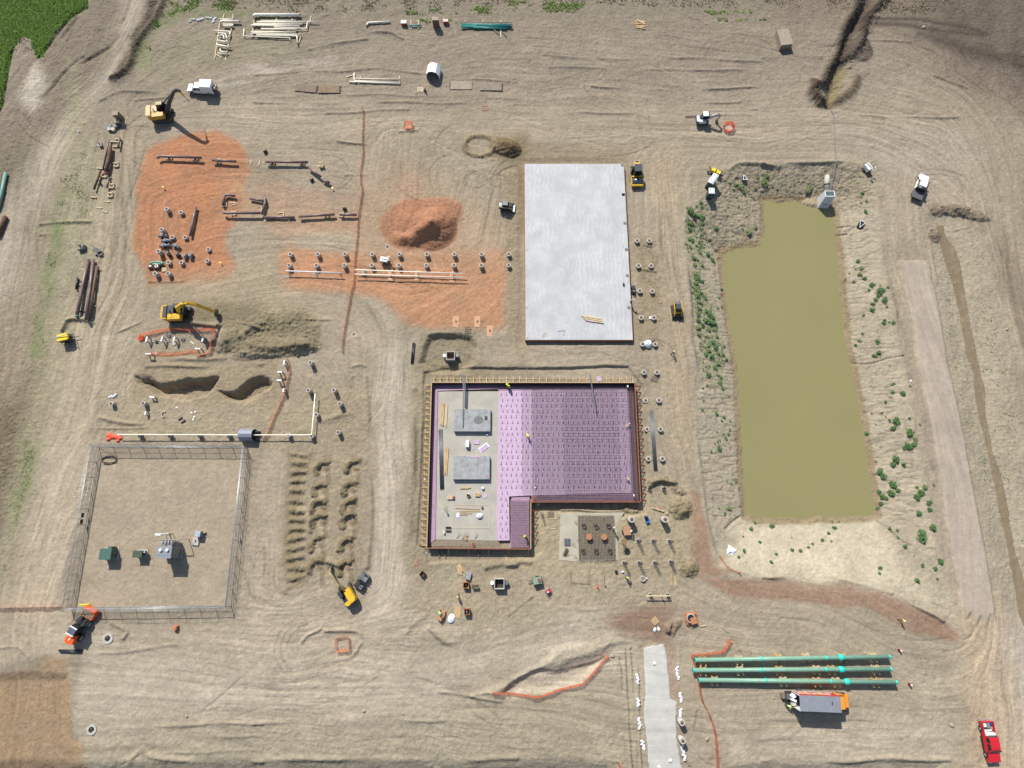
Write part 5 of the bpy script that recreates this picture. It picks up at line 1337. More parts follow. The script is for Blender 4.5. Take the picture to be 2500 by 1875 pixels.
def pickup(label,p,rz,m,L=6.2,cab=(.15,1.95),hood=1.95,kind="bed",name="pickup_truck",cat="pickup truck"):
 """cab=(rear x, front x of roof); the bed fills what is behind"""
 t=thing(name,label,cat,tuple(p),rz)
 xr,xf=-L/2,L/2
 c0,c1=cab
 hw=.98
 prof=[(xr,.5),(xf-.1,.45),(xf,.7),(xf-.02,.98),(xf-.25,1.1),(c1+.6,1.2),(c0-.3,1.2),(c0-.3,.62),(xr,.62)]
 MB().side(prof,-hw,hw,lambda z:.0 if z<1.05 else.05).build("body",m,t)
 gz_=[(c0-.25,1.2),(c1+.75,1.2),(c1+.05,1.86),(c1-.4,1.93),(c0+.1,1.92),(c0-.1,1.84)]
 MB().side(gz_,-hw+.05,hw-.05,lambda z:max(0,(z-1.2))*.27).build("cab",m,t)
 def panel(nm,pts):MB().add(pts,[(0,1,2,3)]).build(nm,GLASS,t)
 wy=hw-.12
 mb=MB();mb.add([(c1+.735,-wy,1.245),(c1+.735,wy,1.245),(c1+.10,wy-.14,1.85),(c1+.10,-wy+.14,1.85)],[(0,1,2,3)]);mb.build("windshield",GLASS,t)
 mb=MB();mb.add([(c0-.262,-wy,1.28),(c0-.262,wy,1.28),(c0-.135,wy-.14,1.82),(c0-.135,-wy+.14,1.82)],[(3,2,1,0)]);mb.build("rear_window",GLASS,t)
 for s in(1,-1):
  y0,y1=s*(hw-.042),s*(hw-.21)
  mid=(c0+c1)/2
  for a,b in((c0,mid-.08),(mid+.06,c1+.35)):
   mb=MB();mb.add([(a,y0,1.25),(b,y0,1.25),(b-(.4 if b>mid+.5 else 0),y1+s*.016,1.8),(a+.05,y1+s*.016,1.8)],[(0,1,2,3)]);mb.build("side_window",GLASS,t)
  MB().box(c1+.35,c1+.5,s*(hw+.12)-.13,s*(hw+.12)+.13,1.22,1.42).build("mirror",BLACKP,t)
  MB().box(xf-.16,xf-.005,s*.72-.17,s*.72+.17,.78,.98).build("headlight",LAMP,t)
  MB().box(c0-.2,c1+.5,s*(hw+.05)-.07,s*(hw+.05)+.07,.4,.47).build("running_board",BLACKP,t)
 MB().box(xf-.06,xf+.1,-.95,.95,.42,.66).build("bumper",GALV,t)
 for x in(xr+1.25,xf-1.05):
  for s in(1,-1):
   wheel(t,x,s*.87)
   MB().cyl((x,s*(hw-.02),.45),(x,s*(hw+.012),.45),.5,n=18).build("wheel_arch",BLACKP,t)
 if kind=="bed":
  x1=c0-.38
  for s in(1,-1):MB().box(xr,x1,s*.94-.05,s*.94+.05,.62,1.22).build("bed_side",m,t)
  MB().box(xr-.02,xr+.06,-.88,.88,.62,1.2).build("tailgate",m,t)
  MB().box(x1-.06,x1,-.88,.88,.62,1.2).build("bed_front",m,t)
  MB().box(xr+.06,x1-.06,-.88,.88,.62,.7).build("bed_floor",DARKG,t)
  for s in(1,-1):MB().box(xr-.03,xr+.02,s*.9-.07,s*.9+.07,.8,1.1).build("tail_light",TAIL,t)
  MB().box(xr-.22,xr-.02,-.9,.9,.42,.58).build("rear_bumper",GALV,t)
 return t
a,b=S(2411,1768,1.1),S(2429,1856,1.1)
p=(a+b)/2
RP=pickup("red crew cab pickup on the gravel road with a loaded bed",(p.x,p.y,gz(p.x,p.y)),heading(a,b),REDP_,6.3,(-.85,.95))
def inload(name,label,cat,par,x,y,z,sx_,sy_,h,m,rz=0):
 M_=Matrix.Translation(par.location)@Matrix.Rotation(par.rotation_euler.z,4,'Z')
 w=M_@Vector((x,y,z))
 return MB().box(-sx_/2,sx_/2,-sy_/2,sy_/2,0,h,.02).top(name,m,label,cat,tuple(w),par.rotation_euler.z+rz)
BLUE=mat("blue_plastic",(.02,.07,.32),.45,var=.06)
GREYB=mat("grey_box",(.19,.2,.2),.6,var=.1)
inload("toolbox","white toolbox with a blue edge across the red pickup's bed","toolbox",RP,-1.25,0,.7,.42,1.72,.6,WHITEP)
inload("storage_bin","white lidded bin at the tail of the red pickup's bed","bin",RP,-2.62,-.52,.7,.6,.5,.4,WHITE,.1)
inload("storage_bin","flat grey case in the middle of the red pickup's bed","case",RP,-2.55,.1,.7,.9,.55,.38,GREYB)
inload("storage_bin","dark blue bag in the rear corner of the red pickup's bed","bag",RP,-2.8,.6,.7,.4,.4,.35,BLUE,.3)
inload("paper_bag","pale sack lying across the red pickup's bed","sack",RP,-1.72,-.1,.7,.35,1.4,.28,mat("pale_sack",(.5,.52,.5),.8),.15)
inload("cardboard_box","brown box at the side of the red pickup's bed","box",RP,-2.1,.62,.7,.5,.32,.3,mat("cardboard",(.36,.2,.13),.8))
a,b=S(2090+1650*.0904,380+1140*.0904,1.1),S(2090+1880*.0904,380+500*.0904,1.1)
p=(a+b)/2
wp=pickup("white pickup with a dusty grey flat deck parked at the head of the gravel strip",(p.x,p.y,gz(p.x,p.y)),heading(a,b),WHITEP,6.0,(-.5,.8),kind="flat")
MB().box(-3.15,-1.3,-1.12,1.12,.78,.98).build("flat_deck",mat("dusty_deck",(.10,.095,.10),.85,var=.2),wp)
MB().box(-1.3,-.82,-.98,.98,.62,1.9).build("headache_rack",BLACKP,wp)
MB().box(-1.3,-.95,.2,.75,1.9,2.0).build("rack_box",GALV,wp)
MB().box(-3.2,-3.1,-.95,.95,.45,.7).build("rear_bumper",BLACKP,wp)
a,b=S(330+1760*.1085,170+420*.1085,1.2),S(330+1190*.1085,170+390*.1085,1.2)
p=(a+b)/2
sv=pickup("white crew cab service truck with a tall box body near the long-arm excavator",(p.x,p.y,gz(p.x,p.y)),heading(a,b),WHITEP,6.0,(-.15,1.1),kind="none",name="service_truck",cat="service truck")
MB().box(-2.95,-.35,-1.0,1.0,.62,2.62,.02).build("box_body",WHITEP,sv)
MB().box(-3.4,-2.95,-.8,.8,.5,1.3).build("tail_rack",DARKG,sv)
MB().cyl((-3.2,.3,1.3),(-3.2,.3,1.75),.28).build("reel",WHITE,sv)
mb=MB();mb.tube([(-3.2,.3+.45*math.cos(k),1.5+.45*math.sin(k))for k in np.linspace(0,6.28,13)],.07,6);mb.build("hose_reel",BLACK,sv)
MB().box(-3.5,-3.3,-.55,.1,.8,1.1).build("jerry_can",YEL,sv)
X3=lambda x,y,z=0:S(1900+x*.0859,1680+y*.0859,z)
zr=3.75
A4=[X3(610,225,zr),X3(1755,265,zr),X3(1800,685,zr),X3(650,640,zr)]
c=sum(A4,Vector())/4
rz=heading(A4[3],A4[2])
bt=thing("box_truck","grey-roofed delivery box truck with an orange cab and an open loaded tail","box truck",(c.x,c.y,gz(c.x,c.y)),rz)
L2,W2=3.45,1.22
RED2=mat("red_box_side",(.42,.05,.05),.5,var=.06)
TGY=mat("box_roof_grey",alb(166,172,182,.55),.5,var=.06,scale=1.2)
MB().box(-L2,L2,-W2,W2,zr-.06,zr).build("roof",TGY,bt)
for s in(1,-1):MB().box(-L2,L2,s*W2-(.05 if s>0 else 0),s*W2+(.05 if s<0 else 0),1.15,zr-.06).build("box_side",RED2 if s>0 else WHITEP,bt)
for s in(1,-1):
 MB().bar((-L2-.02,s*(W2-.04),1.1),(-L2-.02,s*(W2-.04),zr),.1,.1).build("rear_post",WHITEP,bt)
MB().box(L2-.05,L2,-W2+.05,W2-.05,1.15,zr-.06).build("box_front",WHITEP,bt)
MB().box(-L2,L2,-W2+.05,W2-.05,1.05,1.15).build("box_floor",DARKG,bt)
mb=MB();mb2=MB()
r_=random.Random(3)
for k in range(9):
 x=-3.1+k*.62
 (mb if k%2 else mb2).add([(x,W2+.006,1.9+r_.uniform(-.2,.3)),(x+.5,W2+.006,1.8+r_.uniform(-.2,.2)),(x+.62,W2+.006,2.5+r_.uniform(-.1,.5)),(x+.1,W2+.006,2.6+r_.uniform(-.1,.4))],[(3,2,1,0)])
mb.build("side_graphic",mat("graphic_yellow",(.66,.42,.10),.5),bt);mb2.build("side_graphic",mat("graphic_pale",(.62,.55,.55),.5),bt)
MB().box(-L2+.2,L2-.1,W2,W2+.02,1.2,1.35).build("side_rail",WHITEP,bt)
OCAB=mat("cab_orange",(.78,.28,.035),.35,var=.04)
MB().side([(L2+.02,.6),(L2+2.5,.6),(L2+2.6,1.4),(L2+2.4,1.65),(L2+1.6,1.85),(L2+.85,1.9),(L2+.02,1.9)],-1.05,1.05,lambda z:.12 if z>1.4 else 0).build("hood",OCAB,bt)
MB().side([(L2+.03,1.88),(L2+1.65,1.84),(L2+1.35,2.62),(L2+1.15,2.78),(L2+.03,2.9)],-1.05,1.05,lambda z:max(0,z-1.9)*.1).build("cab",OCAB,bt)
mb=MB();mb.add([(L2+1.66,-.92,1.9),(L2+1.66,.92,1.9),(L2+1.385,.86,2.58),(L2+1.385,-.86,2.58)],[(0,1,2,3)]);mb.build("windshield",GLASS,bt)
for s in(1,-1):
 MB().box(L2+.5,L2+1.3,s*1.02-.02,s*1.02+.02,2.0,2.55).build("side_window",GLASS,bt)
 MB().box(L2+1.5,L2+1.65,s*1.3-.12,s*1.3+.12,1.6,2.1).build("mirror",BLACKP,bt)
 MB().box(L2+2.45,L2+2.63,s*.8-.15,s*.8+.15,.95,1.2).build("headlight",LAMP,bt)
 wheel(bt,L2+1.6,s*.95,.48,.3);wheel(bt,-1.9,s*.95,.48,.5)
MB().box(-L2,L2+1.7,-.5,.5,.6,1.0).build("chassis",DARKG,bt)
MB().box(1.9,2.05,-.1,.45,zr,zr+.03).build("roof_hatch",BLACKP,bt)
M_=Matrix.Translation(bt.location)@Matrix.Rotation(rz,4,'Z')
def intruck(name,label,cat,x,y,z,sx_,sy_,h,m,r=0):return MB().box(-sx_/2,sx_/2,-sy_/2,sy_/2,0,h,.03).top(name,m,label,cat,tuple(M_@Vector((x,y,z))),rz+r)
intruck("white_bundle","white wrapped bundle at the open tail of the box truck, upper side","bundle",-3.55,.55,1.15,.9,.5,.9,TARP,.5)
intruck("white_bundle","white folded sheet pack in the middle of the box truck's tail","bundle",-3.5,-.1,1.15,.8,.45,.8,TARP,-.4)
intruck("white_bundle","pale carton at the lower corner of the box truck's tail","carton",-3.5,-.75,1.15,.7,.5,.6,mat("pale_carton",(.5,.48,.42),.8))
intruck("tail_cart","grey cart on the lift gate behind the box truck","cart",-4.25,.3,.9,.5,.8,.6,STEELG)
intruck("tail_cart","wooden crate frame beside the grey cart behind the box truck","crate",-4.85,.25,.0,.55,.8,.9,WOODG)
MB().box(-4.6,-3.5,-1.1,1.1,.78,.88).build("lift_gate",STEELD,bt)
MB().cyl((-3.9,-1.3,.35),(-3.9,-1.0,.35),.35).build("spare_wheel",TYRE,bt)
# ---- excavators
def crawler(par,L,wid,gauge,h,m=TRACKM):
 for s in(1,-1):
  pr=[(-L/2+h*.4,0),(L/2-h*.4,0),(L/2-.08,h*.25),(L/2,h*.55),(L/2-h*.25,h),(-L/2+h*.25,h),(-L/2,h*.55),(-L/2+.08,h*.25)]
  o=MB().side(pr,s*gauge/2-wid/2,s*gauge/2+wid/2).build("crawler_track",m,par)
  mb=MB()
  n_=int(L/.22)
  for k in range(n_):x=-L/2+.25+k*(L-.5)/max(1,n_-1);mb.box(x-.03,x+.03,s*gauge/2-wid/2,s*gauge/2+wid/2,h,h+.035)
  mb.build("track_pad",m,o)
 MB().box(-L*.28,L*.28,-gauge/2+wid/2,gauge/2-wid/2,h*.4,h*.95).build("undercarriage",STEELD,par)
def arm_prism(path,widths,y0,y1):
 """a plate beam following x,z points with its depth at each"""
 up_,lo=[],[]
 for i,(x,z)in enumerate(path):
  x0,z0=path[max(0,i-1)];x1,z1=path[min(len(path)-1,i+1)]
  l=math.hypot(x1-x0,z1-z0);nx,nz=-(z1-z0)/l,(x1-x0)/l
  up_.append((x+nx*widths[i]/2,z+nz*widths[i]/2));lo.append((x-nx*widths[i]/2,z-nz*widths[i]/2))
 return MB().side(lo+up_[::-1],y0,y1)
def excavator(label,p,rz_track,rz_house,s,body,top,armm,boom,stick,bucket_ang=-1.6,bucket=True,cabm=None,name="excavator",cat="excavator",arm_off=0.0):
 t=thing(name,label,cat,tuple(p),rz_house)
 g=bpy.data.objects.new("lower_frame",None);C.objects.link(g);g.parent=t;g.rotation_euler=(0,0,rz_track-rz_house)
 crawler(g,4.2*s,.6*s,2.4*s,.95*s)
 MB().cyl((0,0,.9*s),(0,0,1.15*s),.65*s,n=16).build("slew_ring",STEELD,g)
 z0=1.1*s
 cwp=[(-2.55,-1.0),(-2.2,-1.38),(-1.5,-1.42),(-1.5,1.42),(-2.2,1.38),(-2.55,1.0)]
 MB().prism([(x*s,y*s)for x,y in cwp],z0,z0+1.25*s,.03).build("counterweight",body,t)
 MB().box(-1.49*s,.9*s,-1.4*s,-.25*s,z0,z0+1.0*s,.03*s).build("side_deck",body,t)
 MB().box(-1.49*s,1.4*s,-.24*s,1.4*s,z0,z0+.35*s).build("deck",DARKG,t)
 MB().box(-1.49*s,-.3*s,-.24*s,1.35*s,z0+.36*s,z0+1.1*s,.05*s).build("engine_hood",top,t)
 MB().cyl((-.9*s,.1*s,z0+1.1*s),(-.9*s,.1*s,z0+1.55*s),.1*s).build("exhaust",STEELD,t)
 cp=[(-.2,.36),(1.45,.36),(1.5,.9),(1.2,1.85),(-.1,1.9),(-.25,1.2)]
 MB().side([(x*s,z0+z*s)for x,z in cp],.42*s,1.38*s,lambda z:.1*s if z>z0+1.5*s else 0).build("cab",GLASS,t)
 MB().box(-.12*s,1.18*s,.5*s,1.3*s,z0+1.9*s,z0+1.97*s,.02).build("cab_roof",cabm or top,t)
 for x in(-.2,1.32):MB().box((x-.04)*s,(x+.06)*s,1.36*s,1.42*s,z0+.4*s,z0+1.6*s).build("cab_pillar",DARKG,t)
 w=.44*s
 yo=arm_off*s
 arm_prism([(x*s,z*s)for x,z in boom],[.5*s,.75*s,.6*s,.45*s][:len(boom)],yo-w/2,yo+w/2).build("boom",armm,t)
 arm_prism([(x*s,z*s)for x,z in stick],[.45*s,.6*s,.35*s][:len(stick)],yo-w*.42,yo+w*.42).build("stick",armm,t)
 bx,bz=boom[0];mx,mz=boom[len(boom)//2]
 for sy_ in(1,-1):
  mb=MB();a0=Vector(((bx+.5)*s,yo+sy_*.28*s,(bz-.35)*s));a1=Vector((mx*s,yo+sy_*.28*s,mz*s))
  mb.cyl(a0,a0.lerp(a1,.55),.1*s);mb.cyl(a0.lerp(a1,.5),a1,.055*s);mb.build("hydraulic_cylinder",STEELG,t)
 ex,ez=boom[-1]
 mb=MB();a0=Vector((mx*s+.3*s,yo,(mz+.5)*s));a1=Vector((stick[0][0]*s,yo,(stick[0][1]+.25)*s));mb.cyl(a0,a1,.09*s);mb.build("hydraulic_cylinder",STEELG,t)
 if bucket:
  tx,tz=stick[-1]
  bk=[(0,.1),(.35,-.1),(.55,-.55),(.35,-1.05),(-.15,-1.2),(-.05,-.6)]
  ca,sa=math.cos(bucket_ang+1.57),math.sin(bucket_ang+1.57)
  MB().side([((tx+x*ca-z*sa)*s,(tz+x*sa+z*ca)*s)for x,z in bk],yo-.55*s,yo+.55*s).build("bucket",TRACKM,t)
 return t
pa=S(330+560*.1085,170+960*.1085,1.6)
EA=excavator("yellow excavator with a long dark raised arm above the red shale",(pa.x,pa.y,gz(pa.x,pa.y)),R(2),R(8),1.05,mat("exc_yellow",(.52,.30,.045),.45,var=.12),mat("pale_yellow_panel",alb(238,206,150,.6),.5,var=.08),DARKG,[(1.3,1.6),(3.1,3.8),(4.8,5.7),(5.9,6.9)],[(5.6,6.7),(6.5,7.1),(7.2,6.7)],bucket=False,cabm=mat("cab_lid",(.3,.25,.09),.5),arm_off=-.25)
mb=MB();mb.bar((7.3,-.3,6.9),(7.45,-.3,5.9),.3,.3);mb.build("quick_coupler",YEL,EA)
mb=MB();mb.bar((7.45,-.3,5.9),(7.6,-.3,4.2),.09,.09);mb.bar((7.6,-.5,4.2),(7.7,-.1,4.0),.1,.1);mb.build("hook_chain",STEELD,EA)
mb=MB();mb.bar((.9,1.5,2.2),(5.0,.1,6.2),.2,.22);mb.build("lift_strut",DARKG,EA)
MB().box(-2.45,-1.65,-1.3,1.25,2.48,2.54,.02).build("counterweight_cap",_mats["pale_yellow_panel"],EA)
pb=S(380+480*.1085,710+500*.1085,1.6)
EB=excavator("yellow and black excavator reaching across the spoil heap beside the orange netted pit",(pb.x,pb.y,gz(pb.x,pb.y)),R(-2),R(2),1.08,mat("exc_amber",(.60,.36,.02),.4,var=.12),DARKG,_mats["exc_amber"],[(.6,1.8),(1.6,4.2),(3.4,5.9),(5.0,6.1)],[(4.5,6.5),(5.4,5.5),(6.9,1.5)],-1.8,cabm=DARKG)
MB().box(-2.4,-1.6,-1.25,1.25,2.45,2.6,.05).build("counterweight_cap",DARKG,EB)
mb=MB();mb.cyl((-.9,-.85,2.15),(-.9,-.85,2.35),.3);mb.cyl((-.3,-.9,2.15),(-.3,-.9,2.3),.2);mb.build("filler_cap",YEL,EB)
MB().box(-.6,.6,-1.35,-.9,2.1,2.3,.1).build("hood_panel",YEL,EB)
X4=lambda x,y,z=0:S(800+x*.07233,1380+y*.07233,z)
pc=X4(640,960,1.2);hc=heading(X4(640,960,1.2),X4(300,400,1.2))
EC=excavator("bright yellow compact excavator reaching over the drilled holes",(pc.x,pc.y,gz(pc.x,pc.y)),hc-.1,hc+.05,.78,YEL,DARKG,mat("worn_yellow",alb(196,172,116,.6),.5,var=.15),[(.6,1.7),(2.4,3.2),(4.2,3.4),(5.4,2.9)],[(5.2,3.2),(6.0,3.0),(6.9,1.2)],-1.4,cabm=DARKG)
MB().prism([(x,y)for x,y in((-1.95,-.75),(-1.5,-1.12),(-.3,-1.12),(.35,-.9),(.35,.1),(-1.95,.35))],1.9,2.12,.06).build("hood_panel",YEL,EC)
X5=lambda x,y,z=0:S(1700+x*.0542,260+y*.0542,z)
pd=X5(330,560,1.2)
WHM=mat("mini_white",(.62,.63,.66),.4,var=.08)
ED=excavator("white mini excavator with its arm curled beside the orange netted ring",(pd.x,pd.y,gz(pd.x,pd.y)),R(5),R(2),.6,WHM,DARKG,mat("faded_grey",(.27,.25,.27),.5,var=.15),[(1.0,1.5),(2.6,3.4),(4.2,4.2),(5.2,3.9)],[(5.0,4.1),(5.6,3.4),(5.3,1.4)],-1.9,cabm=WHITEP)
MB().box(-.45,.95,-.35,.95,1.7,2.4,.05).build("cab_glass",GLASS,ED);MB().box(-.45,.75,-.3,.95,2.4,2.5,.04).build("cab_lid",WHITEP,ED)
MB().box(-1.6,-1.0,-.9,.9,.75,1.2,.1).build("bumper_skirt",mat("blue_skirt",(.03,.035,.10),.4),ED)
mb=MB();mb.bar((1.75,-.75,.1),(1.75,.75,.1),.25,.35);mb.bar((1.0,-.5,.3),(1.75,-.5,.2),.12,.12);mb.bar((1.0,.5,.3),(1.75,.5,.2),.12,.12);mb.build("dozer_blade",GALV,ED)
# ---- tracked skid loaders
def skid(label,p,rz,s,body,topm,load=None,name="track_loader",cat="track loader",cabm=None):
 t=thing(name,label,cat,tuple(p),rz)
 crawler(t,2.1*s,.4*s,1.5*s,.65*s,mat("rubber_track",(.07,.06,.058),.8,var=.25))
 MB().box(-1.35*s,.9*s,-.53*s,.53*s,.3*s,1.25*s,.03).build("body",body,t)
 MB().box(-1.5*s,-.75*s,-.62*s,.62*s,.75*s,1.45*s,.04).build("engine_cover",DARKG,t)
 for k in range(3):MB().box((-1.42+k*.2)*s,(-1.32+k*.2)*s,-.45*s,.45*s,1.45*s,1.48*s).build("grille_bar",GALV,t)
 MB().side([(-.75*s,1.2*s),(.7*s,1.2*s),(.62*s,1.6*s),(.4*s,2.05*s),(-.7*s,2.05*s)],-.48*s,.48*s).build("cab",GLASS,t)
 MB().box(-.72*s,.42*s,-.5*s,.5*s,2.05*s,2.12*s,.04).build("cab_roof",cabm or topm,t)
 for sy_ in(1,-1):
  arm_prism([(-1.3*s,1.5*s),(.3*s,1.6*s),(1.15*s,1.1*s),(1.35*s,.4*s)],[.16*s]*4,sy_*.68*s-.07*s,sy_*.68*s+.07*s).build("lift_arm",body,t)
 pr=[(1.3*s,.1*s),(2.1*s,.05*s),(2.1*s,.1*s),(1.4*s,.2*s),(1.36*s,.75*s),(1.28*s,.75*s)]
 MB().side(pr,-.95*s,.95*s).build("bucket",TRACKM,t)
 for sy_ in(1,-1):MB().side([(1.3*s,.1*s),(2.1*s,.05*s),(1.36*s,.75*s),(1.28*s,.75*s)],sy_*.95*s-.03,sy_*.95*s+.03).build("bucket_cheek",TRACKM,t)
 if load:MB().box(1.45*s,1.95*s,-.85*s,.85*s,.2*s,.42*s,.05).build("bucket_liner",load,t)
 return t
X6=lambda x,y,z=0:S(1210+x*.0422,470+y*.0422,z)
p=X6(600,760,1.3)
skid("dark grey track loader facing the white slab with a pale lined bucket",(p.x,p.y,gz(p.x,p.y)),R(-6),1.0,mat("loader_tan",(.22,.19,.11),.5,var=.15),DARKG,WHITE,cabm=mat("green_grey_roof",(.16,.19,.19),.4))
X7=lambda x,y,z=0:S(1610+x*.0542,710+y*.0542,z)
p=X7(800,820,1.0)
skid("yellow and black track loader facing south on the pond-side haul lane",(p.x,p.y,gz(p.x,p.y)),R(-87),1.05,YEL,DARKG,cabm=mat("dark_teal_roof",(.05,.075,.085),.35))
p=Q(2,1,1060,845,.6)
t=thing("walk_behind_compactor","small dark walk-behind trench roller beside the east edge of the white slab","trench roller",(p.x,p.y,gz(p.x,p.y)),R(-85))
for x in(-.5,.5):
 for s in(1,-1):
  o=MB().cyl((x,s*.12,.3),(x,s*.45,.3),.3,n=14).build("drum",TRACKM,t)
MB().box(-.8,.8,-.28,.28,.45,.95,.06).build("body",STEELG,t);MB().box(-.45,.3,-.3,.3,.95,1.15,.08).build("hood",DARKG,t);mb=MB();mb.bar((.75,0,.9),(1.2,0,1.15),.1,.1);mb.build("tow_arm",STEELD,t)
# ---- soil roller
X8=lambda x,y,z=0:S(1520+x*.0633,380+y*.0633,z)
a,b=X8(545,240,1.4),X8(575,1150,.9)
p=(a+b)/2;rz=heading(a,b)
rl=thing("soil_roller","yellow smooth drum soil roller parked beside the white slab's north-east corner","soil roller",(p.x,p.y,gz(p.x,p.y)),rz)
MB().cyl((1.6,-1.05,.76),(1.6,1.05,.76),.76,n=28).build("drum",mat("drum_steel",(.14,.145,.17),.3,.75,.15),rl)
for s in(1,-1):MB().box(.6,2.6,s*1.17-.06,s*1.17+.06,.5,1.05).build("frame_side",YEL,rl)
MB().box(2.45,2.68,-1.2,1.2,.45,1.05).build("front_beam",YEL,rl);MB().box(.45,.72,-1.2,1.2,.6,1.2).build("rear_beam",YEL,rl)
for s in(1,-1):wheel(rl,-1.3,s*.83,.75,.55,True)
MB().box(-1.7,.4,-.55,.55,.6,1.5).build("chassis",DARKG,rl)
MB().prism([(-2.9,-.55),(-2.7,-.62),(-1.5,-.72),(-1.5,.72),(-2.7,.62),(-2.9,.55)],.8,1.75,.06).build("engine_hood",mat("roller_yellow",(.62,.42,.10),.45,var=.08),rl)
MB().box(-2.75,-2.45,-.42,.42,1.75,1.8).build("grille",DARKG,rl)
MB().box(-1.2,.5,-.75,.75,1.5,2.75,.04).build("cab",GLASS,rl)
MB().box(-1.3,.45,-.82,.82,2.75,2.9,.04).build("cab_roof",mat("roller_roof",(.06,.062,.075),.4),rl)
for s in(1,-1):MB().box(.55,.62,s*.95-.1,s*.95+.1,1.9,2.2).build("mirror",BLACKP,rl)
# ---- orange loader with a slatted bucket
X9=lambda x,y,z=0:S(130+x*.1085,1450+y*.1085,z)
a,b=X9(410,1000,1.4),X9(760,480,1.0)
p=X9(560,780,1.3);rz=heading(a,b)
ORM=mat("loader_orange",(.74,.10,.012),.38,var=.06)
ld_=thing("wheel_loader","orange wheel loader with a grey cab roof and a big slatted front bucket","wheel loader",(p.x,p.y,gz(p.x,p.y)),rz)
for x in(-1.55,1.25):
 for s in(1,-1):wheel(ld_,x,s*1.0,.72,.55)
MB().box(-2.2,1.6,-.6,.6,.55,1.2).build("chassis",DARKG,ld_)
MB().prism([(-3.05,-.6),(-2.8,-.95),(-1.1,-.95),(-1.1,.95),(-2.8,.95),(-3.05,.6)],.95,2.05,.08).build("engine_hood",ORM,ld_)
MB().box(-3.08,-2.85,-.5,.5,1.2,1.9).build("grille",STEELG,ld_)
MB().box(-2.3,-1.9,-.12,.12,2.05,2.2).build("exhaust_cover",WHITE,ld_)
MB().side([(-1.0,1.2),(.75,1.2),(.95,1.9),(.55,3.0),(-.85,3.0)],-.75,.75).build("cab",GLASS,ld_)
MB().box(-.8,.45,-.78,.78,3.0,3.1,.02).build("cab_roof",mat("blue_grey_roof",(.09,.10,.13),.5),ld_)
for x in(-.95,.48):MB().box(x-.1,x+.1,-.82,.82,3.0,3.14).build("roof_edge",WHITEP,ld_)
for s in(1,-1):arm_prism([(.6,1.9),(1.8,1.6),(2.5,.8)],[.3,.35,.3],s*.5-.1,s*.5+.1).build("lift_arm",DARKG,ld_)
MB().side([(2.2,.3),(3.5,.15),(4.35,.5),(4.4,1.0),(4.1,1.35),(3.7,1.45),(3.62,1.3),(3.7,.6),(2.4,.42)],-1.28,1.28).build("bucket",ORM,ld_)
for s in(1,-1):MB().side([(2.25,.3),(3.9,.2),(3.9,1.4),(2.3,1.1)],s*1.28-.06,s*1.28+.06).build("bucket_cheek",ORM,ld_)
MB().box(2.2,2.32,-1.28,1.28,.35,1.15).build("bucket_back",ORM,ld_)
mb=MB()
for k in range(7):mb.bar((2.35,-1.2+.4*k,1.15),(3.7,-1.2+.4*k,1.3),.16,.06)
for k in range(5):mb.bar((2.45+.3*k,-1.22,1.2+.02*k),(2.45+.3*k,1.22,1.2+.02*k),.12,.06)
mb.build("screen_grid",mat("tan_slats",alb(176,160,134),.8,var=.15),ld_)
ld_.scale=(.88,.88,.88)
# ---- spare buckets, light towers, pumps, trailers
def spare_bucket(label,p,rz,m,s=1.0,group=None):
 t=thing("spare_bucket",label,"digger bucket",(p.x,p.y,gz(p.x,p.y)),rz,group)
 MB().box(-.75*s,.75*s,-.55*s,-.49*s,0,.85*s).build("side_plate",m,t);MB().box(-.75*s,.75*s,.49*s,.55*s,0,.85*s).build("side_plate",m,t)
 MB().side([(-.75*s,.02),(.4*s,.0),(.78*s,.3*s),(.75*s,.85*s),(.69*s,.85*s),(.7*s,.34*s),(.38*s,.08),(-.75*s,.08)],-.49*s,.49*s).build("shell",m,t)
 for y in(-.2,.2):MB().box(.3*s,.75*s,y*s-.05,y*s+.05,.85*s,1.1*s).build("lug",GALV,t)
 return t
p=X4(1070,660,.5);spare_bucket("dark digger bucket lying face down beside the compact yellow excavator, nearer one",p,R(-35),DARKG,1.15)
p=X4(1230,390,.5);spare_bucket("worn digger bucket half full of soil beside the centre haul road",p,R(-35),STEELG,1.15)
p=Q(0,1,690,500,.4);spare_bucket("small grey toothed digger bucket by the weedy strip north of the long brown pipes",p,R(5),STEELG,.95)
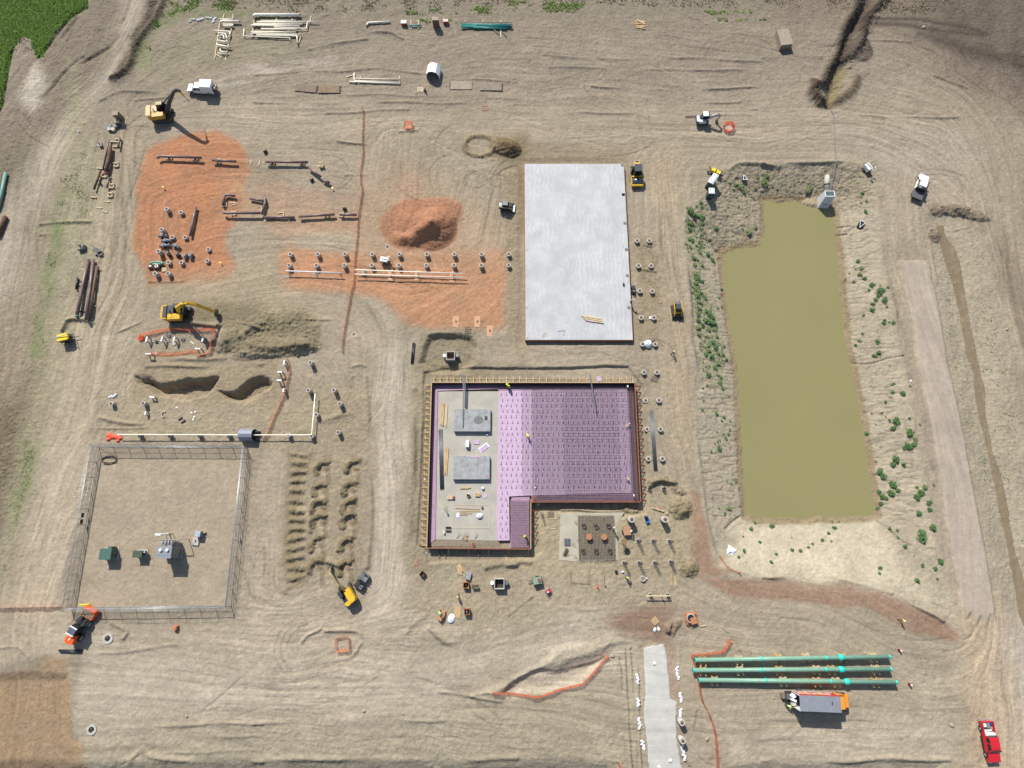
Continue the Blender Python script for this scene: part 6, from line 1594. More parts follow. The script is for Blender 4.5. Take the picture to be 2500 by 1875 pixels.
def light_tower(label,p,rz,body,m2,s=1.0,lamps=True,yellow=False):
 t=thing("light_tower",label,"light tower",(p.x,p.y,gz(p.x,p.y)),rz)
 MB().box(-.95*s,.95*s,-.62*s,.62*s,.5*s,1.35*s,.03).build("housing",body,t)
 MB().prism([(-1.0*s,-.66*s),(.85*s,-.66*s),(1.0*s,-.4*s),(1.0*s,.4*s),(.85*s,.66*s),(-1.0*s,.66*s)],1.35*s,1.6*s,.07).build("canopy",m2,t)
 for s_ in(1,-1):wheel(t,-.1*s,s_*.78*s,.33*s,.2*s)
 mb=MB();mb.bar((.9*s,0,.5*s),(2.1*s,0,.45*s),.1,.1);mb.bar((1.0*s,-.8*s,.45*s),(1.0*s,.8*s,.45*s),.08,.08);mb.build("tow_bar",STEELD,t)
 mb=MB();mb.bar((1.25*s,.1*s,.5*s),(1.25*s,.1*s,2.3*s),.12,.12);mb.bar((1.25*s,.1*s,1.9*s),(-.9*s,.1*s,1.72*s),.12,.12);mb.build("mast",GALV,t)
 if lamps:
  for x,y in((1.5,.45),(1.5,-.4),(1.15,.5),(1.1,-.45)):
   MB().box((x-.13)*s,(x+.13)*s,(y-.2)*s,(y+.2)*s,2.1*s,2.4*s,.03).build("lamp_head",LAMP,t)
 mb=MB()
 for x,y in((1.0,.95),(1.0,-.95),(-.9,.8),(-.9,-.8)):mb.bar((x*s,y*s*.7,.5*s),(x*s,y*s,0),.06,.06)
 mb.build("outrigger",STEELD,t)
 return t
YT=mat("canopy_yellow",(.80,.56,.03),.35,var=.04)
p=S(130+510*.0482,790+700*.0482,1.5);light_tower("yellow topped light tower trailer beside the west haul road",p,R(14),BLACKP,YT,1.12,False)
p=S(2090+350*.0904,380+280*.0904,1.2);light_tower("white light tower with a cluster of lamp heads north-east of the pond",p,R(-62),WHITEP,WHITEP,.85)
p=S(900+395*.0945,590+450*.0945,1.3);light_tower("white and grey light tower between the two rows of concrete piers",p,R(-8),GALV,WHITEP,.82)
p=S(1720+480*.0603,400+300*.0603,1.0)
t=thing("yellow_pump_set","trailer with two yellow tanks and a black tow frame beside the portable toilets","pump trailer",(p.x,p.y,gz(p.x,p.y)),R(-32))
for x in(-.62,.5):MB().box(x-.48,x+.48,-.42,.42,.45,1.15,.06).build("tank",YT,t)
MB().box(-1.2,1.1,-.35,.35,.32,.45).build("chassis",STEELD,t)
for s in(1,-1):wheel(t,-.1,s*.55,.3,.2)
mb=MB();mb.bar((.6,.4,.4),(1.2,1.0,.5),.12,.3);mb.bar((1.0,.2,.4),(1.9,.35,.4),.08,.08);mb.bar((1.0,-.1,.4),(1.9,.1,.4),.08,.08);mb.bar((-1.1,.2,.4),(-1.9,.6,.6),.1,.1);mb.bar((-1.1,-.5,.4),(-1.7,-.6,.4),.2,.3);mb.build("tow_frame",STEELD,t)
p=Q(2,3,248,78,.9)
t=thing("green_pump_trailer","pale green cabinet trailer with a red hose reel on top","pump trailer",(p.x,p.y,gz(p.x,p.y)),R(10))
LG=mat("pale_green_cabinet",alb(156,186,160,.6),.5,var=.06)
MB().box(-.8,.8,-.6,.6,.35,1.15,.02).build("cabinet",LG,t);MB().box(-.85,.85,-.65,.65,.25,.35).build("chassis",STEELD,t)
mb=MB();mb.ring((.35,.05),.16,.34,1.15,1.35,18);mb.build("hose_reel",mat("reel_red",(.34,.09,.07),.6),t)
for s in(1,-1):wheel(t,.1,s*.7,.3,.18)
mb=MB();mb.bar((-.8,0,.35),(-1.7,0,.35),.1,.1);mb.bar((-.85,.3,.4),(-1.4,.2,.7),.08,.08);mb.build("tow_bar",RUST,t)
p=Q(2,3,343,168,.6)
t=thing("red_generator","small red portable generator on the dirt south-east of the green trailer","generator",(p.x,p.y,gz(p.x,p.y)),R(40))
MB().box(-.4,.4,-.28,.28,.15,.7,.04).build("engine",mat("gen_red",(.55,.03,.06),.4),t);MB().cyl((-.15,0,.7),(-.15,0,.8),.14).build("tank_cap",WHITE,t)
mb=MB()
for y in(-.36,.36):mb.tube([(-.5,y,0),(-.5,y,.75),(.5,y,.75),(.5,y,0)],.03,6)
for x in(-.5,.5):mb.bar((x,-.36,.75),(x,.36,.75),.05,.05)
mb.build("carry_frame",STEELD,t)
def toilet(label,p,rz):
 t=thing("portable_toilet",label,"portable toilet",(p.x,p.y,gz(p.x,p.y)),rz,"portable toilets by the pond")
 MB().box(-.56,.56,-.56,.56,.1,2.1,.02).build("cabin",mat("toilet_teal",(.015,.06,.065),.45,var=.06),t)
 MB().side([(-.64,2.1),(.64,2.1),(.62,2.2),(.2,2.34),(-.62,2.28)],-.64,.64).build("roof",mat("toilet_roof",(.68,.70,.73),.55,var=.03),t)
 mb=MB()
 for k in range(5):mb.box(-.5+.2*k,-.42+.2*k,-.4,.3,2.33,2.36)
 mb.build("roof_rib",WHITE,t)
 MB().box(-.4,.4,-.6,-.56,.2,1.95).build("door",mat("toilet_door",(.02,.08,.085),.45),t);MB().box(.2,.34,-.63,-.6,.95,1.1).build("door_handle",WHITE,t)
 MB().box(-.62,.62,-.62,.62,0,.1).build("skid_base",BLACKP,t);MB().cyl((-.4,.35,2.25),(-.4,.35,2.6),.06).build("vent_pipe",WHITE,t)
 return t
X10=lambda x,y,z=0:S(1720+x*.0603,400+y*.0603,z)
toilet("portable toilet nearest the yellow tank trailer, turned askew",X10(425,510,2.25),R(-32));toilet("portable toilet in the middle of the row of three, turned askew",X10(295,690,2.25),R(-30));toilet("portable toilet at the south end of the row, standing square",X10(310,1070,2.25),R(-3))
# ---- shelters
def arch_tent(name,label,p,rz,L,W_,H_,m,liner,open_=True):
 t=thing(name,label,"shelter tent",(p.x,p.y,gz(p.x,p.y)),rz)
 pr=[(-W_/2,0),(-W_/2,H_*.55),(-W_*.28,H_*.9),(0,H_),(W_*.28,H_*.9),(W_/2,H_*.55),(W_/2,0)]
 n_=len(pr);vs,fs=[],[]
 for x in(-L/2,L/2):
  for k,(y,z)in enumerate(pr):vs.append((x,y,z))
 for x in(-L/2+.05,L/2-.05):
  for k,(y,z)in enumerate(pr):vs.append((x,y*.96,max(0,z-.05)))
 for k in range(n_-1):
  fs.append((k,k+1,n_+k+1,n_+k));fs.append((2*n_+k+1,2*n_+k,3*n_+k,3*n_+k+1))
  fs.append((k+1,k,2*n_+k,2*n_+k+1));fs.append((n_+k,n_+k+1,3*n_+k+1,3*n_+k))
 MB().add(vs,fs).build("cover",m,t)
 for x in(-L/2+.1,0,L/2-.1):
  mb=MB();mb.tube([(x,y*.94,max(0,z-.1))for y,z in pr],.035,6);mb.build("hoop",STEELD,t)
 mb=MB();mb.add([(-L/2+.03,y*.95,max(0,z-.06))for y,z in pr],[tuple(range(n_))]);mb.build("back_panel",m,t)
 return t
X11=lambda x,y,z=0:S(1020+x*.0603,130+y*.0603,z)
p=X11(610,590,2.0);arch_tent("welding_tent","white arched tent open at its south end in the pipe yard",p,R(-98),2.5,2.9,2.25,mat("tent_white",(.74,.76,.80),.6,var=.03,bump=.3),DARKG)
X12=lambda x,y,z=0:S(560+x*.05425,1030+y*.05425,z)
p=X12(760,560,1.3);gt=arch_tent("pipe_shelter","grey arched weld shelter straddling the long cream pipe by the yard fence",p,R(-1),2.6,2.2,2.1,mat("tent_grey",alb(166,172,188,.55),.6,var=.08,scale=1.5,bump=.3),DARKG)
mb=MB();mb.ball((1.75,.5,0),.5,.4,1.2,8,5,True);mb.ball((1.6,-.8,0),.6,.45,.9,8,5,True);mb.build("door_flap",mat("dark_canvas",(.025,.03,.05),.8,var=.2),gt)
# ================================================================== PIERS, PIPES, NETTING, SMALL THINGS
ORD=("first","second","third","fourth","fifth","sixth","seventh","eighth","ninth","tenth","eleventh","twelfth")
_pier_cache={}
def pier(label,c,r,u,v,h,rad=.46,group=None,bolts=True):
 p=Q(c,r,u,v,h)
 g=gmin(p.x,p.y)
 p=Q(c,r,u,v,g+h)
 key=(round(h,2),rad)
 if key not in _pier_cache:
  sh=MB().cyl((0,0,-.1),(0,0,h),rad,n=22).mesh("shaft",CONCG if False else CONC)
  lip=MB().ring((0,0),rad*.78,rad*.99,h,h+.015,22).mesh("rim",mat("pier_rim",alb(222,218,210),.85,var=.08))
  bo=MB().prism([(rad*(.55 if k%2 else.3)*math.cos(k*.5236),rad*(.55 if k%2 else.3)*math.sin(k*.5236))for k in range(12)],h+.012,h+.1).mesh("anchor_template",RUST)
  cap=MB().cyl((0,0,h),(0,0,h+.01),rad*.74,n=18).mesh("top_face",mat("pier_top",alb(184,172,156),.9,var=.2,scale=5))
  _pier_cache[key]=(sh,lip,bo,cap)
 t=thing("concrete_pier",label,"concrete pier",(p.x,p.y,g),random.uniform(0,6),group)
 for nm,me in zip(("shaft","rim","anchor_template","top_face"),_pier_cache[key]):
  o=bpy.data.objects.new(nm,me);C.objects.link(o);o.parent=t
 return t
G1="paired concrete piers across the red shale"
for k,u in enumerate((305,537,767,998,1226,1458,1690,1919,2150)):
 pier("round concrete pier in the upper row on the red shale, %s from the west"%ORD[k],1,1,u,552,1.05 if k<8 else.8,group=G1)
for k,u in enumerate((294,525,762,993,1222,1454,1687,1918,2149)):
 pier("round concrete pier in the lower row on the red shale, %s from the west"%ORD[k],1,1,u,646,1.05 if k<8 else.8,group=G1)
for(u,v,h,d)in((1404,172,1.1,"northernmost pier of the western shale pad, tall"),(1526,200,.7,"short pier beside the northernmost pier on the western shale pad"),(1362,345,1.35,"tall pier just north of the grey valves on the western shale pad"),(1452,410,.6,"short pier hemmed by the grey valves on the western shale pad"),(1560,410,.6,"short pier beside the lower end of the upright brown pipe"),(1334,528,1.4,"tall pier west of the grey valves on the western shale pad"),(1757,512,.55,"short pier standing alone at the east of the western shale pad, upper one"),(1746,608,.6,"short pier standing alone at the east of the western shale pad, lower one"),(1420,622,.7,"short pier right of the green bent pipe on the shale"),(1528,622,.7,"short pier just west of the paired grey valves"),(1306,716,1.25,"tall pier at the south-west corner of the western shale pad"),(1415,716,1.15,"tall pier below the pallet at the foot of the western shale pad")):
 pier("concrete "+d,0,1,u,v,h,group="concrete piers of the western shale pad")
rows=[(2,1,1090,438,1193,438,"opposite the upper third of the white slab"),(2,1,1103,650,1208,650,"below the upper pair beside the white slab"),(2,1,1113,862,1218,865,"next to the small trench roller"),(2,1,1124,1088,1232,1088,"near the white slab's south-east part"),(2,1,1137,1312,1243,1312,"beside the white sheeting at the slab corner"),(2,1,1148,1550,1258,1550,"north-east of the formwork corner"),(2,2,1162,198,1274,196,"at the top of the grey bar bundle"),(2,2,1174,440,1288,440,"at the middle of the grey bar bundle"),(2,2,1187,690,1304,690,"at the foot of the grey bar bundle")]
for(c_,r_,u0,v0,u1,v1,d)in rows:
 pier("round concrete pier %s, western one of its pair"%d,c_,r_,u0,v0,.7,.5,"paired piers east of the slabs")
 pier("round concrete pier %s, eastern one of its pair"%d,c_,r_,u1,v1,.65,.5,"paired piers east of the slabs")
pier("tall pale pier east of the rebar pad, beside the brown table",2,2,1045,1203,2.1,.56);pier("tall pale pier east of the blue wheelbarrow",2,2,1328,1203,2.15,.56)
for(c_,r_,u,v,h,d)in((1,1,474,1468,1.5,"pier standing alone north of the L-shaped cream pipe"),(1,2,457,112,1.6,"pier beside the upper end of the L-shaped cream pipe"),(1,2,672,110,1.5,"pier by the spoil ridge, upper of two near neighbours"),(1,2,722,225,1.5,"pier by the spoil ridge, lower of two near neighbours"),(1,2,525,318,1.2,"pier under the upright leg of the L-shaped cream pipe"),(1,2,708,466,1.35,"pier alone south of the spoil ridge"),(1,2,288,490,1.1,"pier under the cream pipe east of the grey weld shelter"),(1,2,483,498,1.1,"pier at the bend of the L-shaped cream pipe"),(0,2,1205,222,1.2,"pier west of the small pipe flanges"),(0,2,935,225,1.0,"pier half wrapped in white plastic")):
 pier("concrete "+d,c_,r_,u,v,h,.42,"concrete piers south of the trenches")
for(u,v,d)in((1470,1278,"upper"),(1476,1430,"lower")):
 pier("tall pale pier standing beside the concrete path, %s one"%d,2,3,u,v,1.9,.5,"tall piers beside the concrete path")
def cage(label,c,r,u,v,h=2.0,chalk=True):
 p=QG(c,r,u,v)
 t=thing("pier_cage",label,"pier cage",tuple(p),0,"rebar cages rising from drilled piers")
 MB().ring((0,0),.3,.46,-.1,.12,18).build("collar",mat("chalky_collar",alb(208,200,190),.9,var=.15,scale=6),t)
 MB().cyl((0,0,-.1),(0,0,.04),.3,n=14).build("concrete_fill",mat("cage_fill",alb(150,138,124),.9,var=.2),t)
 mb=MB()
 for k in range(8):mb.bar((.26*math.cos(k*.785),.26*math.sin(k*.785),0),(.26*math.cos(k*.785),.26*math.sin(k*.785),h),.04,.04)
 mb.build("upright_bar",REBAR,t)
 mb=MB()
 for k in range(6):mb.ring((0,0),.25,.29,.2+k*(h-.3)/5,.24+k*(h-.3)/5,12)
 mb.build("hoop",REBAR,t)
 return t
for(c_,r_,u,v,h,d)in((2,2,1190,945,.9,"western of two below the grey bar bundle"),(2,2,1310,945,.9,"eastern of two below the grey bar bundle"),(2,2,1095,1385,2.3,"in the upper line south of the table, western one"),(2,2,1222,1385,2.2,"in the upper line south of the table, middle one"),(2,2,1360,1388,2.1,"in the upper line south of the table, eastern one"),(2,2,978,1570,2.2,"in the lower line, first from the rebar pad"),(2,2,1105,1570,2.3,"in the lower line, second from the rebar pad"),(2,2,1235,1570,2.3,"in the lower line, third from the rebar pad"),(2,2,1370,1562,1.8,"in the lower line, below the leaning boards"),(2,3,1200,200,1.1,"under the west end of the pale plank"),(2,3,1345,200,1.0,"under the east end of the pale plank"),(2,2,965,1385,2.0,"topped by a brown disc beside the rebar pad")):
 o=cage("thin rusty pier cage "+d,c_,r_,u,v,h)
 if "disc" in d:MB().cyl((0,0,h),(0,0,h+.08),.55,n=18).build("cap_disc",mat("brown_disc",alb(156,124,88),.8),o)
p=QG(2,3,1137,60);t=thing("pier_collar","pale round concrete ring south of the worker with spread tripod legs","concrete ring",tuple(p));MB().ring((0,0),.32,.5,0,.4,20).build("ring",CONC,t);MB().cyl((0,0,0),(0,0,.3),.32).build("fill",mat("cage_fill",alb(150,138,124),.9,var=.2),t);MB().box(.55,.85,-.1,.2,0,.3).build("block",WOODL,t)
# ---- pipes
def pipe(label,pts,z,rad,m,name="steel_pipe",cat="pipe",group=None,bore=True,endm=None,z1=None):
 """pts: photo pixels of the pipe's axis"""
 P=[]
 for i,(x,y)in enumerate(pts):
  zz=z if z1 is None else z+(z1-z)*i/(len(pts)-1)
  q=S(x,y,zz);g=gz(q.x,q.y);P.append(S(x,y,g+zz))
 out=[P[0]]
 for i in range(1,len(P)-1):
  a=(P[i-1]-P[i]);b=(P[i+1]-P[i]);k=min(rad*2.2,a.length*.4,b.length*.4)
  a.normalize();b.normalize()
  for t in(0,.33,.66,1):out.append(P[i]+a*k*(1-t)**2+b*k*t**2)
 out.append(P[-1])
 c=out[0].copy();c.z-=z
 t=thing(name,label,cat,tuple(c),0,group)
 o=[p-c for p in out]
 MB().tube(o,rad,12).build("barrel",m,t)
 if bore:
  for a,b in((o[0],o[1]),(o[-1],o[-2])):
   d=(a-b).normalized()
   if endm:
    mb=MB();mb.tube([a-d*.25,a+d*.02],rad*1.04,12);mb.build("end_band",endm,t)
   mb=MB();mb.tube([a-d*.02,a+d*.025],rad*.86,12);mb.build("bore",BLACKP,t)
 return t
def px(f,pts):return[f(x,y)for x,y in pts]
def tq(c,r):return lambda u,v:(_TX[c]+u*.28933,_TY[r]+v*.28933)
f13=lambda x,y:(520+x*.11754,20+y*.11754)
YARDG="cream pipes laid out in the northern pipe yard"
for k,(pts,z,rad,d)in enumerate((([(835,175),(880,137),(1805,140)],.5,.33,"thickest cream pipe with a bent end at the top of the pipe yard"),([(990,258),(1735,252)],.45,.12,"short cream pipe with a white fitting just below the thickest pipe"),([(915,290),(1925,292)],.4,.17,"long cream pipe third from the top of the yard's main pile"),([(845,325),(1860,333)],.42,.14,"cream pipe fourth from the top of the yard's main pile"),([(800,355),(1806,372)],.4,.2,"stout cream pipe at the middle of the yard's main pile"),([(1265,390),(1740,415),(1940,425),(1962,275),(2190,275)],.5,.11,"thin cream pipe stepping up to the east like a Z"),([(1000,428),(1745,442)],.4,.18,"dull cream pipe in a shaded slot below the stout one"),([(790,490),(1730,502)],.4,.17,"cream pipe first in the yard's lower bundle"),([(780,555),(830,520),(1830,548)],.42,.15,"cream pipe with a short dark bent tip in the lower bundle"),([(905,560),(1745,570),(1755,745)],.45,.16,"cream pipe turning south to a blue capped end"),([(645,425),(630,577),(1600,617),(1597,662)],.4,.09,"thinnest cream pipe bent up at its west end along the pile's foot"),([(140,220),(420,222)],.4,.1,"short thin cream pipe at the head of the west rack"),([(150,300),(195,265),(558,277)],.55,.28,"fat cream pipe with a bent end on the west rack"),([(205,335),(410,335),(412,362),(205,368)],.5,.13,"cream hairpin pipe under the fat one on the west rack"),([(20,460),(330,480),(355,520),(325,612)],.5,.12,"cream pipe sticking out west from the rack and bent south"),([(105,515),(260,530),(280,600),(302,632)],.5,.14,"cream swan-neck pipe on the rack, outer one"),([(105,580),(200,555),(230,590),(225,652)],.5,.14,"cream swan-neck pipe on the rack, inner one"),([(100,665),(270,698),(302,665)],.5,.14,"cream pipe with an upturned east end at the rack's middle"),([(75,757),(362,816)],.5,.22,"fat white-wrapped pipe across the rack's lower half"),([(145,845),(160,900),(300,915)],.5,.13,"cream elbow pipe below the white-wrapped one"),([(95,930),(282,952)],.45,.1,"short cream pipe last on the west rack"))):
 pipe(d,px(f13,pts),z,rad,CREAM,group=YARDG,name="cream_pipe")
def beam(label,a,b,w=.2,h=.2,m=WOODL,name="timber_sleeper",z=0,cat="timber",group=None):
 p0,p1=on(*a),on(*b)
 mid=(p0+p1)/2;d=p1-p0
 mb=MB();mb.box(-d.length/2,d.length/2,-w/2,w/2,0,h)
 return mb.top(name,m,label,cat,(mid.x,mid.y,min(p0.z,p1.z)+z),math.atan2(d.y,d.x),group)
for a,b,d in(((150,300),(45,1050),"long pale timber under the west end of the pipe rack"),((410,330),(255,1090),"long pale timber under the east end of the pipe rack"),((237,120),(225,215),"stub of pale timber sticking out atop the pipe rack, west"),((425,135),(420,235),"stub of pale timber sticking out atop the pipe rack, east"),((862,255),(812,640),"pale timber under the west end of the main cream pile"),((1330,190),(1260,650),"pale timber under the middle of the main cream pile"),((1655,220),(1600,600),"pale timber under the east half of the main cream pile"),((2042,170),(2010,340),"pale timber under the Z-shaped pipe's end"),((60,965),(185,1035),"loose timber lying crooked at the foot of the pipe rack"),((1830,600),(1780,740),"pale timber leaning beside the blue capped pipe end")):
 beam(d,f13(*a),f13(*b),.22,.22)
pipe("white elbow pipe lying alone east of the cream pile",px(tq(1,0),[(948,218),(962,192),(1148,182)]),.3,.2,CREAM,name="cream_pipe")
for pts,z,rad,d in(([(845,615),(845,680),(1235,690)],.3,.1,"cream pipe bent up at its west end in the trio near the white tent"),([(850,662),(1232,668)],.25,.1,"straight cream pipe at the top of the trio near the white tent"),([(805,688),(1232,706)],.25,.15,"thicker cream pipe at the foot of the trio near the white tent")):
 pipe(d,px(tq(1,0),pts),z,rad,CREAM,name="cream_pipe")
for a,b,d in(((780,652),(858,630),"loose board west of the trio of cream pipes"),((900,645),(885,712),"pale sleeper under the west end of the cream trio"),((1230,640),(1228,712),"pale sleeper under the east end of the cream trio")):
 beam(d,tq(1,0)(*a),tq(1,0)(*b),.2,.14)
TEAL=mat("teal_pipe_coating",(.035,.25,.22),.45,var=.12)
for k,(a,b,z)in enumerate((((1755,202),(2140,205),.35),((1750,210),(2170,214),.4),((1748,218),(2182,222),.42),((1748,226),(2182,230),.42),((1850,235),(2130,240),.4),((1880,212),(2170,216),.62))):
 pipe("teal pipe in the northern bundle, %s from the top"%ORD[k],px(tq(1,0),[a,b]),z,.13,TEAL,name="teal_pipe",group="bundle of teal pipes in the north")
for a,b,d in(((1735,182),(2180,192),"thin grey bar along the top of the teal bundle"),((1720,240),(1860,238),"thin grey bar at the west foot of the teal bundle"),((2022,245),(2070,295),"short green-grey pole slanting south of the teal bundle, west one"),((2070,242),(2135,315),"short green-grey pole slanting south of the teal bundle, east one")):
 pipe(d,px(tq(1,0),[a,b]),.25,.07,mat("dull_teal",(.16,.21,.18),.6),name="steel_bar",cat="bar",bore=False)
for a,b,d in(((1783,172),(1783,200),"timber stub above the teal bundle, western"),((1933,172),(1933,200),"timber stub above the teal bundle, middle"),((2084,175),(2082,318),"long pale timber under the east part of the teal bundle"),((1325,178),(1328,248),"pale timber under the short teal pipes, west one"),((1388,172),(1388,245),"pale timber under the short teal pipes, east one")):
 beam(d,tq(1,0)(*a),tq(1,0)(*b),.22,.15)
pipe("short teal pipe between a white box and a tall brown box",px(tq(1,0),[(1310,214),(1412,212)]),.3,.12,TEAL,name="teal_pipe")
pipe("short teal rod below its neighbour by the white box",px(tq(1,0),[(1312,224),(1400,226)]),.3,.07,TEAL,name="teal_pipe")
def box2(name,label,cat,c,r,u,v,sx_,sy_,h,m,lid=None,rz=0,group=None):
 p=Q(c,r,u,v,h);g=gz(p.x,p.y);p=Q(c,r,u,v,g+h)
 t=thing(name,label,cat,(p.x,p.y,g),rz,group)
 MB().box(-sx_/2,sx_/2,-sy_/2,sy_/2,0,h).build("body",m,t)
 if lid:MB().box(-sx_/2-.02,sx_/2+.02,-sy_/2-.02,sy_/2+.02,h,h+.06).build("lid",lid,t)
 return t
BRK=mat("brick_red",(.26,.075,.05),.7,var=.15)
box2("site_box","small red box with a white lid beside the short teal pipes","box",1,0,1263,185,1.2,.75,.8,BRK,WHITE)
box2("site_box","tall brown box casting a long shadow in the pipe yard","box",1,0,1530,158,1.4,.85,2.1,mat("brown_box",(.15,.075,.055),.7),mat("tan_lid",alb(186,162,140,.6),.7))
box2("site_box","small red box with a pink-white lid east of the tall brown box","box",1,0,1617,172,1.15,.7,.8,BRK,mat("pink_lid",(.6,.38,.36),.6))
def timber_mat(label,c,r,u,v,L,W_,rz,m,teeth,layers=1,group=None):
 p=QG(c,r,u,v)
 t=thing("timber_mat",label,"timber mat",tuple(p),rz,group)
 for k in range(layers):
  mb=MB();n_=max(3,int(W_/.3))
  for j in range(n_):mb.box(-L/2,L/2,-W_/2+j*W_/n_+.01,-W_/2+(j+1)*W_/n_-.01,k*.32,k*.32+.22+random.uniform(-.008,.008))
  mb.build("plank_layer",m,t)
 if teeth:
  for j in range(4):MB().box(teeth*L/2-.02,teeth*L/2+teeth*.3,-W_*.4+j*W_*.27-.06,-W_*.4+j*W_*.27+.06,.05,.15).build("end_bolt",WOODG,t)if teeth>0 else MB().box(-L/2-.3,-L/2+.02,-W_*.4+j*W_*.27-.06,-W_*.4+j*W_*.27+.06,.05,.15).build("end_bolt",WOODG,t)
 return t
TM2=mat("pale_timber_mat",alb(184,168,148),.9,var=.12,scale=2)
timber_mat("weathered brown timber mat, westernmost of four in a line",1,0,442,748,4.8,1.9,R(-6),WOODG,1);timber_mat("weathered brown timber mat with a muddy middle, next to the westernmost",1,0,635,758,4.8,1.9,R(0),mat("tan_timber_mat",alb(158,134,108),.9,var=.2,scale=2),1)
timber_mat("pale timber mat with two dark hollows south-east of the white tent",1,0,1750,725,4.8,2.1,R(0),TM2,-1);timber_mat("grey timber mat, easternmost of four in a line",1,0,2000,735,4.8,2.0,R(-1),mat("grey_timber_mat",alb(164,150,134),.9,var=.15,scale=2),1)
timber_mat("stack of long timbers standing alone in the north-east",3,0,170,355,4.3,2.7,R(-82),TM2,0,5)
def pallet(label,c,r,u,v,rz,m=WOODL,s=1.0,n=5,group=None):
 p=QG(c,r,u,v)
 t=thing("pallet",label,"pallet",tuple(p),rz,group)
 mb=MB()
 for k in range(n):mb.box((-.6+k*1.2/n)*s,(-.6+k*1.2/n+.85/n)*s,-.55*s,.55*s,.1,.13)
 mb.build("deck_board",m,t)
 mb=MB()
 for y in(-.5,0,.5):mb.box(-.6*s,.6*s,y*s-.05,y*s+.05,0,.1)
 mb.build("runner",m,t)
 return t
pallet("pale pallet with a dark upright tool beside the white tent",1,0,1405,757,0,WOODL,1.15);p=QG(1,0,1442,765);mb=MB();mb.box(-.25,.25,-.3,.3,0,.5);mb.bar((0,0,.4),(.1,-.4,1.1),.3,.12);mb.top("dark_tool",DARKG,"dark cutting tool standing next to the pale pallet","power tool",tuple(p),.3)
planks("lumber_pile","yellow lumber heap lying alone in the northern open ground",[tuple(QG(2,0,*a)for a in ab)for ab in(((1065,180),(1160,182)),((1068,192),(1158,188)),((1066,205),(1160,200)),((1075,222),(1156,216)),((1078,234),(1158,226)),((1082,232),(1156,246)))],.22,.18,WOOD,QG(2,0,1110,210).z)
beam("thick yellow board lying across the top of the northern lumber heap",tq(2,0)(1085,170),tq(2,0)(1150,212),.24,.15,WOODL,"board",.2)
for k,(u,v)in enumerate(((1622,172),(1690,165),(1762,158),(1808,172))):
 p=QG(0,0,u,v);t=thing("white_bag",("pale torn bag, westernmost of four by the pipe yard grass","plump white bag, second of four by the pipe yard grass","pale bag with dark straps, third of four by the grass","plump white bag, easternmost of four by the grass")[k],"bag",tuple(p),random.random())
 for j in range(3):o=MB().ball((0,0,0),.42,.28,.3,10,4,True).build("sack",TARP if k%2 else mat("pale_sack",(.5,.52,.5),.8),t);o.location=((j-1)*.5,random.uniform(-.25,.25),0)
fB=lambda x,y:(540+x*.1537,450+y*.1537)
SK="pale timber skids under the brown pipes"
for pts,z,d in((px(tq(0,0),[(1325,1335),(1350,1318),(1698,1330)]),.85,"brown pipe with a bent west end across the top of the western shale"),(px(tq(0,0),[(1790,1350),(1990,1362)]),.8,"short brown pipe at the top right of the western shale"),(px(tq(1,0),[(100,1365),(452,1368)]),.85,"brown pipe west of the timber crib"),(px(tq(1,0),[(465,1415),(562,1492)]),.7,"brown pipe slanting down beside the timber crib"),(px(tq(1,0),[(582,1520),(636,1542)]),.6,"short dark pipe end below the slanting one"),(px(fB,[(215,185),(70,165),(50,195),(28,335)]),.6,"brown pipe bent into a corner at the shale edge"),(px(fB,[(455,222),(700,268)]),.55,"brown pipe running into the crooked upright one"),(px(fB,[(675,180),(705,268),(650,475)]),.6,"crooked brown pipe standing north to south"),(px(fB,[(25,430),(45,455),(615,455)]),.95,"longest brown pipe of the lower shale line"),(px(fB,[(690,522),(1160,524)]),.45,"brown pipe second in the lower shale line"),(px(fB,[(1235,512),(1800,476)]),.7,"brown pipe tilted slightly upward third in the lower line"),(px(fB,[(1880,480),(2150,484)]),.7,"short brown pipe ending at the long orange netting"),(px(tq(0,1),[(1652,155),(1630,270),(1605,400)]),.6,"upright brown pipe among the western shale piers")):
 pipe(d,pts,z,.27 if "dark" not in d else.3,BROWN,name="brown_pipe",group="brown pipes resting about the red shale")
def skid(label,c,r,u,v,rz,z=.5,n=2,f=None):
 p=on(*f(u,v))if f else QG(c,r,u,v)
 t=thing("timber_crib",label,"timber crib",tuple(p),rz,SK)
 for k in range(n):
  for y in(-.4,.4):
   o=MB().box(-.55,.55,y-.09,y+.09,k*.3,k*.3+.15).build("timber",WOODL,t)
  if k<n-1 or n==1:
   for x in(-.4,.4):MB().box(x-.09,x+.09,-.5,.5,k*.3+.15,k*.3+.3).build("timber",WOODL,t)
 return t
for(c_,r_,u,v,rz,d)in((0,0,1435,1345,.1,"under the west half of the topmost shale pipe"),(0,0,1655,1350,0,"under the east half of the topmost shale pipe"),(0,0,1850,1365,.2,"under the short top right shale pipe"),(1,0,160,1388,0,"at the west end of the pipe near the timber crib"),(1,0,412,1385,0,"at the east end of the pipe near the timber crib"),(0,0,988,1395,.2,"standing alone east of the rusty pipes"),(0,0,950,1575,.15,"second standing alone by the rusty pipes"),(0,0,938,1650,.1,"lowest of three alone by the rusty pipes")):
 skid("pale timber crib "+d,c_,r_,u,v,rz,n=2)
skid("larger pale timber crib on the open ground near the slanting brown pipe",1,0,572,1400,.3,n=3)
for(u,v,rz,d)in((205,465,.1,"under the longest lower pipe"),(1690,510,0,"under the tilted lower pipe"),(1915,490,0,"under the short lower pipe"),(680,395,0,"across the crooked upright pipe"),(60,330,0,"at the foot of the corner pipe")):
 skid("pale timber crib "+d,0,0,u,v,rz,n=1,f=fB)
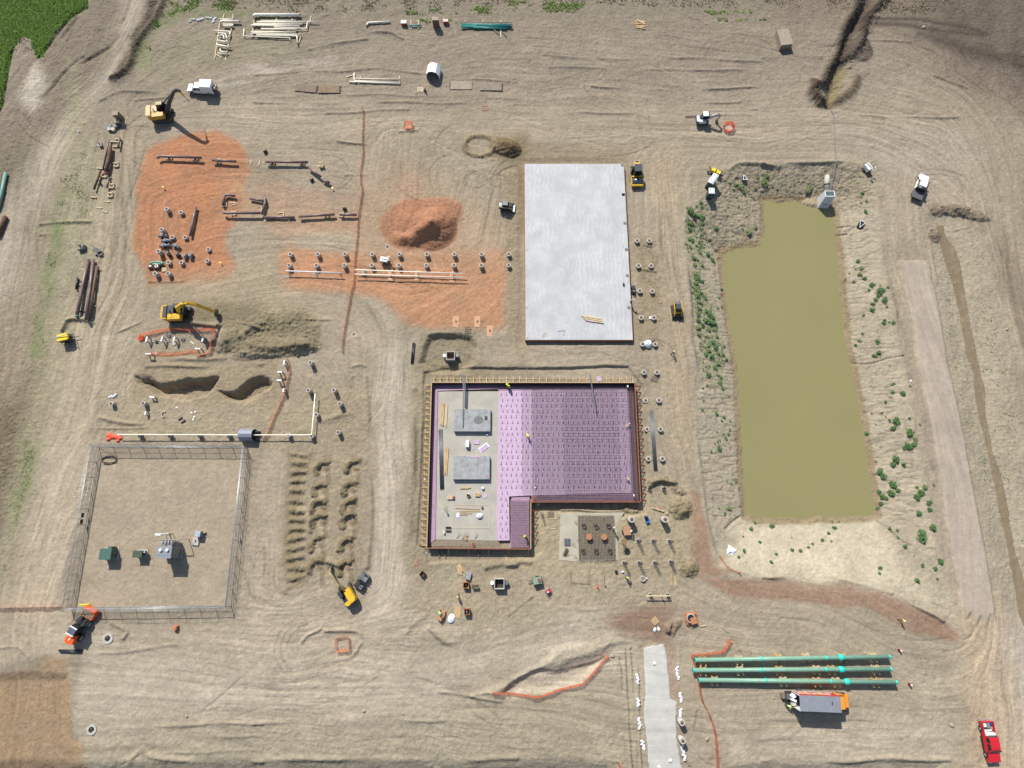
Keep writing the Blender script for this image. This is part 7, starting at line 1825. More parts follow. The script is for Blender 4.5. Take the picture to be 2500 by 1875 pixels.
for a,b,d in(((145,305),(230,290),"loose short timber inside the corner pipe, upper"),((160,340),(245,312),"loose short timber inside the corner pipe, lower"),((910,460),(1000,446),"loose timber above the second lower shale pipe"),((992,460),(992,505),"upright stub timber touching the second lower shale pipe"),((690,575),(692,598),"stub timber under the second lower pipe, west"),((1085,560),(1085,592),"stub timber under the second lower pipe, east")):
 beam(d,fB(*a),fB(*b),.22,.18)
for a,b,d in(((772,72),(815,82),"short pale timber on bare ground west of the shale, topmost"),((886,112),(934,115),"short pale timber below the last crib"),((816,166),(865,168),"short brown-shadowed timber in the middle of the scattered five"),((864,190),(906,206),"slanted short timber of the scattered five"),((764,206),(780,236),"nearly upright short timber of the scattered five")):
 beam(d,tq(0,1)(*a),tq(0,1)(*b),.2,.16)
for a,b,d in(((2112,1392),(2120,1350),"stub timber between the top shale pipes, west one"),((2188,1398),(2194,1358),"stub timber between the top shale pipes, east one")):
 beam(d,tq(0,0)(*a),tq(0,0)(*b),.18,.14)
for(c_,r_,u,v,d)in((1,0,100,1285,"black drum north of the pipe near the timber crib"),(1,0,492,1525,"black drum below the slanting brown pipe"),(1,1,768,178,"black lump beside the end of the lower shale pipes")):
 p=QG(c_,r_,u,v);t=thing("black_drum",d,"drum",tuple(p),random.random());MB().cyl((-.35,0,.32),(.35,0,.32),.32).build("drum",BLACKP,t);MB().cyl((.35,0,.32),(.38,0,.32),.25).build("end_face",STEELG,t)
fC=lambda x,y:(215+x*.0964,330+y*.0964)
for pts,z,rad,m,d in(([(555,290),(540,560),(450,980)],.75,.4,RUST,"thick rusty pipe with a red lower flange"),([(535,120),(480,330),(380,860)],.6,.16,BROWN,"long dark pipe west of the thick rusty one"),([(600,450),(540,720)],.4,.1,WOODL,"pale pole beside the thick rusty pipe, east"),([(500,360),(395,840)],.35,.1,WOODL,"pale pole beside the thick rusty pipe, west"),([(800,60),(760,320)],.6,.2,BROWN,"short dark pipe at the north-east of the rusty pile"),([(320,890),(150,1370)],.6,.22,RUST,"rusty pipe with a round flange at the south-west of the pile"),([(525,1090),(480,1330)],.5,.2,BROWN,"short dark pipe at the south-east of the rusty pile")):
 o=pipe(d,px(fC,pts),z,rad,m,name="rusty_pipe" if m is RUST else("pole" if m is WOODL else "brown_pipe"),cat="pole" if m is WOODL else "pipe",group="rusty pipe pile by the weedy strip",bore=m is not WOODL)
 if "red lower" in d:
  e=S(*fC(450,980),.75)-o.location;MB().cyl(e+Vector((.05,.2,0)),e+Vector((0,-.06,0)),.46).build("flange",BRK,o)
 if "round flange" in d:
  e=S(*fC(255,1150),.6)-o.location;MB().cyl(e,e+Vector((.2,.3,0))*.3,.5).build("flange",BROWN,o)
for a,b,d in(((700,100),(860,125),"pale cross timber near the top of the rusty pile"),((570,175),(770,185),"second pale cross timber of the rusty pile"),((640,300),(830,310),"third pale cross timber of the rusty pile"),((320,1060),(600,1090),"pale cross timber near the foot of the rusty pile"),((240,850),(430,860),"pale cross timber at the middle of the rusty pile"),((85,1575),(215,1595),"short pale board south of the rusty pile")):
 beam(d,fC(*a),fC(*b),.2,.3)
p=on(*fC(335,270));t=thing("jack_stand","small grey pump stand west of the rusty pipe pile","pump",tuple(p),.5);MB().box(-.35,.35,-.5,.5,0,.5,.05).build("body",STEELG,t);MB().cyl((0,.2,.5),(0,.2,.9),.15).build("motor",STEELD,t)
fD=lambda x,y:(230+x*.0452,270+y*.0452)
o=box2("lumber_block","tall square stack of grey timber at the head of the weedy strip","timber stack",0,0,972,955,1.15,1.0,2.0,WOODG,TM2)
box2("lumber_block","low timber stack half shaded by the taller one","timber stack",0,0,985,1022,1.0,.75,1.0,WOODG,TM2)
for k,(x,y,a)in enumerate(((1250,880,.6),(870,960,.25),(1080,1080,-.5),(880,1080,-1.2))):
 p=on(*fD(x,y));boxthing("grey_crate",("dark blue-grey crate against the low timber stack","blue-grey crate lying at the west of the crate heap","pale board crate at the south of the crate heap","small tipped crate at the south-west of the crate heap")[k],"crate",p,1.3-.2*k,.9-.1*k,.6,(mat("slate_crate",(.085,.095,.12),.5,var=.2),_mats["slate_crate"]if "slate_crate" in _mats else DARKG,WOODL,STEELG)[k],a)
pallet("pale pallet stack just east of the crate heap",0,0,1050,1040,.3,WOODL,.9)
for pts,z,rad,d,e in(([(745,598),(690,860),(648,1082)],.55,.33,"long brown pipe with green tips beside the weedy strip",TEAL),([(786,600),(760,850),(725,1106)],.55,.3,"long brown pipe between its two neighbours",None),([(820,655),(790,850),(756,1100)],.55,.27,"long rust-brown pipe at the east of the trio",None)):
 pipe(d,px(tq(0,1),pts),z,rad,BROWN if "rust" not in d else mat("rust_brown",alb(118,92,72),.7,var=.2),name="brown_pipe",endm=e)
for a,b,d in(((668,682),(860,690),"pale cross timber under the north end of the long brown trio"),((745,985),(815,995),"pale cross timber under the south part of the long brown trio"),((672,1038),(722,1040),"dark cross timber near the south tips of the long brown trio"),((660,785),(698,786),"short timber beside the small dark pipe, upper"),((655,824),(680,826),"short timber beside the small dark pipe, lower")):
 beam(d,tq(0,1)(*a),tq(0,1)(*b),.18,.2,WOODL if "dark" not in d else STEELD)
pipe("small dark flanged pipe west of the long brown trio",px(tq(0,1),[(655,755),(642,850)]),.3,.2,STEELD,name="flanged_pipe")
p=QG(0,1,808,515);t=thing("wire_tray","small grey mesh tray with a long handle north of the brown trio","tray",tuple(p),R(-25));mb=MB()
for k in range(5):mb.bar((-.5+.25*k,-.4,.1),(-.5+.25*k,.4,.1),.07,.05);mb.bar((-.5,-.4+.2*k,.12),(.5,-.4+.2*k,.12),.05,.05)
mb.bar((-1.6,.5,.1),(1.0,.4,.1),.06,.06);mb.build("mesh_tray",STEELG,t)
p=QG(0,1,852,552);t=thing("round_sieve","round dark blue tub lying by the grey mesh tray","tub",tuple(p));MB().ring((0,0),.45,.55,0,.35,16).build("tub",mat("slate_tub",(.10,.10,.14),.5),t);MB().cyl((-.6,-.3,.15),(-.9,-.45,.15),.2).build("roller",BLACK,t)
pipe("teal pipe end entering at the western edge by the dark bank",px(tq(0,0),[(48,1458),(12,1640),(-20,1760)]),.5,.34,mat("pale_teal",alb(122,176,158),.5,var=.06),name="teal_pipe")
pipe("rusty pipe pile end at the western edge of the site",px(tq(0,1),[(45,236),(-20,400)]),.5,.45,RUST,name="rusty_pipe")
GREEN=mat("green_pipe_coating",alb(140,186,162),.45,var=.06,scale=1.5)
GBAND=mat("turquoise_band",(.02,.58,.47),.45,var=.05)
for k,(a,b,bands,d)in enumerate(((tq(2,3)(1580,748),tq(3,3)(1080,721),((2,3,2135,737),(3,3,540,728)),"upper"),(tq(2,3)(1562,834),tq(3,3)(1092,825),((2,3,2135,831),(3,3,540,826)),"middle"),(tq(2,3)(1612,916),tq(3,3)(1138,936),((2,3,2172,919),(3,3,580,928)),"lower"))):
 z=1.15
 t=pipe("long green pipe with bright turquoise joints, %s of three"%d,[a,b],z,.37,GREEN,name="green_pipe",group="green pipes on timber cribs",endm=GBAND)
 ax=(S(*b,z+t.location.z)-S(*a,z+t.location.z)).normalized()
 for(c_,r_,u,v)in bands:
  p=Q(c_,r_,u,v,z)-t.location;p.z=z
  mb=MB();mb.tube([p-ax*.16,p+ax*.16],.385,14);mb.build("joint_band",GBAND,t)
 u=((665,724),(670,826),(715,930))[k]
 p=Q(3,3,*u,z)-t.location;p.z=z
 mb=MB();mb.tube([p-ax*.45,p-ax*.2,p+ax*.2,p+ax*.45],[.4,.52,.52,.4],14);mb.build("joint_collar",GBAND,t)
 us=((2,3,1645,760),(2,3,1955,752),(3,3,145,738),(3,3,380,732),(3,3,690,732),(3,3,945,728))if k==0 else(((2,3,1648,842),(2,3,1962,838),(3,3,150,838),(3,3,465,834),(3,3,590,834),(3,3,968,832))if k==1 else((2,3,1745,922),(3,3,185,930),(3,3,470,936),(3,3,635,938),(3,3,965,942)))
 for j,(c_,r_,uu,vv)in enumerate(us):
  p=Q(c_,r_,uu,vv,.75)
  s_=thing("timber_crib","stacked timber crib under the %s green pipe, %s from the west"%(d,ORD[j]),"timber crib",(p.x,p.y,gz(p.x,p.y)),random.uniform(-.1,.1),"timber cribs under the green pipes")
  for ly in range(3):
   for q_ in(-.45,.45):
    (MB().box(-.5,.5,q_-.1,q_+.1,ly*.25,ly*.25+.25)if ly%2 else MB().box(q_-.1,q_+.1,-.75,.75,ly*.25,ly*.25+.25)).build("timber",WOODL if j%2 else WOOD,s_)
def stands(t,pts,h,m=STEELD,plate=None):
 for(c_,r_,u,v)in pts:
  p=Q(c_,r_,u,v,h)-t.location
  g=gz(p.x+t.location.x,p.y+t.location.y)-t.location.z
  mb=MB()
  mb.bar((p.x,p.y,g),(p.x,p.y,h-.1),.07,.07)
  for a_ in(0,2.1,4.2):mb.bar((p.x+.35*math.cos(a_),p.y+.35*math.sin(a_),g),(p.x,p.y,g+.55),.05,.05)
  mb.build("pipe_stand",m,t)
t=pipe("pale cream pipe on stands west of the long orange netting",px(tq(1,1),[(268,696),(742,713)]),1.05,.11,WHITE,name="cream_pipe");stands(t,((1,1,288,697),(1,1,515,705),(1,1,722,712)),1.05)
t=pipe("long thin cream pipe on stands east of the netting, upper one",px(tq(1,1),[(850,686),(1780,720)]),1.05,.11,CREAM,name="cream_pipe");stands(t,((1,1,930,689),(1,1,1160,697),(1,1,1385,706),(1,1,1685,717)),1.05)
t=pipe("long thin cream pipe on stands east of the netting, lower one",px(tq(1,1),[(850,724),(1788,753)]),1.05,.11,CREAM,name="cream_pipe");stands(t,((1,1,930,727),(1,1,1160,734),(1,1,1385,741),(1,1,1685,750)),1.05)
t=pipe("L-shaped long cream pipe passing through the grey weld shelter",px(tq(0,2),[(990,487),(2100,491)])+px(tq(1,2),[(488,491),(516,143)]),1.15,.1,CREAM,name="cream_pipe")
for k,u in enumerate((1178,1430,1680,1928)):
 p=Q(0,2,u,497,.9)
 s_=thing("pipe_support","dark support with white blocks under the long cream pipe, %s from the west"%ORD[k],"pipe support",(p.x,p.y,gz(p.x,p.y)),0,"pipe supports north of the yard fence")
 MB().box(-.35,.35,-.4,.25,0,.85,.08).build("base",STEELG,s_);MB().box(-.4,-.2,.1,.4,.7,1.0).build("chock",CONC,s_);MB().box(.2,.4,.1,.4,.7,1.0).build("chock",CONC,s_)
def plate(label,c,r,u,v,sx_,sy_,m,rz=0,mark=True):
 p=QG(c,r,u,v);t=thing("plywood_sheet",label,"plywood sheet",(p.x,p.y,p.z+.03),rz)
 MB().box(-sx_/2,sx_/2,-sy_/2,sy_/2,0,.04).build("sheet",m,t)
 if mark:
  mb=MB();mb.bar((-.15,.25,.05),(.1,-.1,.9),.06,.06);mb.bar((-.2,-.3,.06),(.2,.15,.06),.05,.05);mb.bar((.15,-.25,.06),(.1,.3,.3),.05,.05);mb.build("pipe_stand",STEELD,t)
 return t
for(u,v,d)in((1703,1125,"plywood sheet with a stand at the shale's south edge, western"),(1885,1125,"plywood sheet with a stand at the shale's south edge, middle"),(1990,1203,"plywood sheet with a stand at the shale's south edge, lowest"),(1157,740,"plywood sheet under the twin cream pipes, western"),(1382,735,"plywood sheet under the twin cream pipes, middle"),(1677,747,"plywood sheet under the twin cream pipes, eastern")):
 plate(d,1,1,u,v,1.2,2.3,PLY,R(-1),"twin" not in d or True)
for(u,v,sx_,sy_,d)in((518,724,1.0,.8,"grey sheet under the pipe west of the netting"),(928,716,.8,1.2,"grey sheet at the west end of the twin cream pipes"),(272,745,1.4,.55,"pale grey sheet at the west end of the short stand pipe")):
 plate(d,1,1,u,v,sx_,sy_,mat("grey_sheet",alb(172,164,152),.8),0,False)
for a,b,d in(((1518,600),(1538,685),"yellow lath on the shale between the fourth and fifth eastern piers, west one"),((1578,598),(1602,682),"yellow lath on the shale between piers, east one")):
 beam(d,tq(1,1)(*a),tq(1,1)(*b),.12,.06,WOOD)
p=QG(1,1,1803,1195);mb=MB()
for k in range(3):mb.bar((-.55+.5*k,-.4,.3),(-.4+.5*k,.4,.3),.06,.06)
mb.bar((-.55,-.4,.3),(.5,-.45,.3),.06,.06);mb.bar((-.45,.4,.3),(.55,.38,.3),.06,.06)
for x,y in((-.5,-.4),(.5,-.42),(-.42,.4),(.55,.38)):mb.bar((x,y,0),(x,y,.35),.06,.06)
mb.top("steel_trestle",RUST,"red-brown open steel frame beside the plywood sheets","steel frame",tuple(p))
def goal(label,f,x,y,rz,L=1.05,h=1.25,m2=None,group="white inverted-U pipe anchors"):
 z=h
 q=S(*f(x,y),z);g=gz(q.x,q.y);q=S(*f(x,y),g+z)
 t=thing("pipe_anchor",label,"pipe anchor",(q.x,q.y,g),rz,group)
 MB().box(-L/2,L/2,-.16,.16,h-.16,h,.02).build("top_bar",WHITEP,t)
 for s in(1,-1):MB().box(s*(L/2-.09)-.07,s*(L/2-.09)+.07,-.1,.1,-.05,h-.16).build("leg",STEELG,t)
 return t
fE=lambda x,y:(330+x*.104,800+y*.104)
for(x,y,rz,d)in((265,265,85,"white inverted-U anchor in the netted pit, first of the upper row"),(620,265,82,"white inverted-U anchor in the netted pit, second of the upper row"),(908,265,82,"white inverted-U anchor in the netted pit at the shadow's edge"),(1580,268,82,"white inverted-U anchor by the bucket's shadow with a blue cap"),(300,612,0,"white inverted-U anchor at the pit's south-west corner"),(1465,490,0,"white inverted-U anchor at the pit's south-east corner")):
 goal(d,fE,x,y,R(rz))
goal("white inverted-U anchor beside the eastern netting, first from the north",tq(1,1),253,1468,R(88),.95);goal("white inverted-U anchor beside the eastern netting, second from the north",tq(1,1),216,1548,0,.95);goal("white inverted-U anchor beside the eastern netting, third from the north",tq(1,1),212,1618,R(-5),.95);goal("white inverted-U anchor beside the eastern netting, lowest",tq(1,2),248,112,R(85),.8)
goal("white inverted-U anchor near the pier west of the flanges",tq(0,2),1280,170,R(-10),1.0,.9);goal("white inverted-U anchor just below the pier west of the flanges",tq(0,2),1225,305,R(80),.7,.9)
for(x,y,d)in((800,200,"dark flange ring in the netted pit between the first and second anchors"),(1130,290,"dark flange pair in the excavator's shadow")):
 p=on(*fE(x,y));t=thing("pipe_flange",d,"flange",tuple(p));MB().ring((0,0),.22,.42,0,.14,16).build("ring",STEELD,t);MB().ring((.1,.35),.15,.3,.0,.2,14).build("neck",STEELG,t)
for(x,y,d,m)in((440,320,"grey pipe saddle right of the first anchor",GALV),(515,350,"black pipe clamp beside the grey saddle",BLACKP),(780,315,"grey plate right of the second anchor",GALV),(510,625,"white plastic heap near the pit's south-west corner",TARP),(925,380,"white short pipe end below the third anchor",WHITE)):
 p=on(*fE(x,y));mb=MB();mb.box(-.3,.3,-.22,.22,0,.16,.05);mb.box(-.2,.25,.1,.3,.05,.3,.03);mb.top("pipe_saddle",m,d,"pipe fitting",tuple(p),.3)
beam("white board lying by the edge of the excavator's shadow",fE(1300,325),fE(1375,375),.16,.1,WHITE,"board")
fF=lambda x,y:(360+x*.11455,500+y*.11455)
VAL=mat("valve_grey",(.34,.35,.37),.45,.3,.2)
for(x,y,L,rz,d)in((355,680,1.5,3,"grey valve below the tall pier, topmost of the row"),(435,785,1.9,5,"long grey valve, second of the row"),(400,890,2.0,8,"long grey valve, third of the row"),(640,905,1.3,-20,"stout blue-grey valve with an upright cylinder"),(475,1060,1.2,-50,"dark arched valve on a white base"),(670,1085,1.0,-40,"dark small valve below the stout one"),(835,1120,.9,80,"upright grey valve of a pair, west one"),(955,1110,.9,80,"upright grey valve of a pair, east one")):
 p=on(*fF(x,y));t=thing("gate_valve",d,"valve",tuple(p),R(rz),"grey valves on the western shale pad")
 MB().cyl((-L/2,0,.45),(L/2,0,.45),.24).build("body",VAL,t)
 for k in(-.5,-.17,.17,.5):MB().cyl((k*L-.05,0,.45),(k*L+.05,0,.45),.38).build("flange",VAL if "dark" not in d else STEELD,t)
 MB().cyl((0,0,.5),(0,0,1.05),.12).build("stem",STEELD,t);MB().ring((0,0),.2,.27,1.0,1.05,14).build("handwheel",VAL,t);MB().box(-.4,.4,-.3,.3,0,.2).build("base",STEELD if "white" not in d else WHITE,t)
for y,r_,d in((1205,1.15,"green bent pipe on the shale, larger outer one"),(1240,.75,"green bent pipe on the shale, smaller inner one")):
 c=S(*fF(185,y+r_*85),.5);mb=MB();mb.tube([(1.35*math.cos(a_)*r_,r_*.8*math.sin(a_),.5)for a_ in np.linspace(2.6,.5,10)],.24 if r_>1 else.16,12);mb.top("green_elbow",mat("pale_teal",alb(122,176,158),.5,var=.06),d,"pipe bend",(c.x,c.y,gz(c.x,c.y)))
p=on(*fF(90,1330));t=thing("fitting_box","box of white fittings at the shale's south-west corner","box",tuple(p),.1);MB().box(-.5,.5,-.4,.4,0,.5).build("box",WOODD,t);MB().ball((0,0,.5),.35,.25,.15).build("fitting",WHITE,t)
p=on(*fF(220,1330));t=thing("fitting_crate","yellow edged crate holding a dark flange ring","crate",tuple(p),.1);MB().box(-.6,.6,-.5,.5,0,.55).build("crate",WOODD,t);MB().box(-.6,.2,.42,.52,.55,.65).build("yellow_edge",YT,t);MB().ring((.1,0),.18,.36,.55,.65,16).build("flange",GALV,t)
pallet("pale broken pallet just north of the lowest shale pier",0,1,1390,685,.2,WOODL,.8,4)
for(c_,r_,u,v,d)in((0,2,1385,318,"curved white half ring on the dirt north of the yard"),):
 p=QG(c_,r_,u,v);mb=MB();mb.tube([(.45*math.cos(a_),.55*math.sin(a_),.1)for a_ in np.linspace(1,5,9)],.1,8);mb.top("half_ring",mat("old_white",alb(214,206,190),.7),d,"pipe part",tuple(p))
for k,(u,v)in enumerate(((1525,355),(1548,378))):
 p=QG(0,2,u,v);MB().bar((-.45,0,.12),(.45,0,.12),.22,.22).top("dark_channel",STEELD,"short dark steel channel on the dirt north of the yard, %s of two"%("upper","lower")[k],"steel channel",tuple(p),R(40))
for k,(u,v)in enumerate(((1618,305),(1650,298),(1640,338),(1630,360),(1490,260))):
 p=QG(0,2,u,v);mb=MB();mb.ball((0,0,0),.22,.17,.14,8,4,True);mb.box(-.2,.05,-.05,.2,0,.1);mb.top("white_fitting",WHITE,"small white fitting on the dirt, %s of five north of the yard"%ORD[k],"pipe fitting",tuple(p),k,"white fittings strewn north of the yard")
p=QG(0,2,950,168);mb=MB()
for k in range(5):mb.ball((-.5+.3*k,.15*math.sin(k*2),0),.32,.22,.3,8,4,True)
mb.top("plastic_wrap",TARP,"crumpled white plastic above the half wrapped pier","plastic wrap",tuple(p),.35)
# ---- orange netting
def netting(label,f,pts,h=1.0,m=None,lean=.15,posts=2.6,name="safety_netting",group=None,close=False,sag=.16):
 P=[on(*f(u,v))for u,v in pts]
 if close:P.append(P[0])
 sp=spline(P,.35)if not close else[P[i].lerp(P[i+1],k/6)for i in range(len(P)-1)for k in range(6)]+[P[-1]]
 c=sp[0].copy();c.z=gz(c.x,c.y)
 t=thing(name,label,"safety netting",tuple(c),0,group)
 rr=random.Random(int(pts[0][0]*3+pts[0][1]));ph=rr.random()*9
 vs,fs=[],[]
 for i,p in enumerate(sp):
  d=(sp[min(i+1,len(sp)-1)]-sp[max(i-1,0)]);d.z=0
  if d.length<1e-6:d=Vector((1,0,0))
  d.normalize();n_=Vector((-d.y,d.x,0))
  s_=i*.35
  hh=h*(1-sag*(1-abs(math.cos(s_*math.pi/posts))))*(1+.05*math.sin(s_*1.7+ph))
  g=gz(p.x,p.y)
  base=Vector((p.x,p.y,g+.02))-c
  for fz,of in((0,0),(.5,.5+.35*math.sin(s_*2.1+ph)),(1,1)):
   vs.append(base+n_*lean*of+Vector((0,0,hh*fz)))
 for i in range(len(sp)-1):
  for k in range(2):a=i*3+k;fs.append((a,a+3,a+4,a+1))
 MB().add(vs,fs).build("net",m or ORANGE,t)
 L=0;nxt=0
 for i in range(len(sp)):
  if i:L+=(sp[i]-sp[i-1]).length
  if L>=nxt:
   nxt+=posts
   p=sp[i];g=gz(p.x,p.y)
   o=MB().cyl((0,0,-.1),(0,0,h+.12),.025,n=5).build("post",STEELD,t);o.location=Vector((p.x,p.y,g))-c
 return t
ORF=netmat("faded_orange_netting",(.88,.34,.18),.62)
f10=tq(1,0)
f11=lambda u,v:tq(1,1)(u,v)
netting("long faded orange netting running north to south across the red shale",f10,[(915,915),(918,1000),(912,1150),(916,1300),(900,1420),(895,1520),(908,1610),(880,1800),(868,1990),(848,2190),(838,2380),(815,2470),(785,2640),(750,2840),(740,2970)],.9,ORF,.22,3.2)
netting("bright orange netting round the pit with white anchors",fE,[(150,215),(300,165),(560,115),(830,62),(1100,78),(1350,88),(1850,72),(1872,110),(1800,340),(1778,480),(1770,560),(1640,625),(1440,668)],.95,ORANGE,.2,2.4)
netting("slumped pale orange netting along the pit's south edge",fE,[(250,665),(600,680),(900,672),(1250,630),(1500,600)],.35,ORF,.75,3.0)
p=on(*fE(150,250));mb=MB();mb.ring((0,0),.2,.55,0,.45,12);mb.ball((0,-.1,0),.6,.35,.3,10,4,True);mb.top("netting_roll",ORANGE,"bundled roll of orange netting at the pit's west corner","netting roll",tuple(p))
netting("faded orange netting winding south past the white anchors to the weld shelter",tq(1,1),[(250,1380),(288,1450),(298,1550),(272,1650),(268,1710),(175,1910),(115,2060),(72,2110)],.9,ORF,.2,2.6)
netting("straight orange netting meeting the yard fence at the western edge",tq(0,3),[(-60,310),(200,304),(530,297)],.95,ORANGE,.1,3.0)
netting("orange netting along the pale dug hollow",tq(2,3),[(842,702),(740,820),(640,930),(600,950),(430,990),(260,1050),(100,1030),(-130,1018)],.95,ORANGE,.1,2.8)
netting("long orange netting bending round the green pipes and south to the edge",tq(2,3),[(1870,565),(1835,630),(1800,672),(1660,690),(1548,705),(1570,790),(1600,920),(1630,1080),(1690,1200),(1738,1350),(1752,1500),(1762,1660),(1770,1720)],1.0,ORANGE,.1,2.6)
netting("low orange netting beside the red-brown path at the pond corner",tq(2,2),[(1780,1510),(1815,1570),(1860,1615),(1960,1660)],.7,ORF,.2,2.2)
netting("stub of orange netting at the southern edge west of the concrete path",tq(2,3),[(915,1605),(935,1640),(945,1680)],.9,ORANGE,.35,1.5)
def ringnet(label,c,r,u,v,rx,ry,m,n=10,h=.9,rot=0,lean=-.25):
 p=QG(c,r,u,v)
 f=lambda a,b:(a,b)
 pts=[(p.x+rx*math.cos(a)*math.cos(rot)-ry*math.sin(a)*math.sin(rot),p.y+rx*math.cos(a)*math.sin(rot)+ry*math.sin(a)*math.cos(rot))for a in np.linspace(0,2*math.pi,n+1)[:-1]+(math.pi/4 if n==4 else 0)]
 def tos(x,y):
  zc=y*_s-(0-CAM_H)*_c;return(1250+FPX*x/zc,937.5-FPX*(y*_c+(0-CAM_H)*_s)/zc)
 return netting(label,f,[tos(x,y)for x,y in pts],h,m,lean,1.6,"netting_ring",close=True,sag=.05)
ringnet("bright red-orange netting ring round a pale lid by the mini excavator",2,0,1860,1080,1.05,1.0,netmat("red_netting",(.85,.10,.06),.75),10,.85)
p=QG(2,0,1862,1085);t=thing("manhole_cover","pale round lid inside the red-orange netting ring","lid",tuple(p));MB().cyl((0,0,0),(0,0,.2),.72,n=18).build("lid",mat("pinkish_concrete",alb(206,184,164),.9,var=.1),t);MB().cyl((0,0,-.1),(0,0,.08),.85,n=18).build("ring",CONC,t)
ringnet("small orange netting box round a round lid on the upper haul lane",1,0,1307,1068,1.0,.85,ORANGE,4,.8)
p=QG(1,0,1305,1072);t=thing("manhole_cover","pale orange round lid inside the small netting box","lid",tuple(p));MB().cyl((0,0,0),(0,0,.22),.72,n=12).build("lid",mat("peach_lid",alb(216,160,128),.9,var=.1),t);MB().cyl((0,0,-.1),(0,0,.08),.82,n=18).build("ring",CONC,t)
ringnet("square pale orange netting box south of the drilled holes",1,3,752,610,1.35,1.35,ORF,4,.8,.1,-.32)
ringnet("orange netting box round a round concrete lid by the red-brown clay",2,3,1542,395,1.5,1.4,ORF,4,.8,.15,.3)
p=QG(2,3,1535,390);t=thing("manhole_riser","round white concrete riser partly covered by a brown board","manhole",tuple(p));MB().ring((0,0),.62,.78,0,.75,22).build("riser",CONC,t);MB().cyl((0,0,0),(0,0,.6),.62,n=20).build("dark_inside",STEELD,t);MB().box(-.1,1.0,-.95,.15,.77,.84,rz=.25).build("cover_board",mat("orange_ply",alb(206,136,92),.75,var=.1),t)
p=QG(1,0,1950,915);mb=MB();mb.ring((0,0),.6,.85,.02,.06,4);mb.top("marker_square",mat("faded_marker",alb(190,120,100),.9,var=.2),"faint red marked square on the upper haul lane","ground marker",tuple(p),.8)
p=QG(0,2,965,505);mb=MB()
for(x,y,a,b)in((-.9,.3,.7,.45),(-.3,0,.9,.5),(.6,-.1,.8,.4),(-1.0,-.5,.5,.35),(1.1,-.3,.6,.35),(.9,-.8,.4,.35)):mb.ball((x,y,0),a,b,.35,10,4,True)
mb.top("netting_heap",mat("heap_orange",(.72,.085,.04),.7,var=.15,bump=.3),"crumpled heap of bright orange netting at the cream pipe's west end","netting heap",tuple(p))
# ---- manholes, tanks, crates
def manhole(label,c,r,u,v,r0,r1,h):
 p=QG(c,r,u,v);t=thing("manhole",label,"manhole",(p.x,p.y,p.z),0)
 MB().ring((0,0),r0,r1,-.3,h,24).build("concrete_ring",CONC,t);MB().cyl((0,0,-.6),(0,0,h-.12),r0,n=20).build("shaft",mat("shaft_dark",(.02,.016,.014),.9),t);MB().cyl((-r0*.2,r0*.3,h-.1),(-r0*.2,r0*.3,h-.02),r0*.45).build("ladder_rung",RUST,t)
 return t
manhole("open manhole ring with a wide pale collar by the orange loader",0,3,910,565,.5,.95,.12);manhole("open manhole ring near the brown cut at the bottom left",0,3,775,1335,.5,.85,.15);manhole("small open hole north of the light tower on the shale",1,1,1130,495,.42,.55,.06);manhole("small open hole by the south end of the long netting",1,1,845,1235,.4,.58,.06)
def tank(label,c,r,u,v,w,h,inner,g=None):
 p=Q(c,r,u,v,h);g_=gmin(p.x,p.y,.8);p=Q(c,r,u,v,g_+h)
 t=thing("concrete_vault",label,"concrete vault",(p.x,p.y,g_))
 w2=w/2
 for x0,x1,y0,y1 in((-w2,w2,w2-.14,w2),(-w2,w2,-w2,-w2+.14),(-w2,-w2+.14,-w2+.14,w2-.14),(w2-.14,w2,-w2+.14,w2-.14)):MB().box(x0,x1,y0,y1,-.1,h).build("wall",CONC,t)
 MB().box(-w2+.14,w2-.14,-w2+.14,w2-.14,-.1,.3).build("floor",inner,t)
 for s in(1,-1):MB().cyl((s*(w2+.38),.1,-.1),(s*(w2+.38),.1,h*.75),.34,n=14).build("drum",STEELG if s>0 else WHITE,t)
 return t
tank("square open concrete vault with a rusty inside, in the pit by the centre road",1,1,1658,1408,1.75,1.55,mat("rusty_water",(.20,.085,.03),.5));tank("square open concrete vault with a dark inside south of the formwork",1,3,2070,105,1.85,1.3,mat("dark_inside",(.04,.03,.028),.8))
def crate(label,c,r,u,v,w,h,rz,m=None,fill=None):
 p=Q(c,r,u,v,h);g=gz(p.x,p.y);p=Q(c,r,u,v,g+h)
 t=thing("open_crate",label,"crate",(p.x,p.y,g),rz)
 w2=w/2
 for x0,x1,y0,y1 in((-w2,w2,w2-.07,w2),(-w2,w2,-w2,-w2+.07),(-w2,-w2+.07,-w2+.07,w2-.07),(w2-.07,w2,-w2+.07,w2-.07)):MB().box(x0,x1,y0,y1,0,h).build("side",m or WOODR,t)
 MB().box(-w2+.07,w2-.07,-w2+.07,w2-.07,0,.3).build("bottom",WOODD,t)
 if fill:MB().box(-w2*.5,w2*.3,-w2*.5,w2*.5,.3,h*.8,.1).build("contents",fill,t)
 return t
o=crate("orange-edged open crate with yellow and red tools south of the formwork",1,3,1788,118,1.0,1.0,0,None,WOODD);MB().box(-.45,-.2,.38,.5,1.0,1.1).build("red_cap",REDP_,o);MB().bar((.4,-.3,1.0),(.5,-.5,1.05),.1,.1).build("yellow_handle",YT,o)
crate("open wooden crate beside the plywood sheet south of the formwork",1,3,1797,342,1.0,1.0,.03,None,GREYB);crate("small dark wooden crate askew by the centre road",1,3,1420,25,.85,.7,R(-38),WOODD)
p=QG(1,3,1865,120);t=thing("saw_bench","brown trestle bench with tools beside the orange-edged crate","trestle",tuple(p),.05);MB().box(-.6,.6,-.25,.25,.7,.8).build("bench_top",WOODG,t)
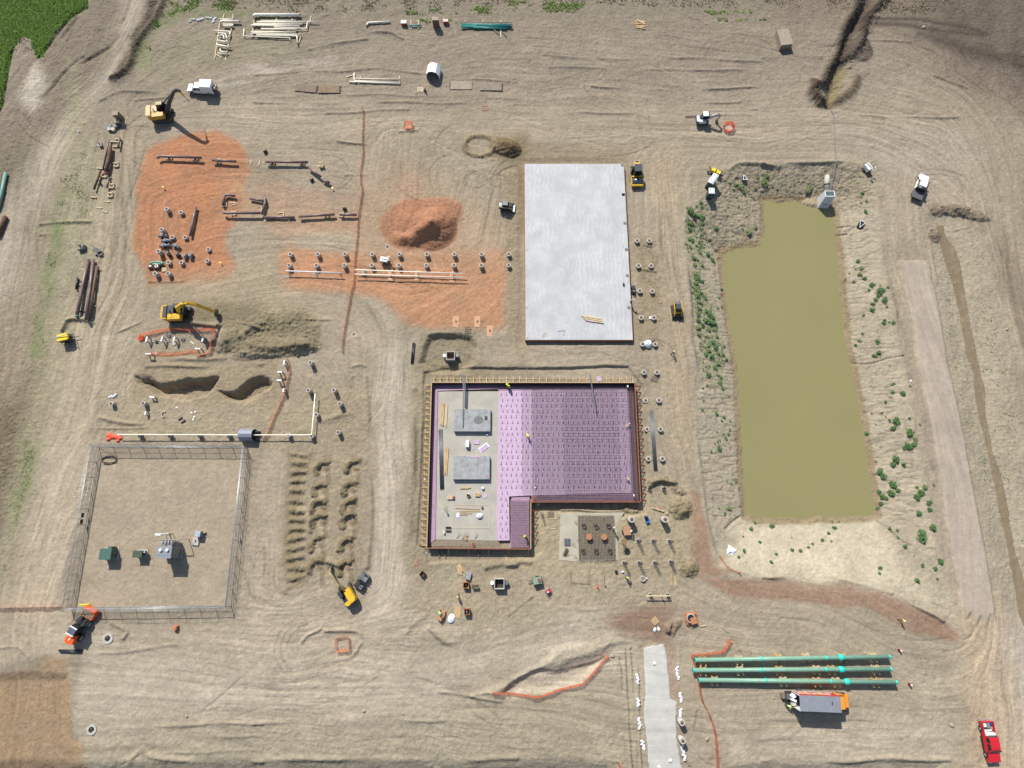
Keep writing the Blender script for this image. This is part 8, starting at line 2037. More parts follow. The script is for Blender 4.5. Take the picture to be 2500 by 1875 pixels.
for x in(-.5,.5):
 for y in(-.3,.3):MB().bar((x,y,0),(x,y*.6,.7),.08,.08).build("leg",WOODG,t)
for x in(-.35,.05,.4):MB().box(x-.12,x+.12,-.1,.2,.8,1.05).build("tool",RUST,t)
stack("lumber_stack","short fan of yellow boards on the dirt south of the formwork",1,2,1738,1625,1.5,3,.26,WOOD,R(110),QG(1,2,1738,1625).z)
boxthing("grey_sheet","grey plastic sheet on a bench above the orange-edged crate","sheet",QG(1,3,1812,40),1.0,1.3,.6,mat("grey_plastic",alb(178,180,186,.6),.5),R(-15),.1)
planks("scrap_sticks","fan of thin orange-brown sticks on the dirt by the formwork's south-west corner",[tuple(QG(1,2,*a)for a in ab)for ab in(((1345,1590),(1395,1530)),((1340,1600),(1410,1570)),((1355,1620),(1370,1545)),((1375,1625),(1385,1560)),((1390,1570),(1415,1610)))],.1,.07,mat("salmon_wood",alb(214,164,130),.8),QG(1,2,1370,1580).z)
bag("crumpled white sheeting heap beside the plywood sheet south of the formwork",1,3,1665,398,.65,.85,.35,QG(1,3,1665,398).z,R(-20))
plate("tan plywood sheet flat between the white heap and an open crate",1,3,1718,345,1.15,1.9,mat("tan_ply",alb(212,180,132),.8,var=.07),R(-4),False)
p=QG(1,3,1590,375);t=thing("cardboard_heap","brown cardboard heap on a trestle where a worker leans","cardboard",tuple(p),R(55));MB().box(-.9,.3,-.4,.45,.35,.8,.1).build("box",mat("kraft_card",alb(206,150,108),.8,var=.12),t);MB().box(.0,.9,-.35,.55,.2,.6,.12,rz=.5).build("flap",mat("kraft_card",alb(206,150,108),.8),t);MB().box(-.7,.7,-.3,.3,0,.35).build("trestle",WOODD,t)
p=QG(2,1,1180,1315);bag("white sheeting draped between the two piers by the slab corner",2,1,1180,1315,.85,.85,.9,p.z,R(-35));boxthing("white_pail","small white block beside the eastern pier near the slab","pail",QG(2,1,1198,1095),.45,.55,.35,WHITE)
p=QG(2,1,1226,1296);MB().cyl((0,0,0),(.1,.05,.5),.28).ball((.1,.05,.5),.26,.26,.15,10,4,True).top("black_pail",BLACKP,"black pail beside the sheeted piers at the slab corner","pail",tuple(p))
for(c_,r_,u,v,rz,d)in((2,1,1235,1605,R(-25),"broken grey pallet below the piers north-east of the formwork"),(2,3,1240,418,R(38),"yellow pallet on the red-brown clay"),(2,2,1000,1470,R(5),"grey slatted pallet beside the brown disc cage"),(2,2,362,1160,R(5),"dark flat pallet inside the formwork's outer corner")):
 pallet(d,c_,r_,u,v,rz,WOOD if "yellow" in d else WOODG,1.0,6)
pallet("grey pallet carrying two white sacks on the red-brown clay",2,3,1258,522,R(38),WOODG,1.0,6)
p=QG(2,3,1238,490);MB().ball((0,0,.14),.28,.42,.22,10,4,True).top("white_sack",WHITE,"white sack on the grey pallet, western one","sack",tuple(p),R(-20));p=QG(2,3,1270,486);MB().ball((0,0,.14),.28,.42,.22,10,4,True).top("white_sack",WHITE,"white sack on the grey pallet, eastern one","sack",tuple(p),R(20))
p=QG(2,2,1168,1205);t=thing("wheelbarrow","bright blue wheelbarrow between the two tall pale piers","wheelbarrow",tuple(p),R(110))
MB().add([(-.3,-.25,.3),(.25,-.2,.3),(.25,.2,.3),(-.3,.25,.3),(-.55,-.38,.65),(.55,-.36,.68),(.55,.36,.68),(-.55,.38,.65)],[(0,3,2,1),(0,1,5,4),(1,2,6,5),(2,3,7,6),(3,0,4,7),(1,2,3,0)]).build("tray",mat("barrow_blue",(.015,.13,.50),.35,var=.05),t)
o=MB().cyl((.65,-.06,.2),(.65,.06,.2),.2).build("wheel",TYRE,t)
for s in(1,-1):MB().bar((.6,s*.1,.2),(-1.1,s*.3,.6),.05,.05).build("handle",STEELD,t);MB().bar((-.4,s*.25,.3),(-.45,s*.25,0),.05,.05).build("leg",STEELD,t)
p=QG(2,2,1000,1300);t=thing("work_table","square brown work table beside a tall pale pier","table",tuple(p),R(2));MB().box(-.65,.65,-.75,.75,.8,.88).build("table_top",mat("peach_ply",alb(200,152,116),.8,var=.12,scale=3),t)
for x in(-.55,.55):
 for y in(-.65,.65):MB().box(x-.06,x+.06,y-.06,y+.06,0,.8).build("leg",WOODD,t)
MB().box(-.62,.62,-.75,-.7,.35,.8).build("front_panel",WOODD,t);MB().box(-.95,-.75,-.1,.2,.3,.7).build("tool",STEELD,t)
p=QG(2,2,500,1392);t=thing("window_frame","small dark-blue double panel propped on the lean concrete","panel",tuple(p));MB().box(-.55,.55,-.6,.6,.2,.3).build("frame",mat("frame_tan",alb(140,130,122),.7),t);MB().box(-.48,-.04,-.52,.52,.3,.32).build("pane",mat("slate_pane",(.09,.10,.13),.4),t);MB().box(.04,.48,-.52,.52,.3,.32).build("pane",mat("slate_pane",(.09,.10,.13),.4),t)
p=QG(2,2,488,1478);t=thing("steel_chairs","rusty bent bracket heap below the dark-blue panel","bracket heap",tuple(p),R(70));mb=MB()
for k in range(5):mb.bar((-.7+.3*k,-.35,.1+.05*k),(-.5+.3*k,.35,.35),.14,.08)
mb.build("bracket",RUST,t)
for(c_,r_,ab,d,m,h)in((2,2,((1212,1105),(1312,1135)),"pale board leaning over a brown panel by the formwork corner",WOODL,.3),(2,2,((345,1195),(410,1192)),"pale board south of the inner formwork corner",WOODL,.08),(2,2,((770,1142),(930,1148)),"thin reddish board along the foot of the formwork's south wall",WOODR,.06),(2,2,((365,1282),(400,1280)),"short pale lath on the dirt west of the rebar pad",WOODL,.05),(2,3,((1375,40),(1378,108)),"upright yellow board by the spoil mound, west one",WOOD,.08),(2,3,((1402,42),(1408,118)),"upright yellow board by the spoil mound, middle one",WOOD,.1),(2,3,((1412,38),(1418,112)),"upright yellow board by the spoil mound, east one",WOOD,.08),(2,3,((1622,465),(1672,452)),"pale post lying by the round white riser",WOODL,.2),(2,3,((530,0),(532,118)),"thin brown stake line on the dirt below the rebar pad, west one",WOODG,.1),(2,3,((685,0),(678,108)),"thin brown stake line on the dirt below the rebar pad, middle one",WOODG,.1),(2,3,((813,40),(815,135)),"thin brown stake line on the dirt below the rebar pad, east one",WOODG,.1),(2,3,((540,98),(700,108)),"thin cross lath joining the stake lines below the rebar pad",WOODG,.1),(1,2,((1560,1455),(1565,1525)),"short prop against the formwork's south wall, first from the west",WOODG,.3),(1,2,((1590,1448),(1618,1530)),"slanted prop against the formwork's south wall",WOODG,.3),(1,2,((1882,1445),(1900,1510)),"thick pale prop against the formwork's south wall",WOODG,.4),(1,2,((2115,1500),(2138,1545)),"thin pale stick on the dirt south of the formwork",WOODL,.08),(1,2,((1395,1416),(1448,1424)),"orange board at the formwork's south-west corner",WOODR,.3)):
 beam(d,tq(c_,r_)(*ab[0]),tq(c_,r_)(*ab[1]),.16,h,m,"board")
p0,p1=Q(2,3,1160,205,1.05),Q(2,3,1370,205,1.05);planks("long_plank","pale plank lying across two cages above the red-brown clay",[(p0,p1)],.22,.1,WOODL,1.05);beam("dark post leaning from the pale plank to the clay",tq(2,3)(1295,212),tq(2,3)(1330,285),.1,.1,STEELD,"post")
p=QG(2,2,1255,1108);MB().prism([(-.5,.5),(.7,-.1),(.1,-.7)],.05,.12).top("plywood_offcut",mat("peach_ply",alb(200,152,116),.8),"triangular brown panel on the dirt by the formwork corner","panel",tuple(p))
p=QG(2,2,285,1180);mb=MB()
for k in range(3):mb.bar((-.2+.2*k,.9,0),(.1+.1*k,-.7,1.3),.06,.06)
mb.top("steel_stakes",STEELD,"thin dark stakes leaning near the formwork's inner corner","stakes",tuple(p))
p=QG(2,2,250,1072);t=thing("yellow_tool","yellow tool on a white cloth outside the formwork's inner corner","power tool",tuple(p));MB().box(-.45,.45,-.25,.2,0,.2,.1).build("cloth",TARP,t);MB().box(-.15,.15,-.1,.1,.2,.4).build("tool",YT,t)
for(c_,r_,u,v,sx_,sy_,h,m,d)in((2,2,912,1642,.5,.45,.5,BLACKP,"black box at the head of the stake lines"),(2,2,967,1645,.42,.3,.3,WHITE,"white tray beside the worker with tripod legs"),(2,3,825,125,.2,.25,.3,BLACK,"small black lump by the stake line"),(0,3,1490,472,.7,.8,.7,mat("salmon_crate",alb(222,140,104),.7),"small salmon crate south of the yard fence"),(2,2,195,1155,.25,.3,.4,WHITE,"white pail beside the formwork leg"),(1,2,1455,1490,.2,.2,.2,WHITE,"small white cap by the formwork's south-west corner"),(1,2,1445,866,.35,.3,.3,WHITE,"small white bag on the west braces of the formwork"),(3,2,1255,35,.35,.5,.15,WHITE,"small white board on the pond's east crest"),(0,0,670,1112,.35,.3,.25,WHITE,"pale lump on the weedy strip near the crates"),(1,1,372,1412,.5,.4,.3,WOODG,"brown lump by the white anchors")):
 p=QG(c_,r_,u,v);mb=MB();mb.box(-sx_/2,sx_/2,-sy_/2,sy_/2,0,h,.04);mb.box(-sx_*.3,sx_*.3,-sy_*.3,sy_*.3,h,h+.06,.02);mb.top("small_box",m,d,"box",tuple(p),random.uniform(-.3,.3))
p=Q(0,3,716,281,1.0);t=thing("yellow_gate_rail","bright yellow rail beside the yard fence's south-west corner","gate rail",(p.x,p.y,gz(p.x,p.y)),R(5));MB().cyl((-1.0,0,.95),(1.0,0,.95),.13).build("rail",mat("lemon_yellow",(.75,.62,.02),.4),t);MB().box(-.05,.05,-.05,.05,0,.85).build("post",GALV,t)
for k,(y,d)in enumerate(((.18,"upper"),(-.2,"lower"))):
 pipe("black plastic pipe south of the orange loader, %s of two"%d,px(tq(0,3),[(498+8*k,666+14*k),(688,668+14*k)]),.2,.17,BLACKP,name="black_pipe");pipe("black plastic pipe beside the centre road, %s of two"%("west","east")[k],px(tq(1,1),[(1342+13*k,1305),(1328+11*k,1474)]),.18,.15,BLACKP,name="black_pipe")
for(u,v,d)in((1180,672,"upper"),(1264,962,"lower")):
 p=Q(3,3,u,v,.7);t=thing("marker_post","red and white marker post east of the green pipes, %s one"%d,"marker post",(p.x,p.y,gz(p.x,p.y)));MB().cyl((0,0,0),(0,0,.12),.25).build("base",BLACK,t);MB().cyl((0,0,.12),(0,0,.6),.16,.13).build("body",REDP_,t);MB().cyl((0,0,.6),(0,0,.85),.17,.08).build("white_band",WHITE,t)
p=QG(2,3,757,135);t=thing("traffic_cone","small orange-red cone by the stake lines","cone",tuple(p));MB().cyl((0,0,.04),(0,0,.7),.18,.03).build("cone",mat("cone_orange",(.75,.09,.02),.5),t);MB().box(-.22,.22,-.22,.22,0,.04).build("base",mat("cone_orange",(.75,.09,.02),.5),t)
for k,(u,v)in enumerate(((668,1598),(1388,0),(1870,635))):
 c_,r_=((1,0),(0,1),(0,1))[k];p=QG(c_,r_,u,v);t=thing("survey_stake","short yellow-flagged stake %s"%("near the top of the shale beside the long netting","at the middle of the western shale","at the south-east corner of the western shale")[k],"stake",tuple(p));MB().bar((0,0,0),(0,0,.6),.05,.05).build("stake",WOODL,t);MB().box(-.2,.2,-.12,.15,.5,.6).build("flag",mat("lemon_yellow",(.75,.62,.02),.4),t)
def sandbags(label,c,r,u,v,n,rz,big=.3):
 p=QG(c,r,u,v);t=thing("sandbag_pile",label,"sandbags",tuple(p),rz,"white sandbag piles along the concrete path")
 rr=random.Random(int(u+v))
 for k in range(n):
  o=MB().ball((0,0,0),.3,.2,.2,10,4,True).build("sandbag",WHITE,t)
  o.location=(rr.uniform(-.14,.14),(k-(n-1)/2)*big,.1*(k%2));o.rotation_euler=(0,0,rr.uniform(-.5,.5))
 return t
for(u,v,n_,rz,d)in((1093,908,6,.05,"west of the path, first from the north"),(1098,1105,5,-.05,"west of the path, second from the north"),(1111,1282,7,.05,"west of the path, third from the north"),(1138,1465,6,.15,"west of the path, lowest"),(1432,858,8,.08,"east of the path, first from the north"),(1458,1063,6,.15,"east of the path, second from the north"),(1457,1200,6,-.05,"east of the path just above the tall piers"),(1481,1530,9,.18,"east of the path, lowest"),(1238,772,2,1.4,"on the upper part of the path"),(1372,1588,2,1.4,"on the lower part of the path"),(1275,1652,2,1.4,"on the path at the bottom edge")):
 sandbags("white sandbag pile "+d,2,3,u,v,n_,rz,.27)
p=QG(2,2,1880,1468);MB().add([(-.95,-.7,.05),(.2,-1.1,.05),(1.1,.1,.1),(-.3,1.1,.12),(-.35,-.1,.55),(.35,-.2,.35),(-.95,-.7,-.1),(.2,-1.1,-.1),(1.1,.1,-.1),(-.3,1.1,-.1)],[(0,1,5,4),(1,2,5),(2,3,4,5),(3,0,4),(0,6,7,1),(1,7,8,2),(2,8,9,3),(3,9,6,0),(9,8,7,6)]).top("tarpaulin",TARP,"crumpled pale tarpaulin on the bank at the pond's south-west corner","tarpaulin",tuple(p))
ROCK=mat("pale_rock",alb(190,176,150),.95,var=.2)
for k,(c_,r_,u,v,s_)in enumerate(((1,3,928,1178,.35),(1,3,2085,455,.22),(0,3,1575,1222,.3),(2,3,880,712,.4),(2,3,1682,1412,.4),(3,3,1600,1298,.45),(1,3,1257,1203,.2),(3,0,1365,232,.5),(2,2,1440,965,.35),(2,2,1345,1155,.35),(3,1,2068,1190,.3),(1,3,1580,1518,.2),(3,3,100,1070,.22))):
 p=QG(c_,r_,u,v);mb=MB();mb.ball((0,0,0),s_,s_*.8,s_*.7,8,5,True);rr=random.Random(k);mb.v=[(x*rr.uniform(.8,1.2),y*rr.uniform(.8,1.2),z*rr.uniform(.8,1.2))for x,y,z in mb.v]
 mb.top("boulder",ROCK,("pale boulder on the dirt apron at the bottom centre","small boulder east of the open crates","boulder on the bottom left apron","boulder at the head of the pale dug hollow","boulder east of the lower tall pier","boulder beside the gravel road near the red pickup","tiny boulder on the bottom centre apron","pale boulder on the dark track in the north-east","boulder by the spoil mound near the cages","boulder north of the eastern tall pier","boulder on the ditch's east bank","tiny boulder on the southern ridge","dark-shadowed boulder west of the box truck")[k],"boulder",tuple(p),k)
 # ================================================================== PEOPLE
SKIN=mat("skin",(.42,.24,.17),.6,var=.05)
JEAN=mat("dark_trousers",(.035,.042,.065),.8,var=.15)
VEST=mat("hi_vis_vest",(.62,.78,.06),.6,var=.05)
VESTG=mat("green_vest",(.30,.55,.16),.6,var=.05)
BOOT=mat("work_boot",(.09,.055,.03),.7,var=.15)
HATW=mat("white_hard_hat",(.78,.78,.76),.3,var=.02)
HATY=mat("yellow_hard_hat",(.80,.72,.05),.3,var=.02)
HATR=mat("red_hard_hat",(.65,.04,.03),.3,var=.02)
SHIRT=mat("grey_shirt",(.25,.26,.28),.8,var=.1)
HAIR=mat("brown_hair",(.05,.03,.02),.8)
def skinned(name,joints,edges,radii,m,par,levels=1):
 me=bpy.data.meshes.new(name)
 me.from_pydata([tuple(j)for j in joints],edges,[])
 o=bpy.data.objects.new(name,me);C.objects.link(o)
 o.modifiers.new("s",'SKIN')
 for i,r in enumerate(radii):me.skin_vertices[0].data[i].radius=(r,r)if not isinstance(r,tuple)else r
 me.skin_vertices[0].data[0].use_root=True
 sb=o.modifiers.new("u",'SUBSURF');sb.levels=sb.render_levels=levels
 dg=bpy.context.evaluated_depsgraph_get()
 nm=bpy.data.meshes.new_from_object(o.evaluated_get(dg))
 o.modifiers.clear();o.data=nm;nm.materials.clear();nm.materials.append(m)
 nm.polygons.foreach_set("use_smooth",[True]*len(nm.polygons))
 bpy.data.meshes.remove(me)
 if par:o.parent=par
 return o
def person(label,p,rz,pose="stand",vest=None,hat=None,trousers=None):
 """built facing +x"""
 t=thing("person",label,"person",tuple(p),rz)
 lean={"stand":.03,"walk":.08,"bend":1.05,"lean":.5,"kneel":.45}[pose]
 hip={"kneel":.52}.get(pose,.93)
 pel=Vector((0,0,hip))
 up_=Vector((math.sin(lean),0,math.cos(lean)))
 waist,chest,neck=pel+up_*.16,pel+up_*.40,pel+up_*.55
 hup=Vector((math.sin(lean*.7),0,math.cos(lean*.7)))
 head0,head1=neck+hup*.09,neck+hup*.24
 J=[pel,waist,chest,neck,head0,head1];E_=[(0,1),(1,2),(2,3),(3,4),(4,5)];Rr=[.13,.125,.145,.06,.08,.085]
 tips=[]
 for s in(1,-1):
  sh=neck+Vector((0,s*.19,0))-up_*.05
  if pose=="walk":el=sh+Vector((.12*s,s*.06,-.27));wr=el+Vector((.14+.1*s,0,-.2))
  elif pose in("bend","lean"):el=sh+Vector((.10,s*.05,-.26));wr=el+Vector((.12,-s*.03,-.22))
  elif pose=="kneel":el=sh+Vector((.2,s*.04,-.2));wr=el+Vector((.22,-s*.04,-.1))
  else:el=sh+Vector((.02,s*.07,-.28));wr=el+Vector((.10,-s*.01,-.23))
  d=(wr-el).normalized();palm=wr+d*.08
  b=len(J);J+=[sh,el,wr,palm];E_+=[(2,b),(b,b+1),(b+1,b+2),(b+2,b+3)];Rr+=[.065,.048,.032,(.04,.022)]
  tips.append((palm,d,s))
  if pose=="walk":kn=pel+Vector((.18*-s,s*.1,-.43));an=kn+Vector((-.12 if s>0 else.04,0,-.40));
  elif pose=="kneel":kn=pel+Vector((.38,s*.13,-.08 if s>0 else-.42));an=(kn+Vector((-.02,0,-.40)))if s>0 else(kn+Vector((-.4,0,0)))
  elif pose=="bend":kn=pel+Vector((.08,s*.13,-.42));an=kn+Vector((-.08,s*.02,-.42))
  else:kn=pel+Vector((.02,s*.11,-.43));an=kn+Vector((-.02,s*.01,-.41))
  an.z=max(an.z,.08)
  hp=pel+Vector((0,s*.09,-.05))
  b=len(J);J+=[hp,kn,an,an+Vector((.16,s*.02,-.035))];E_+=[(0,b),(b,b+1),(b+1,b+2),(b+2,b+3)];Rr+=[.095,.062,.042,.036]
 body=skinned("body",J,E_,Rr,SKIN,t)
 fb=bmesh.new();fb.from_mesh(body.data)
 mb=MB()
 for palm,d,s in tips:
  side=d.cross(Vector((0,0,1)));side=side.normalized()if side.length>.1 else Vector((0,1,0))
  cur=side.cross(d).normalized()
  for k,L in enumerate((.065,.075,.07,.055)):
   a0=palm+side*(-.027+.018*k);mb.tube([a0,a0+d*L*.55,a0+d*L*.9-cur*.02],[.0095,.0085,.0065],6)
  a0=palm-d*.04+side*.03;mb.tube([a0,a0+side*.035+d*.03,a0+side*.03+d*.06],[.011,.010,.007],6)
 fwd=Vector((math.cos(lean*.7),0,-math.sin(lean*.7)))
 hc=head0.lerp(head1,.55)
 mb.tube([hc+fwd*.085+hup*.02,hc+fwd*.115-hup*.015],[.012,.02],6)
 for s in(1,-1):
  mb.ball(hc+fwd*.09+Vector((0,s*.032,0))+hup*.025,.011,.014,.009,6,4);mb.ball(hc+Vector((0,s*.088,0)),.025,.012,.035,6,4)
 mb.ball(hc+fwd*.09-hup*.045,.012,.03,.008,6,4)
 mm=mb.mesh("f",None);fb.from_mesh(mm);fb.to_mesh(body.data);fb.free();bpy.data.meshes.remove(mm)
 n_=6
 tr=skinned("trousers",[J[0]+Vector((0,0,.03)),J[0]]+[J[10],J[11],J[12]+Vector((0,0,.05))]+[J[18],J[19],J[20]+Vector((0,0,.05))],[(0,1),(1,2),(2,3),(3,4),(1,5),(5,6),(6,7)],[.16,.155,.115,.085,.066,.115,.085,.066],trousers or JEAN,t)
 ve=skinned("vest" if vest in(VEST,VESTG)else "jacket",[J[0]+up_*.02,J[1],J[2],J[3]-up_*.02,J[6],J[6].lerp(J[7],.55),J[14],J[14].lerp(J[15],.55)],[(0,1),(1,2),(2,3),(2,4),(4,5),(2,6),(6,7)],[.165,.16,.185,.09,.10,.075,.10,.075],vest or SHIRT,t)
 for a in(12,20):
  o=MB().box(-.08,.2,-.06,.06,-.07,.08,.015).build("boot",BOOT,t);o.location=J[a]
 hb=MB();hb.ball((0,0,0),.135,.12,.125,12,5,True);hb.cyl((.02,0,-.005),(.02,0,.012),.155,n=14)
 h=hb.build("hard_hat",hat or HATW,t);h.location=hc+hup*.045;h.rotation_euler=(0,lean*.7,0)
 hr=MB();hr.ball((0,0,0),.1,.095,.08,8,4);o=hr.build("hair",HAIR,t);o.location=hc-fwd*.015+hup*.015
 return t
def PP(c,r,u,v,zf=None):
 p=QG(c,r,u,v)
 if zf is not None:p=Q(c,r,u,v,zf)
 return p
person("worker in a yellow vest and white hard hat walking on the pond-side lane",PP(2,1,1386,1392),R(-120),"walk",VEST,HATW)
person("worker in grey with a white hat bending at the east edge of the white slab",PP(2,1,1034,955,SZ),R(-20),"bend",SHIRT,HATW)
person("worker in a yellow vest standing at the north formwork wall, upper of two",PP(1,2,2132,68,FLZ+.15),R(-60),"lean",VEST,HATY)
person("worker in a yellow vest stooping on the foam by the north wall, lower of two",PP(1,2,2160,98,FZ),R(150),"lean",VEST,HATY)
person("worker in a yellow vest bending over the western edge of the rebar grid",PP(2,2,160,486,FZ+.03),R(-70),"bend",VEST,HATY)
person("worker in a bright yellow jacket in the short leg of the formwork",PP(2,2,153,1350,-.05),R(160),"lean",VEST,HATY)
person("worker with a white hat standing on the rebar pad's east edge",PP(2,2,884,1270,rz0+.5),R(-90),"stand",SHIRT,HATW)
person("worker in a pale green vest leaning at the brown table",PP(2,2,1042,1300),R(185),"lean",VESTG,HATW)
person("worker in a yellow vest setting out beside spread tripod legs",PP(2,3,996,48),R(70),"stand",VEST,HATY)
person("worker with a bright yellow hat walking between the crates south of the formwork",PP(1,3,1724,205),R(-80),"walk",SHIRT,HATY,mat("rust_trousers",(.18,.07,.05),.8))
person("worker with a green hat leaning on the brown cardboard heap",PP(1,3,1566,330),R(-60),"bend",VESTG,mat("green_hard_hat",(.12,.4,.25),.3))
person("worker in a yellow vest with a white hat on the red-brown haul path",PP(3,3,1158,405),R(200),"walk",VEST,HATW)
person("worker with a red hat and pale green vest crouching behind the box truck",PP(3,3,196,1118),R(-20),"bend",VESTG,HATR,mat("grey_trousers",(.30,.31,.33),.8))
p=QG(2,3,1006,30);t=thing("survey_tripod","wide legged survey tripod in front of a worker in a yellow vest","tripod",tuple(p),.4);mb=MB()
for a_ in(.3,2.2,4.3):MB().bar((.75*math.cos(a_),.75*math.sin(a_),0),(0,0,1.35),.05,.05).build("leg",WOODG,t)
MB().box(-.16,.16,-.14,.14,1.35,1.62,.02).build("instrument",BLUE,t)
# ================================================================== PLANTS
def leaf_mat(name,c0,c1):
 m=bpy.data.materials.new(name);m.use_nodes=True
 n,l=m.node_tree.nodes,m.node_tree.links
 b=n["Principled BSDF"];b.inputs["Roughness"].default_value=.65;b.inputs["Specular IOR Level"].default_value=.25
 g=n.new("ShaderNodeNewGeometry");mx=n.new("ShaderNodeMix");mx.data_type='RGBA'
 mx.inputs[6].default_value=(*c0,1);mx.inputs[7].default_value=(*c1,1)
 l.new(g.outputs["Random Per Island"],mx.inputs[0]);l.new(mx.outputs[2],b.inputs["Base Color"])
 return m
LEAF=leaf_mat("weed_leaf",(.05,.11,.035),(.14,.24,.08))
LEAF2=leaf_mat("pale_weed_leaf",(.11,.155,.055),(.24,.28,.12))
GRASSM=leaf_mat("field_grass",(.15,.26,.04),(.30,.40,.09))
DRYM=leaf_mat("dry_grass",(.20,.15,.09),(.40,.32,.21))
WEEDM=leaf_mat("strip_weed",(.10,.165,.045),(.22,.29,.10))
def leaves(mb,rr,cx,cy,cz,n,rad,h,size,spread=1.0):
 for k in range(n):
  a=rr.uniform(0,6.283);d=rad*math.sqrt(rr.random())*spread
  z=cz+h*(1-(d/rad)**2)*rr.uniform(.15,1.0)
  x,y=cx+d*math.cos(a),cy+d*math.sin(a)
  s=size*rr.uniform(.6,1.3);th=rr.uniform(0,6.283);tl=rr.uniform(-.6,.6)
  ux,uy=math.cos(th)*s,math.sin(th)*s
  vx,vy=-math.sin(th)*s*.45,math.cos(th)*s*.45
  mb.v+=[(x-ux,y-uy,z-s*tl),(x+vx,y+vy,z+.02),(x+ux,y+uy,z+s*tl),(x-vx,y-vy,z+.02)]
  b=len(mb.v)-4;mb.f.append((b,b+1,b+2,b+3));mb.sm.append(False)
def stems(mb,rr,n,rad,h):
 for k in range(n):
  a=rr.uniform(0,6.28);d=rad*rr.uniform(.2,.8)
  mb.bar((0,0,0),(d*math.cos(a),d*math.sin(a),h*rr.uniform(.5,.9)),.03,.03)
BUSH=[]
for k in range(7):
 rr=random.Random(k+50);mb=MB();stems(mb,rr,5,.9,.8)
 for j in range(7):
  a=rr.uniform(0,6.28);d=rr.uniform(0,.55)
  leaves(mb,rr,d*math.cos(a),d*math.sin(a),rr.uniform(0,.1),46,rr.uniform(.35,.55),rr.uniform(.6,1.0),.15)
 BUSH.append((mb.mesh("weed_bush",LEAF),mb.mesh("weed_bush",LEAF2)))
SIZEW=lambda r:"tiny" if r<.45 else("small" if r<.7 else("medium" if r<1.0 else "large"))
cnt={}
def bush(c,r,u,v,rad,bank,pale=False):
 """rad in tile pixels"""
 p=QG(c,r,u,v);R_=rad*.28933/12.6
 o=bpy.data.objects.new("weed_bush",random.choice(BUSH)[1 if pale else 0]);C.objects.link(o)
 s=R_*1.15
 o.location=(p.x,p.y,p.z-.03);o.rotation_euler=(0,0,random.uniform(0,6.28));o.scale=(s*random.uniform(.9,1.15),s*random.uniform(.9,1.15),s*.85)
 k=cnt[bank]=cnt.get(bank,0)+1
 BL.setdefault(bank,[]).append((p.y,p.x,o,SIZEW(R_),pale))
BL={}
for(u,v,r_)in((875,200,24),(855,45,22),(835,75,20),(835,122,14),(880,110,15),(808,612,20),(838,670,26),(825,732,26),(865,758,22),(775,790,18),(735,716,12),(705,765,13),(792,680,12),(930,818,30),(900,856,17),(1005,868,40),(985,905,22),(962,936,22),(1035,945,28),(1040,925,20),(936,975,22),(930,1030,30),(858,1066,18),(1000,818,11),(1066,832,15),(1055,998,14),(1035,1112,18),(1028,1135,20),(1075,1128,13),(1112,1132,20),(852,1224,15),(825,1288,22),(790,1320,16),(978,1296,24),(985,1386,26),(950,1413,22),(1115,1645,16)):
 bush(3,1,u,v,r_,"east",pale=r_<14 or u in(838,825,775,835))
for(u,v,r_)in((1105,132,19),(1185,145,30),(1042,208,15),(928,305,11),(1013,302,12),(1046,340,9),(1073,370,17),(1137,372,34),(1110,432,29),(960,404,10),(1246,350,14),(1330,402,13),(1250,470,36),(1298,526,22),(1240,582,38),(1205,600,25),(1285,572,25),(877,482,24),(1125,695,36),(1113,745,28),(1195,743,24),(957,716,18),(995,800,32),(1025,838,34),(1095,915,42),(1083,985,36),(1147,957,22),(993,968,25),(1012,1020,34),(1055,1030,20),(1000,1068,22),(975,1110,18),(1312,928,16),(1368,930,28),(1340,978,30),(1318,1006,36),(1448,912,15),(1410,1062,24),(1417,1122,22),(1328,1160,26),(1450,1272,34),(1347,1350,50),(1208,1430,22),(1500,1560,28),(1357,1592,18),(1468,1622,20),(1285,1512,8)):
 bush(3,2,u,v,r_,"east" if v<1180 else "south-east",pale=r_<14 or u in(1298,957,1368,1448))
for(u,v,r_)in((85,1262,24),(612,1275,20),(568,1322,18),(252,1358,10),(510,1380,18),(585,1390,12),(430,1413,15),(393,1438,14),(253,1462,19),(330,1470,17),(123,1496,15),(82,1566,17),(1078,1278,16),(1090,1310,11),(1140,1298,15),(1148,1358,16),(995,1612,20),(650,1225,12),(597,1228,12)):
 bush(3,2,u,v,r_,"south",pale=r_<13)
for(u,v,r_)in((1310,78,22),(1478,66,14),(992,20,14),(1322,98,12)):bush(3,3,u,v,r_,"south-east")
for(u,v,r_)in((1985,1352,10),(2128,1392,15),(1995,1474,18),(1950,1525,17),(2055,1290,22),(2085,1235,16)):bush(2,2,u,v,r_,"south")
for(u,v,r_)in((1630,125,20),(1590,155,16),(1637,160,18),(1757,340,28),(1950,156,15),(2015,122,13),(1978,342,14),(2030,375,34),(2092,330,24),(2055,75,12),(1975,65,14),(1930,75,12)):bush(2,1,u,v,r_,"north-west",pale=u>1960)
for(u,v,r_)in((1872,1545,16),(1925,1560,22),(1965,1580,34),(1990,1610,30),(2160,1540,34),(2110,1500,22),(2180,1480,28),(2090,1590,16),(1905,1600,14)):bush(2,0,u,v,r_,"north-west",pale=u>1950)
for(u,v,r_)in((20,1520,30),(35,1480,22),(405,1585,34),(385,1620,30),(850,1632,24),(310,1530,14),(275,1555,13),(130,1600,14),(90,1575,14),(210,1610,14)):bush(3,0,u,v,r_,"north",pale=True)
WB=[]
rr=random.Random(5)
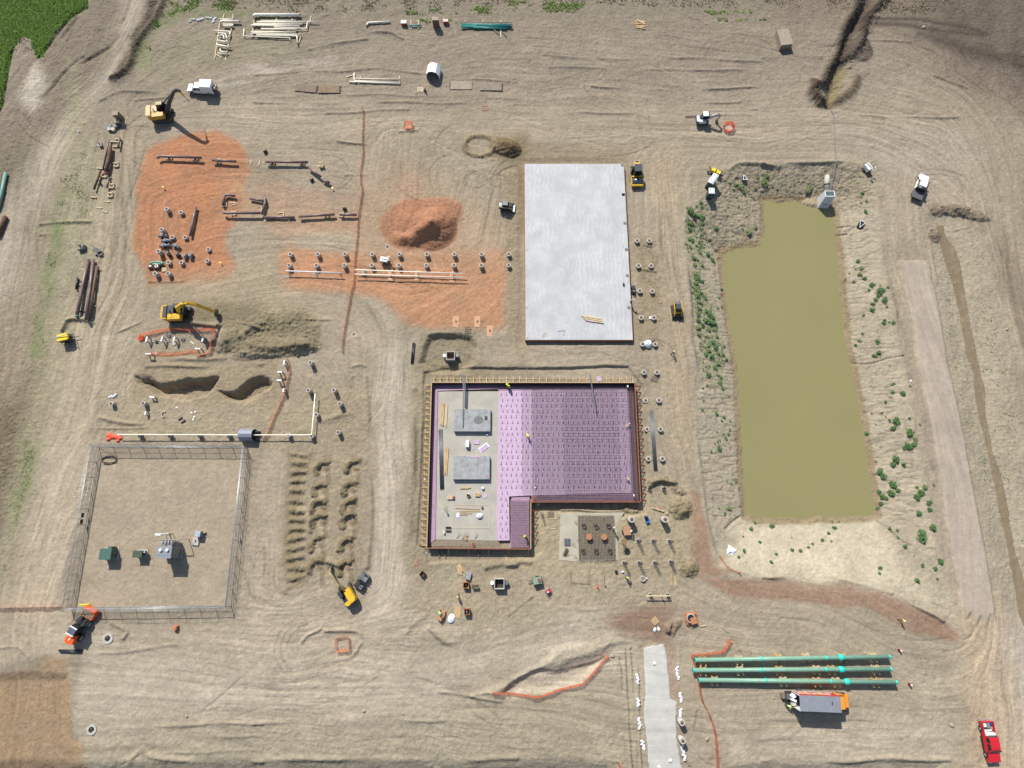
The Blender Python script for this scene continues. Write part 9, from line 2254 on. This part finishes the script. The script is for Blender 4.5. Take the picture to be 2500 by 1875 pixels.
LB=((1540,190,34),(1570,220,30),(1600,235,26),(1640,245,34),(1640,300,22),(1520,290,26),(1550,300,28),(1530,340,26),(1620,345,20),(1525,430,22),(1560,440,26),(1590,485,18),(1545,505,16),(1620,540,24),(1680,555,28),(1560,590,30),(1600,605,28),(1570,640,26),(1640,650,24),(1720,600,24),(1740,625,18),(1580,720,30),(1595,760,34),(1590,800,28),(1640,790,24),(1580,850,24),(1620,880,34),(1600,910,30),(1650,910,20),(1610,960,28),(1665,930,24),(1610,1020,30),(1600,1060,28),(1670,1030,26),(1690,1060,30),(1720,1090,36),(1660,1110,32),(1600,1110,30),(1690,1130,40),(1740,1140,34),(1640,1150,30),(1600,1180,32),(1690,1180,34),(1740,1190,30),(1610,1230,28),(1680,1250,24),(1760,1240,26),(1730,1300,30),(1690,1320,26),(1750,1340,32),(1690,1370,26),(1770,1390,24),(1670,1410,28),(1720,1420,32),(1820,1330,20),(1810,1400,22),(1840,1440,24),(1770,1480,30),(1745,1520,28),(1700,1500,14),(1690,1570,28),(1800,1600,20),(1790,1640,20),(1800,850,18),(1780,920,18),(1800,1000,16),(1770,1010,22),(1820,1480,16))
for(u,v,r_)in LB:bush(2,1,u,v,r_*.92,"west",pale=rr.random()<.45)
for(u,v,r_)in((1795,10,20),(1790,55,26),(1810,100,18),(1680,70,12),(1645,95,12),(1865,165,12),(1810,190,10),(1648,205,12),(1640,278,15),(1760,316,20),(1820,345,20),(1808,375,16),(1875,375,12),(1870,445,14),(1858,480,16),(1815,485,12),(1838,520,18),(1770,550,13),(1790,545,12),(1745,565,10),(1780,605,24),(1715,628,14),(1763,465,10),(1915,875,22),(1850,878,10),(1885,905,14),(1780,1110,14),(1830,1150,16),(1860,1110,26)):bush(2,2,u,v,r_,"west",pale=u>1840)
for(u,v,r_)in((1100,60,18),(1250,80,14)):bush(3,2,u,v,r_,"east",pale=True)
LM={"east":"from the inlet box down the east bank","west":"from the toilets down the west bank","south":"from the north on the pond's south bank","south-east":"from the north at the south-east corner","north-west":"from the north below the toilets","north":"from the north, west of the inlet pipe"}
def ordn(k):return str(k)+("th" if 10<=k%100<=20 else{1:"st",2:"nd",3:"rd"}.get(k%10,"th"))
for bank,L in BL.items():
 L.sort(key=lambda a:-a[0])
 for k,(y,x,o,sz,pale)in enumerate(L):
  tag(o,"%s %s weed bush, %s %s"%(sz,"pale green" if pale else "dark green",ordn(k+1),LM[bank]),"bush","weed bushes round the pond")
  # ---- grass and weeds nobody could count
def blades(name,polys,dens,hgt,m,wid=.07,tuft=3,fall=0.0,kind='stuff',clump=None):
 rr=random.Random(len(name));mb=MB()
 for poly in polys:
  sl,d=sdist(poly,.2,.5)
  jj,ii=np.nonzero(d>0)
  if len(jj)==0:continue
  n_=int(len(jj)*RES*RES*dens)
  for q_ in RNG.integers(0,len(jj),n_):
   j,i=jj[q_]+sl[0].start,ii[q_]+sl[1].start
   if clump is not None and clump[j,i]<rr.random():continue
   x,y=gx[i]+rr.uniform(-.1,.1),gy[j]+rr.uniform(-.1,.1);z=HT[j,i]-.02
   for k in range(tuft):
    a=rr.uniform(0,6.28);L=hgt*rr.uniform(.5,1.3);o=L*rr.uniform(.3,.9)
    cx,cy=math.cos(a),math.sin(a);w=wid*rr.uniform(.6,1.3)
    b=len(mb.v)
    mb.v+=[(x-cy*w,y+cx*w,z),(x+cy*w,y-cx*w,z),(x+cx*o+cy*w*.6,y+cy*o-cx*w*.6,z+L*.75),(x+cx*o*1.3,y+cy*o*1.3,z+L*.7)]
    mb.f.append((b,b+1,b+2,b+3));mb.sm.append(False)
 o=mb.build(name,m);o['kind']=kind
 return o
cl1=np.clip(fbm(3.0,601,3)*2.2+.45,0,1);cl2=np.clip(fbm(2.0,611,3)*3.0+.1,0,1)
FIELD=QL(0,0,[(-120,-60),(755,-40),(740,45),(640,120),(530,210),(440,320),(360,480),(300,480),(260,330),(200,300),(120,420),(70,620),(10,900),(-140,1000)])
blades("field_grass",[FIELD],30,.3,GRASSM,.10,4)
TOPG=[QL(0,0,[(1370,70),(1420,-30),(1700,-20),(2000,10),(1980,80),(1700,100),(1480,110),(1340,230),(1280,260)]),QL(0,0,[(1160,430),(1230,360),(1280,380),(1240,470),(1170,490)]),QL(1,0,[(1110,110),(1400,90),(1750,70),(2212,20),(2800,30),(2720,100),(2212,110),(1800,115),(1500,125),(1130,145)]),QL(1,0,[(0,145),(120,140),(330,165),(330,180),(100,172)]),QL(1,0,[(1400,165),(1700,170),(1700,195),(1420,195)]),QL(2,0,[(1650,95),(2060,80),(2060,120),(1700,125)]),QL(2,0,[(950,60),(1060,40),(1070,80),(960,95)]),QL(2,0,[(1750,155),(2180,160),(2180,180),(1760,178)])]
blades("green_grass_fringe",TOPG,16,.28,GRASSM,.09,4,clump=cl1)
blades("dry_grass_fringe",[QL(1,0,[(-300,-60),(2212,-60),(2212,20),(1500,70),(800,90),(300,90),(-280,60)]),QL(2,0,[(0,-60),(2212,-60),(2212,60),(1700,70),(1250,60),(900,40),(500,20),(0,30)]),QL(3,0,[(0,-60),(800,-60),(740,80),(100,60)]),QL(3,0,[(1040,-40),(1750,-40),(1720,100),(1000,110)]),QL(0,0,[(130,420),(210,310),(290,350),(300,470)])],7,.3,DRYM,.09,3,clump=cl1)
STRIP=[QL(0,1,[(500,0),(580,0),(560,200),(490,300),(500,420),(470,680),(400,900),(380,1200),(370,1440),(260,1430),(280,1100),(350,800),(410,420),(450,250)]),QL(0,1,[(650,0),(770,30),(740,250),(680,250)]),QL(0,2,[(230,520),(300,560),(250,800),(200,1000),(130,1300),(120,1080),(160,900)]),QL(0,2,[(260,350),(330,370),(300,430),(260,420)]),QL(0,2,[(0,1500),(60,1560),(50,1659),(-20,1659)]),QL(0,0,[(500,1500),(620,1460),(700,1250),(830,900),(830,1150),(760,1500),(640,1659),(500,1659)])]
blades("strip_weeds",STRIP,14,.13,WEEDM,.06,4,clump=cl2)
blades("ditch_weeds",[QL(3,1,[(1480,700),(1600,850),(1680,1150),(1700,1500),(1650,1600),(1560,1300),(1500,950)]),QL(3,1,[(1740,850),(1950,950),(2000,1300),(2050,1659),(1880,1659),(1820,1200)]),QL(3,2,[(1650,0),(1780,100),(1880,500),(1980,1000),(2020,1500),(1950,1659),(1880,1100),(1800,600),(1700,300)]),QL(3,2,[(1920,0),(2080,100),(2150,500),(2212,900),(2300,1400),(2200,1500),(2080,1000),(1960,500)]),QL(3,3,[(2080,120),(2130,200),(2130,300),(2090,260)])],2.2,.16,WEEDM,.09,4,clump=cl2)
blades("bank_weeds",[QL(2,1,[(1500,160),(1700,180),(1700,330),(1640,700),(1760,900),(1820,1250),(1860,1500),(1720,1659),(1640,1500),(1560,900),(1500,400)])],6,.28,LEAF2,.10,4,clump=cl2)
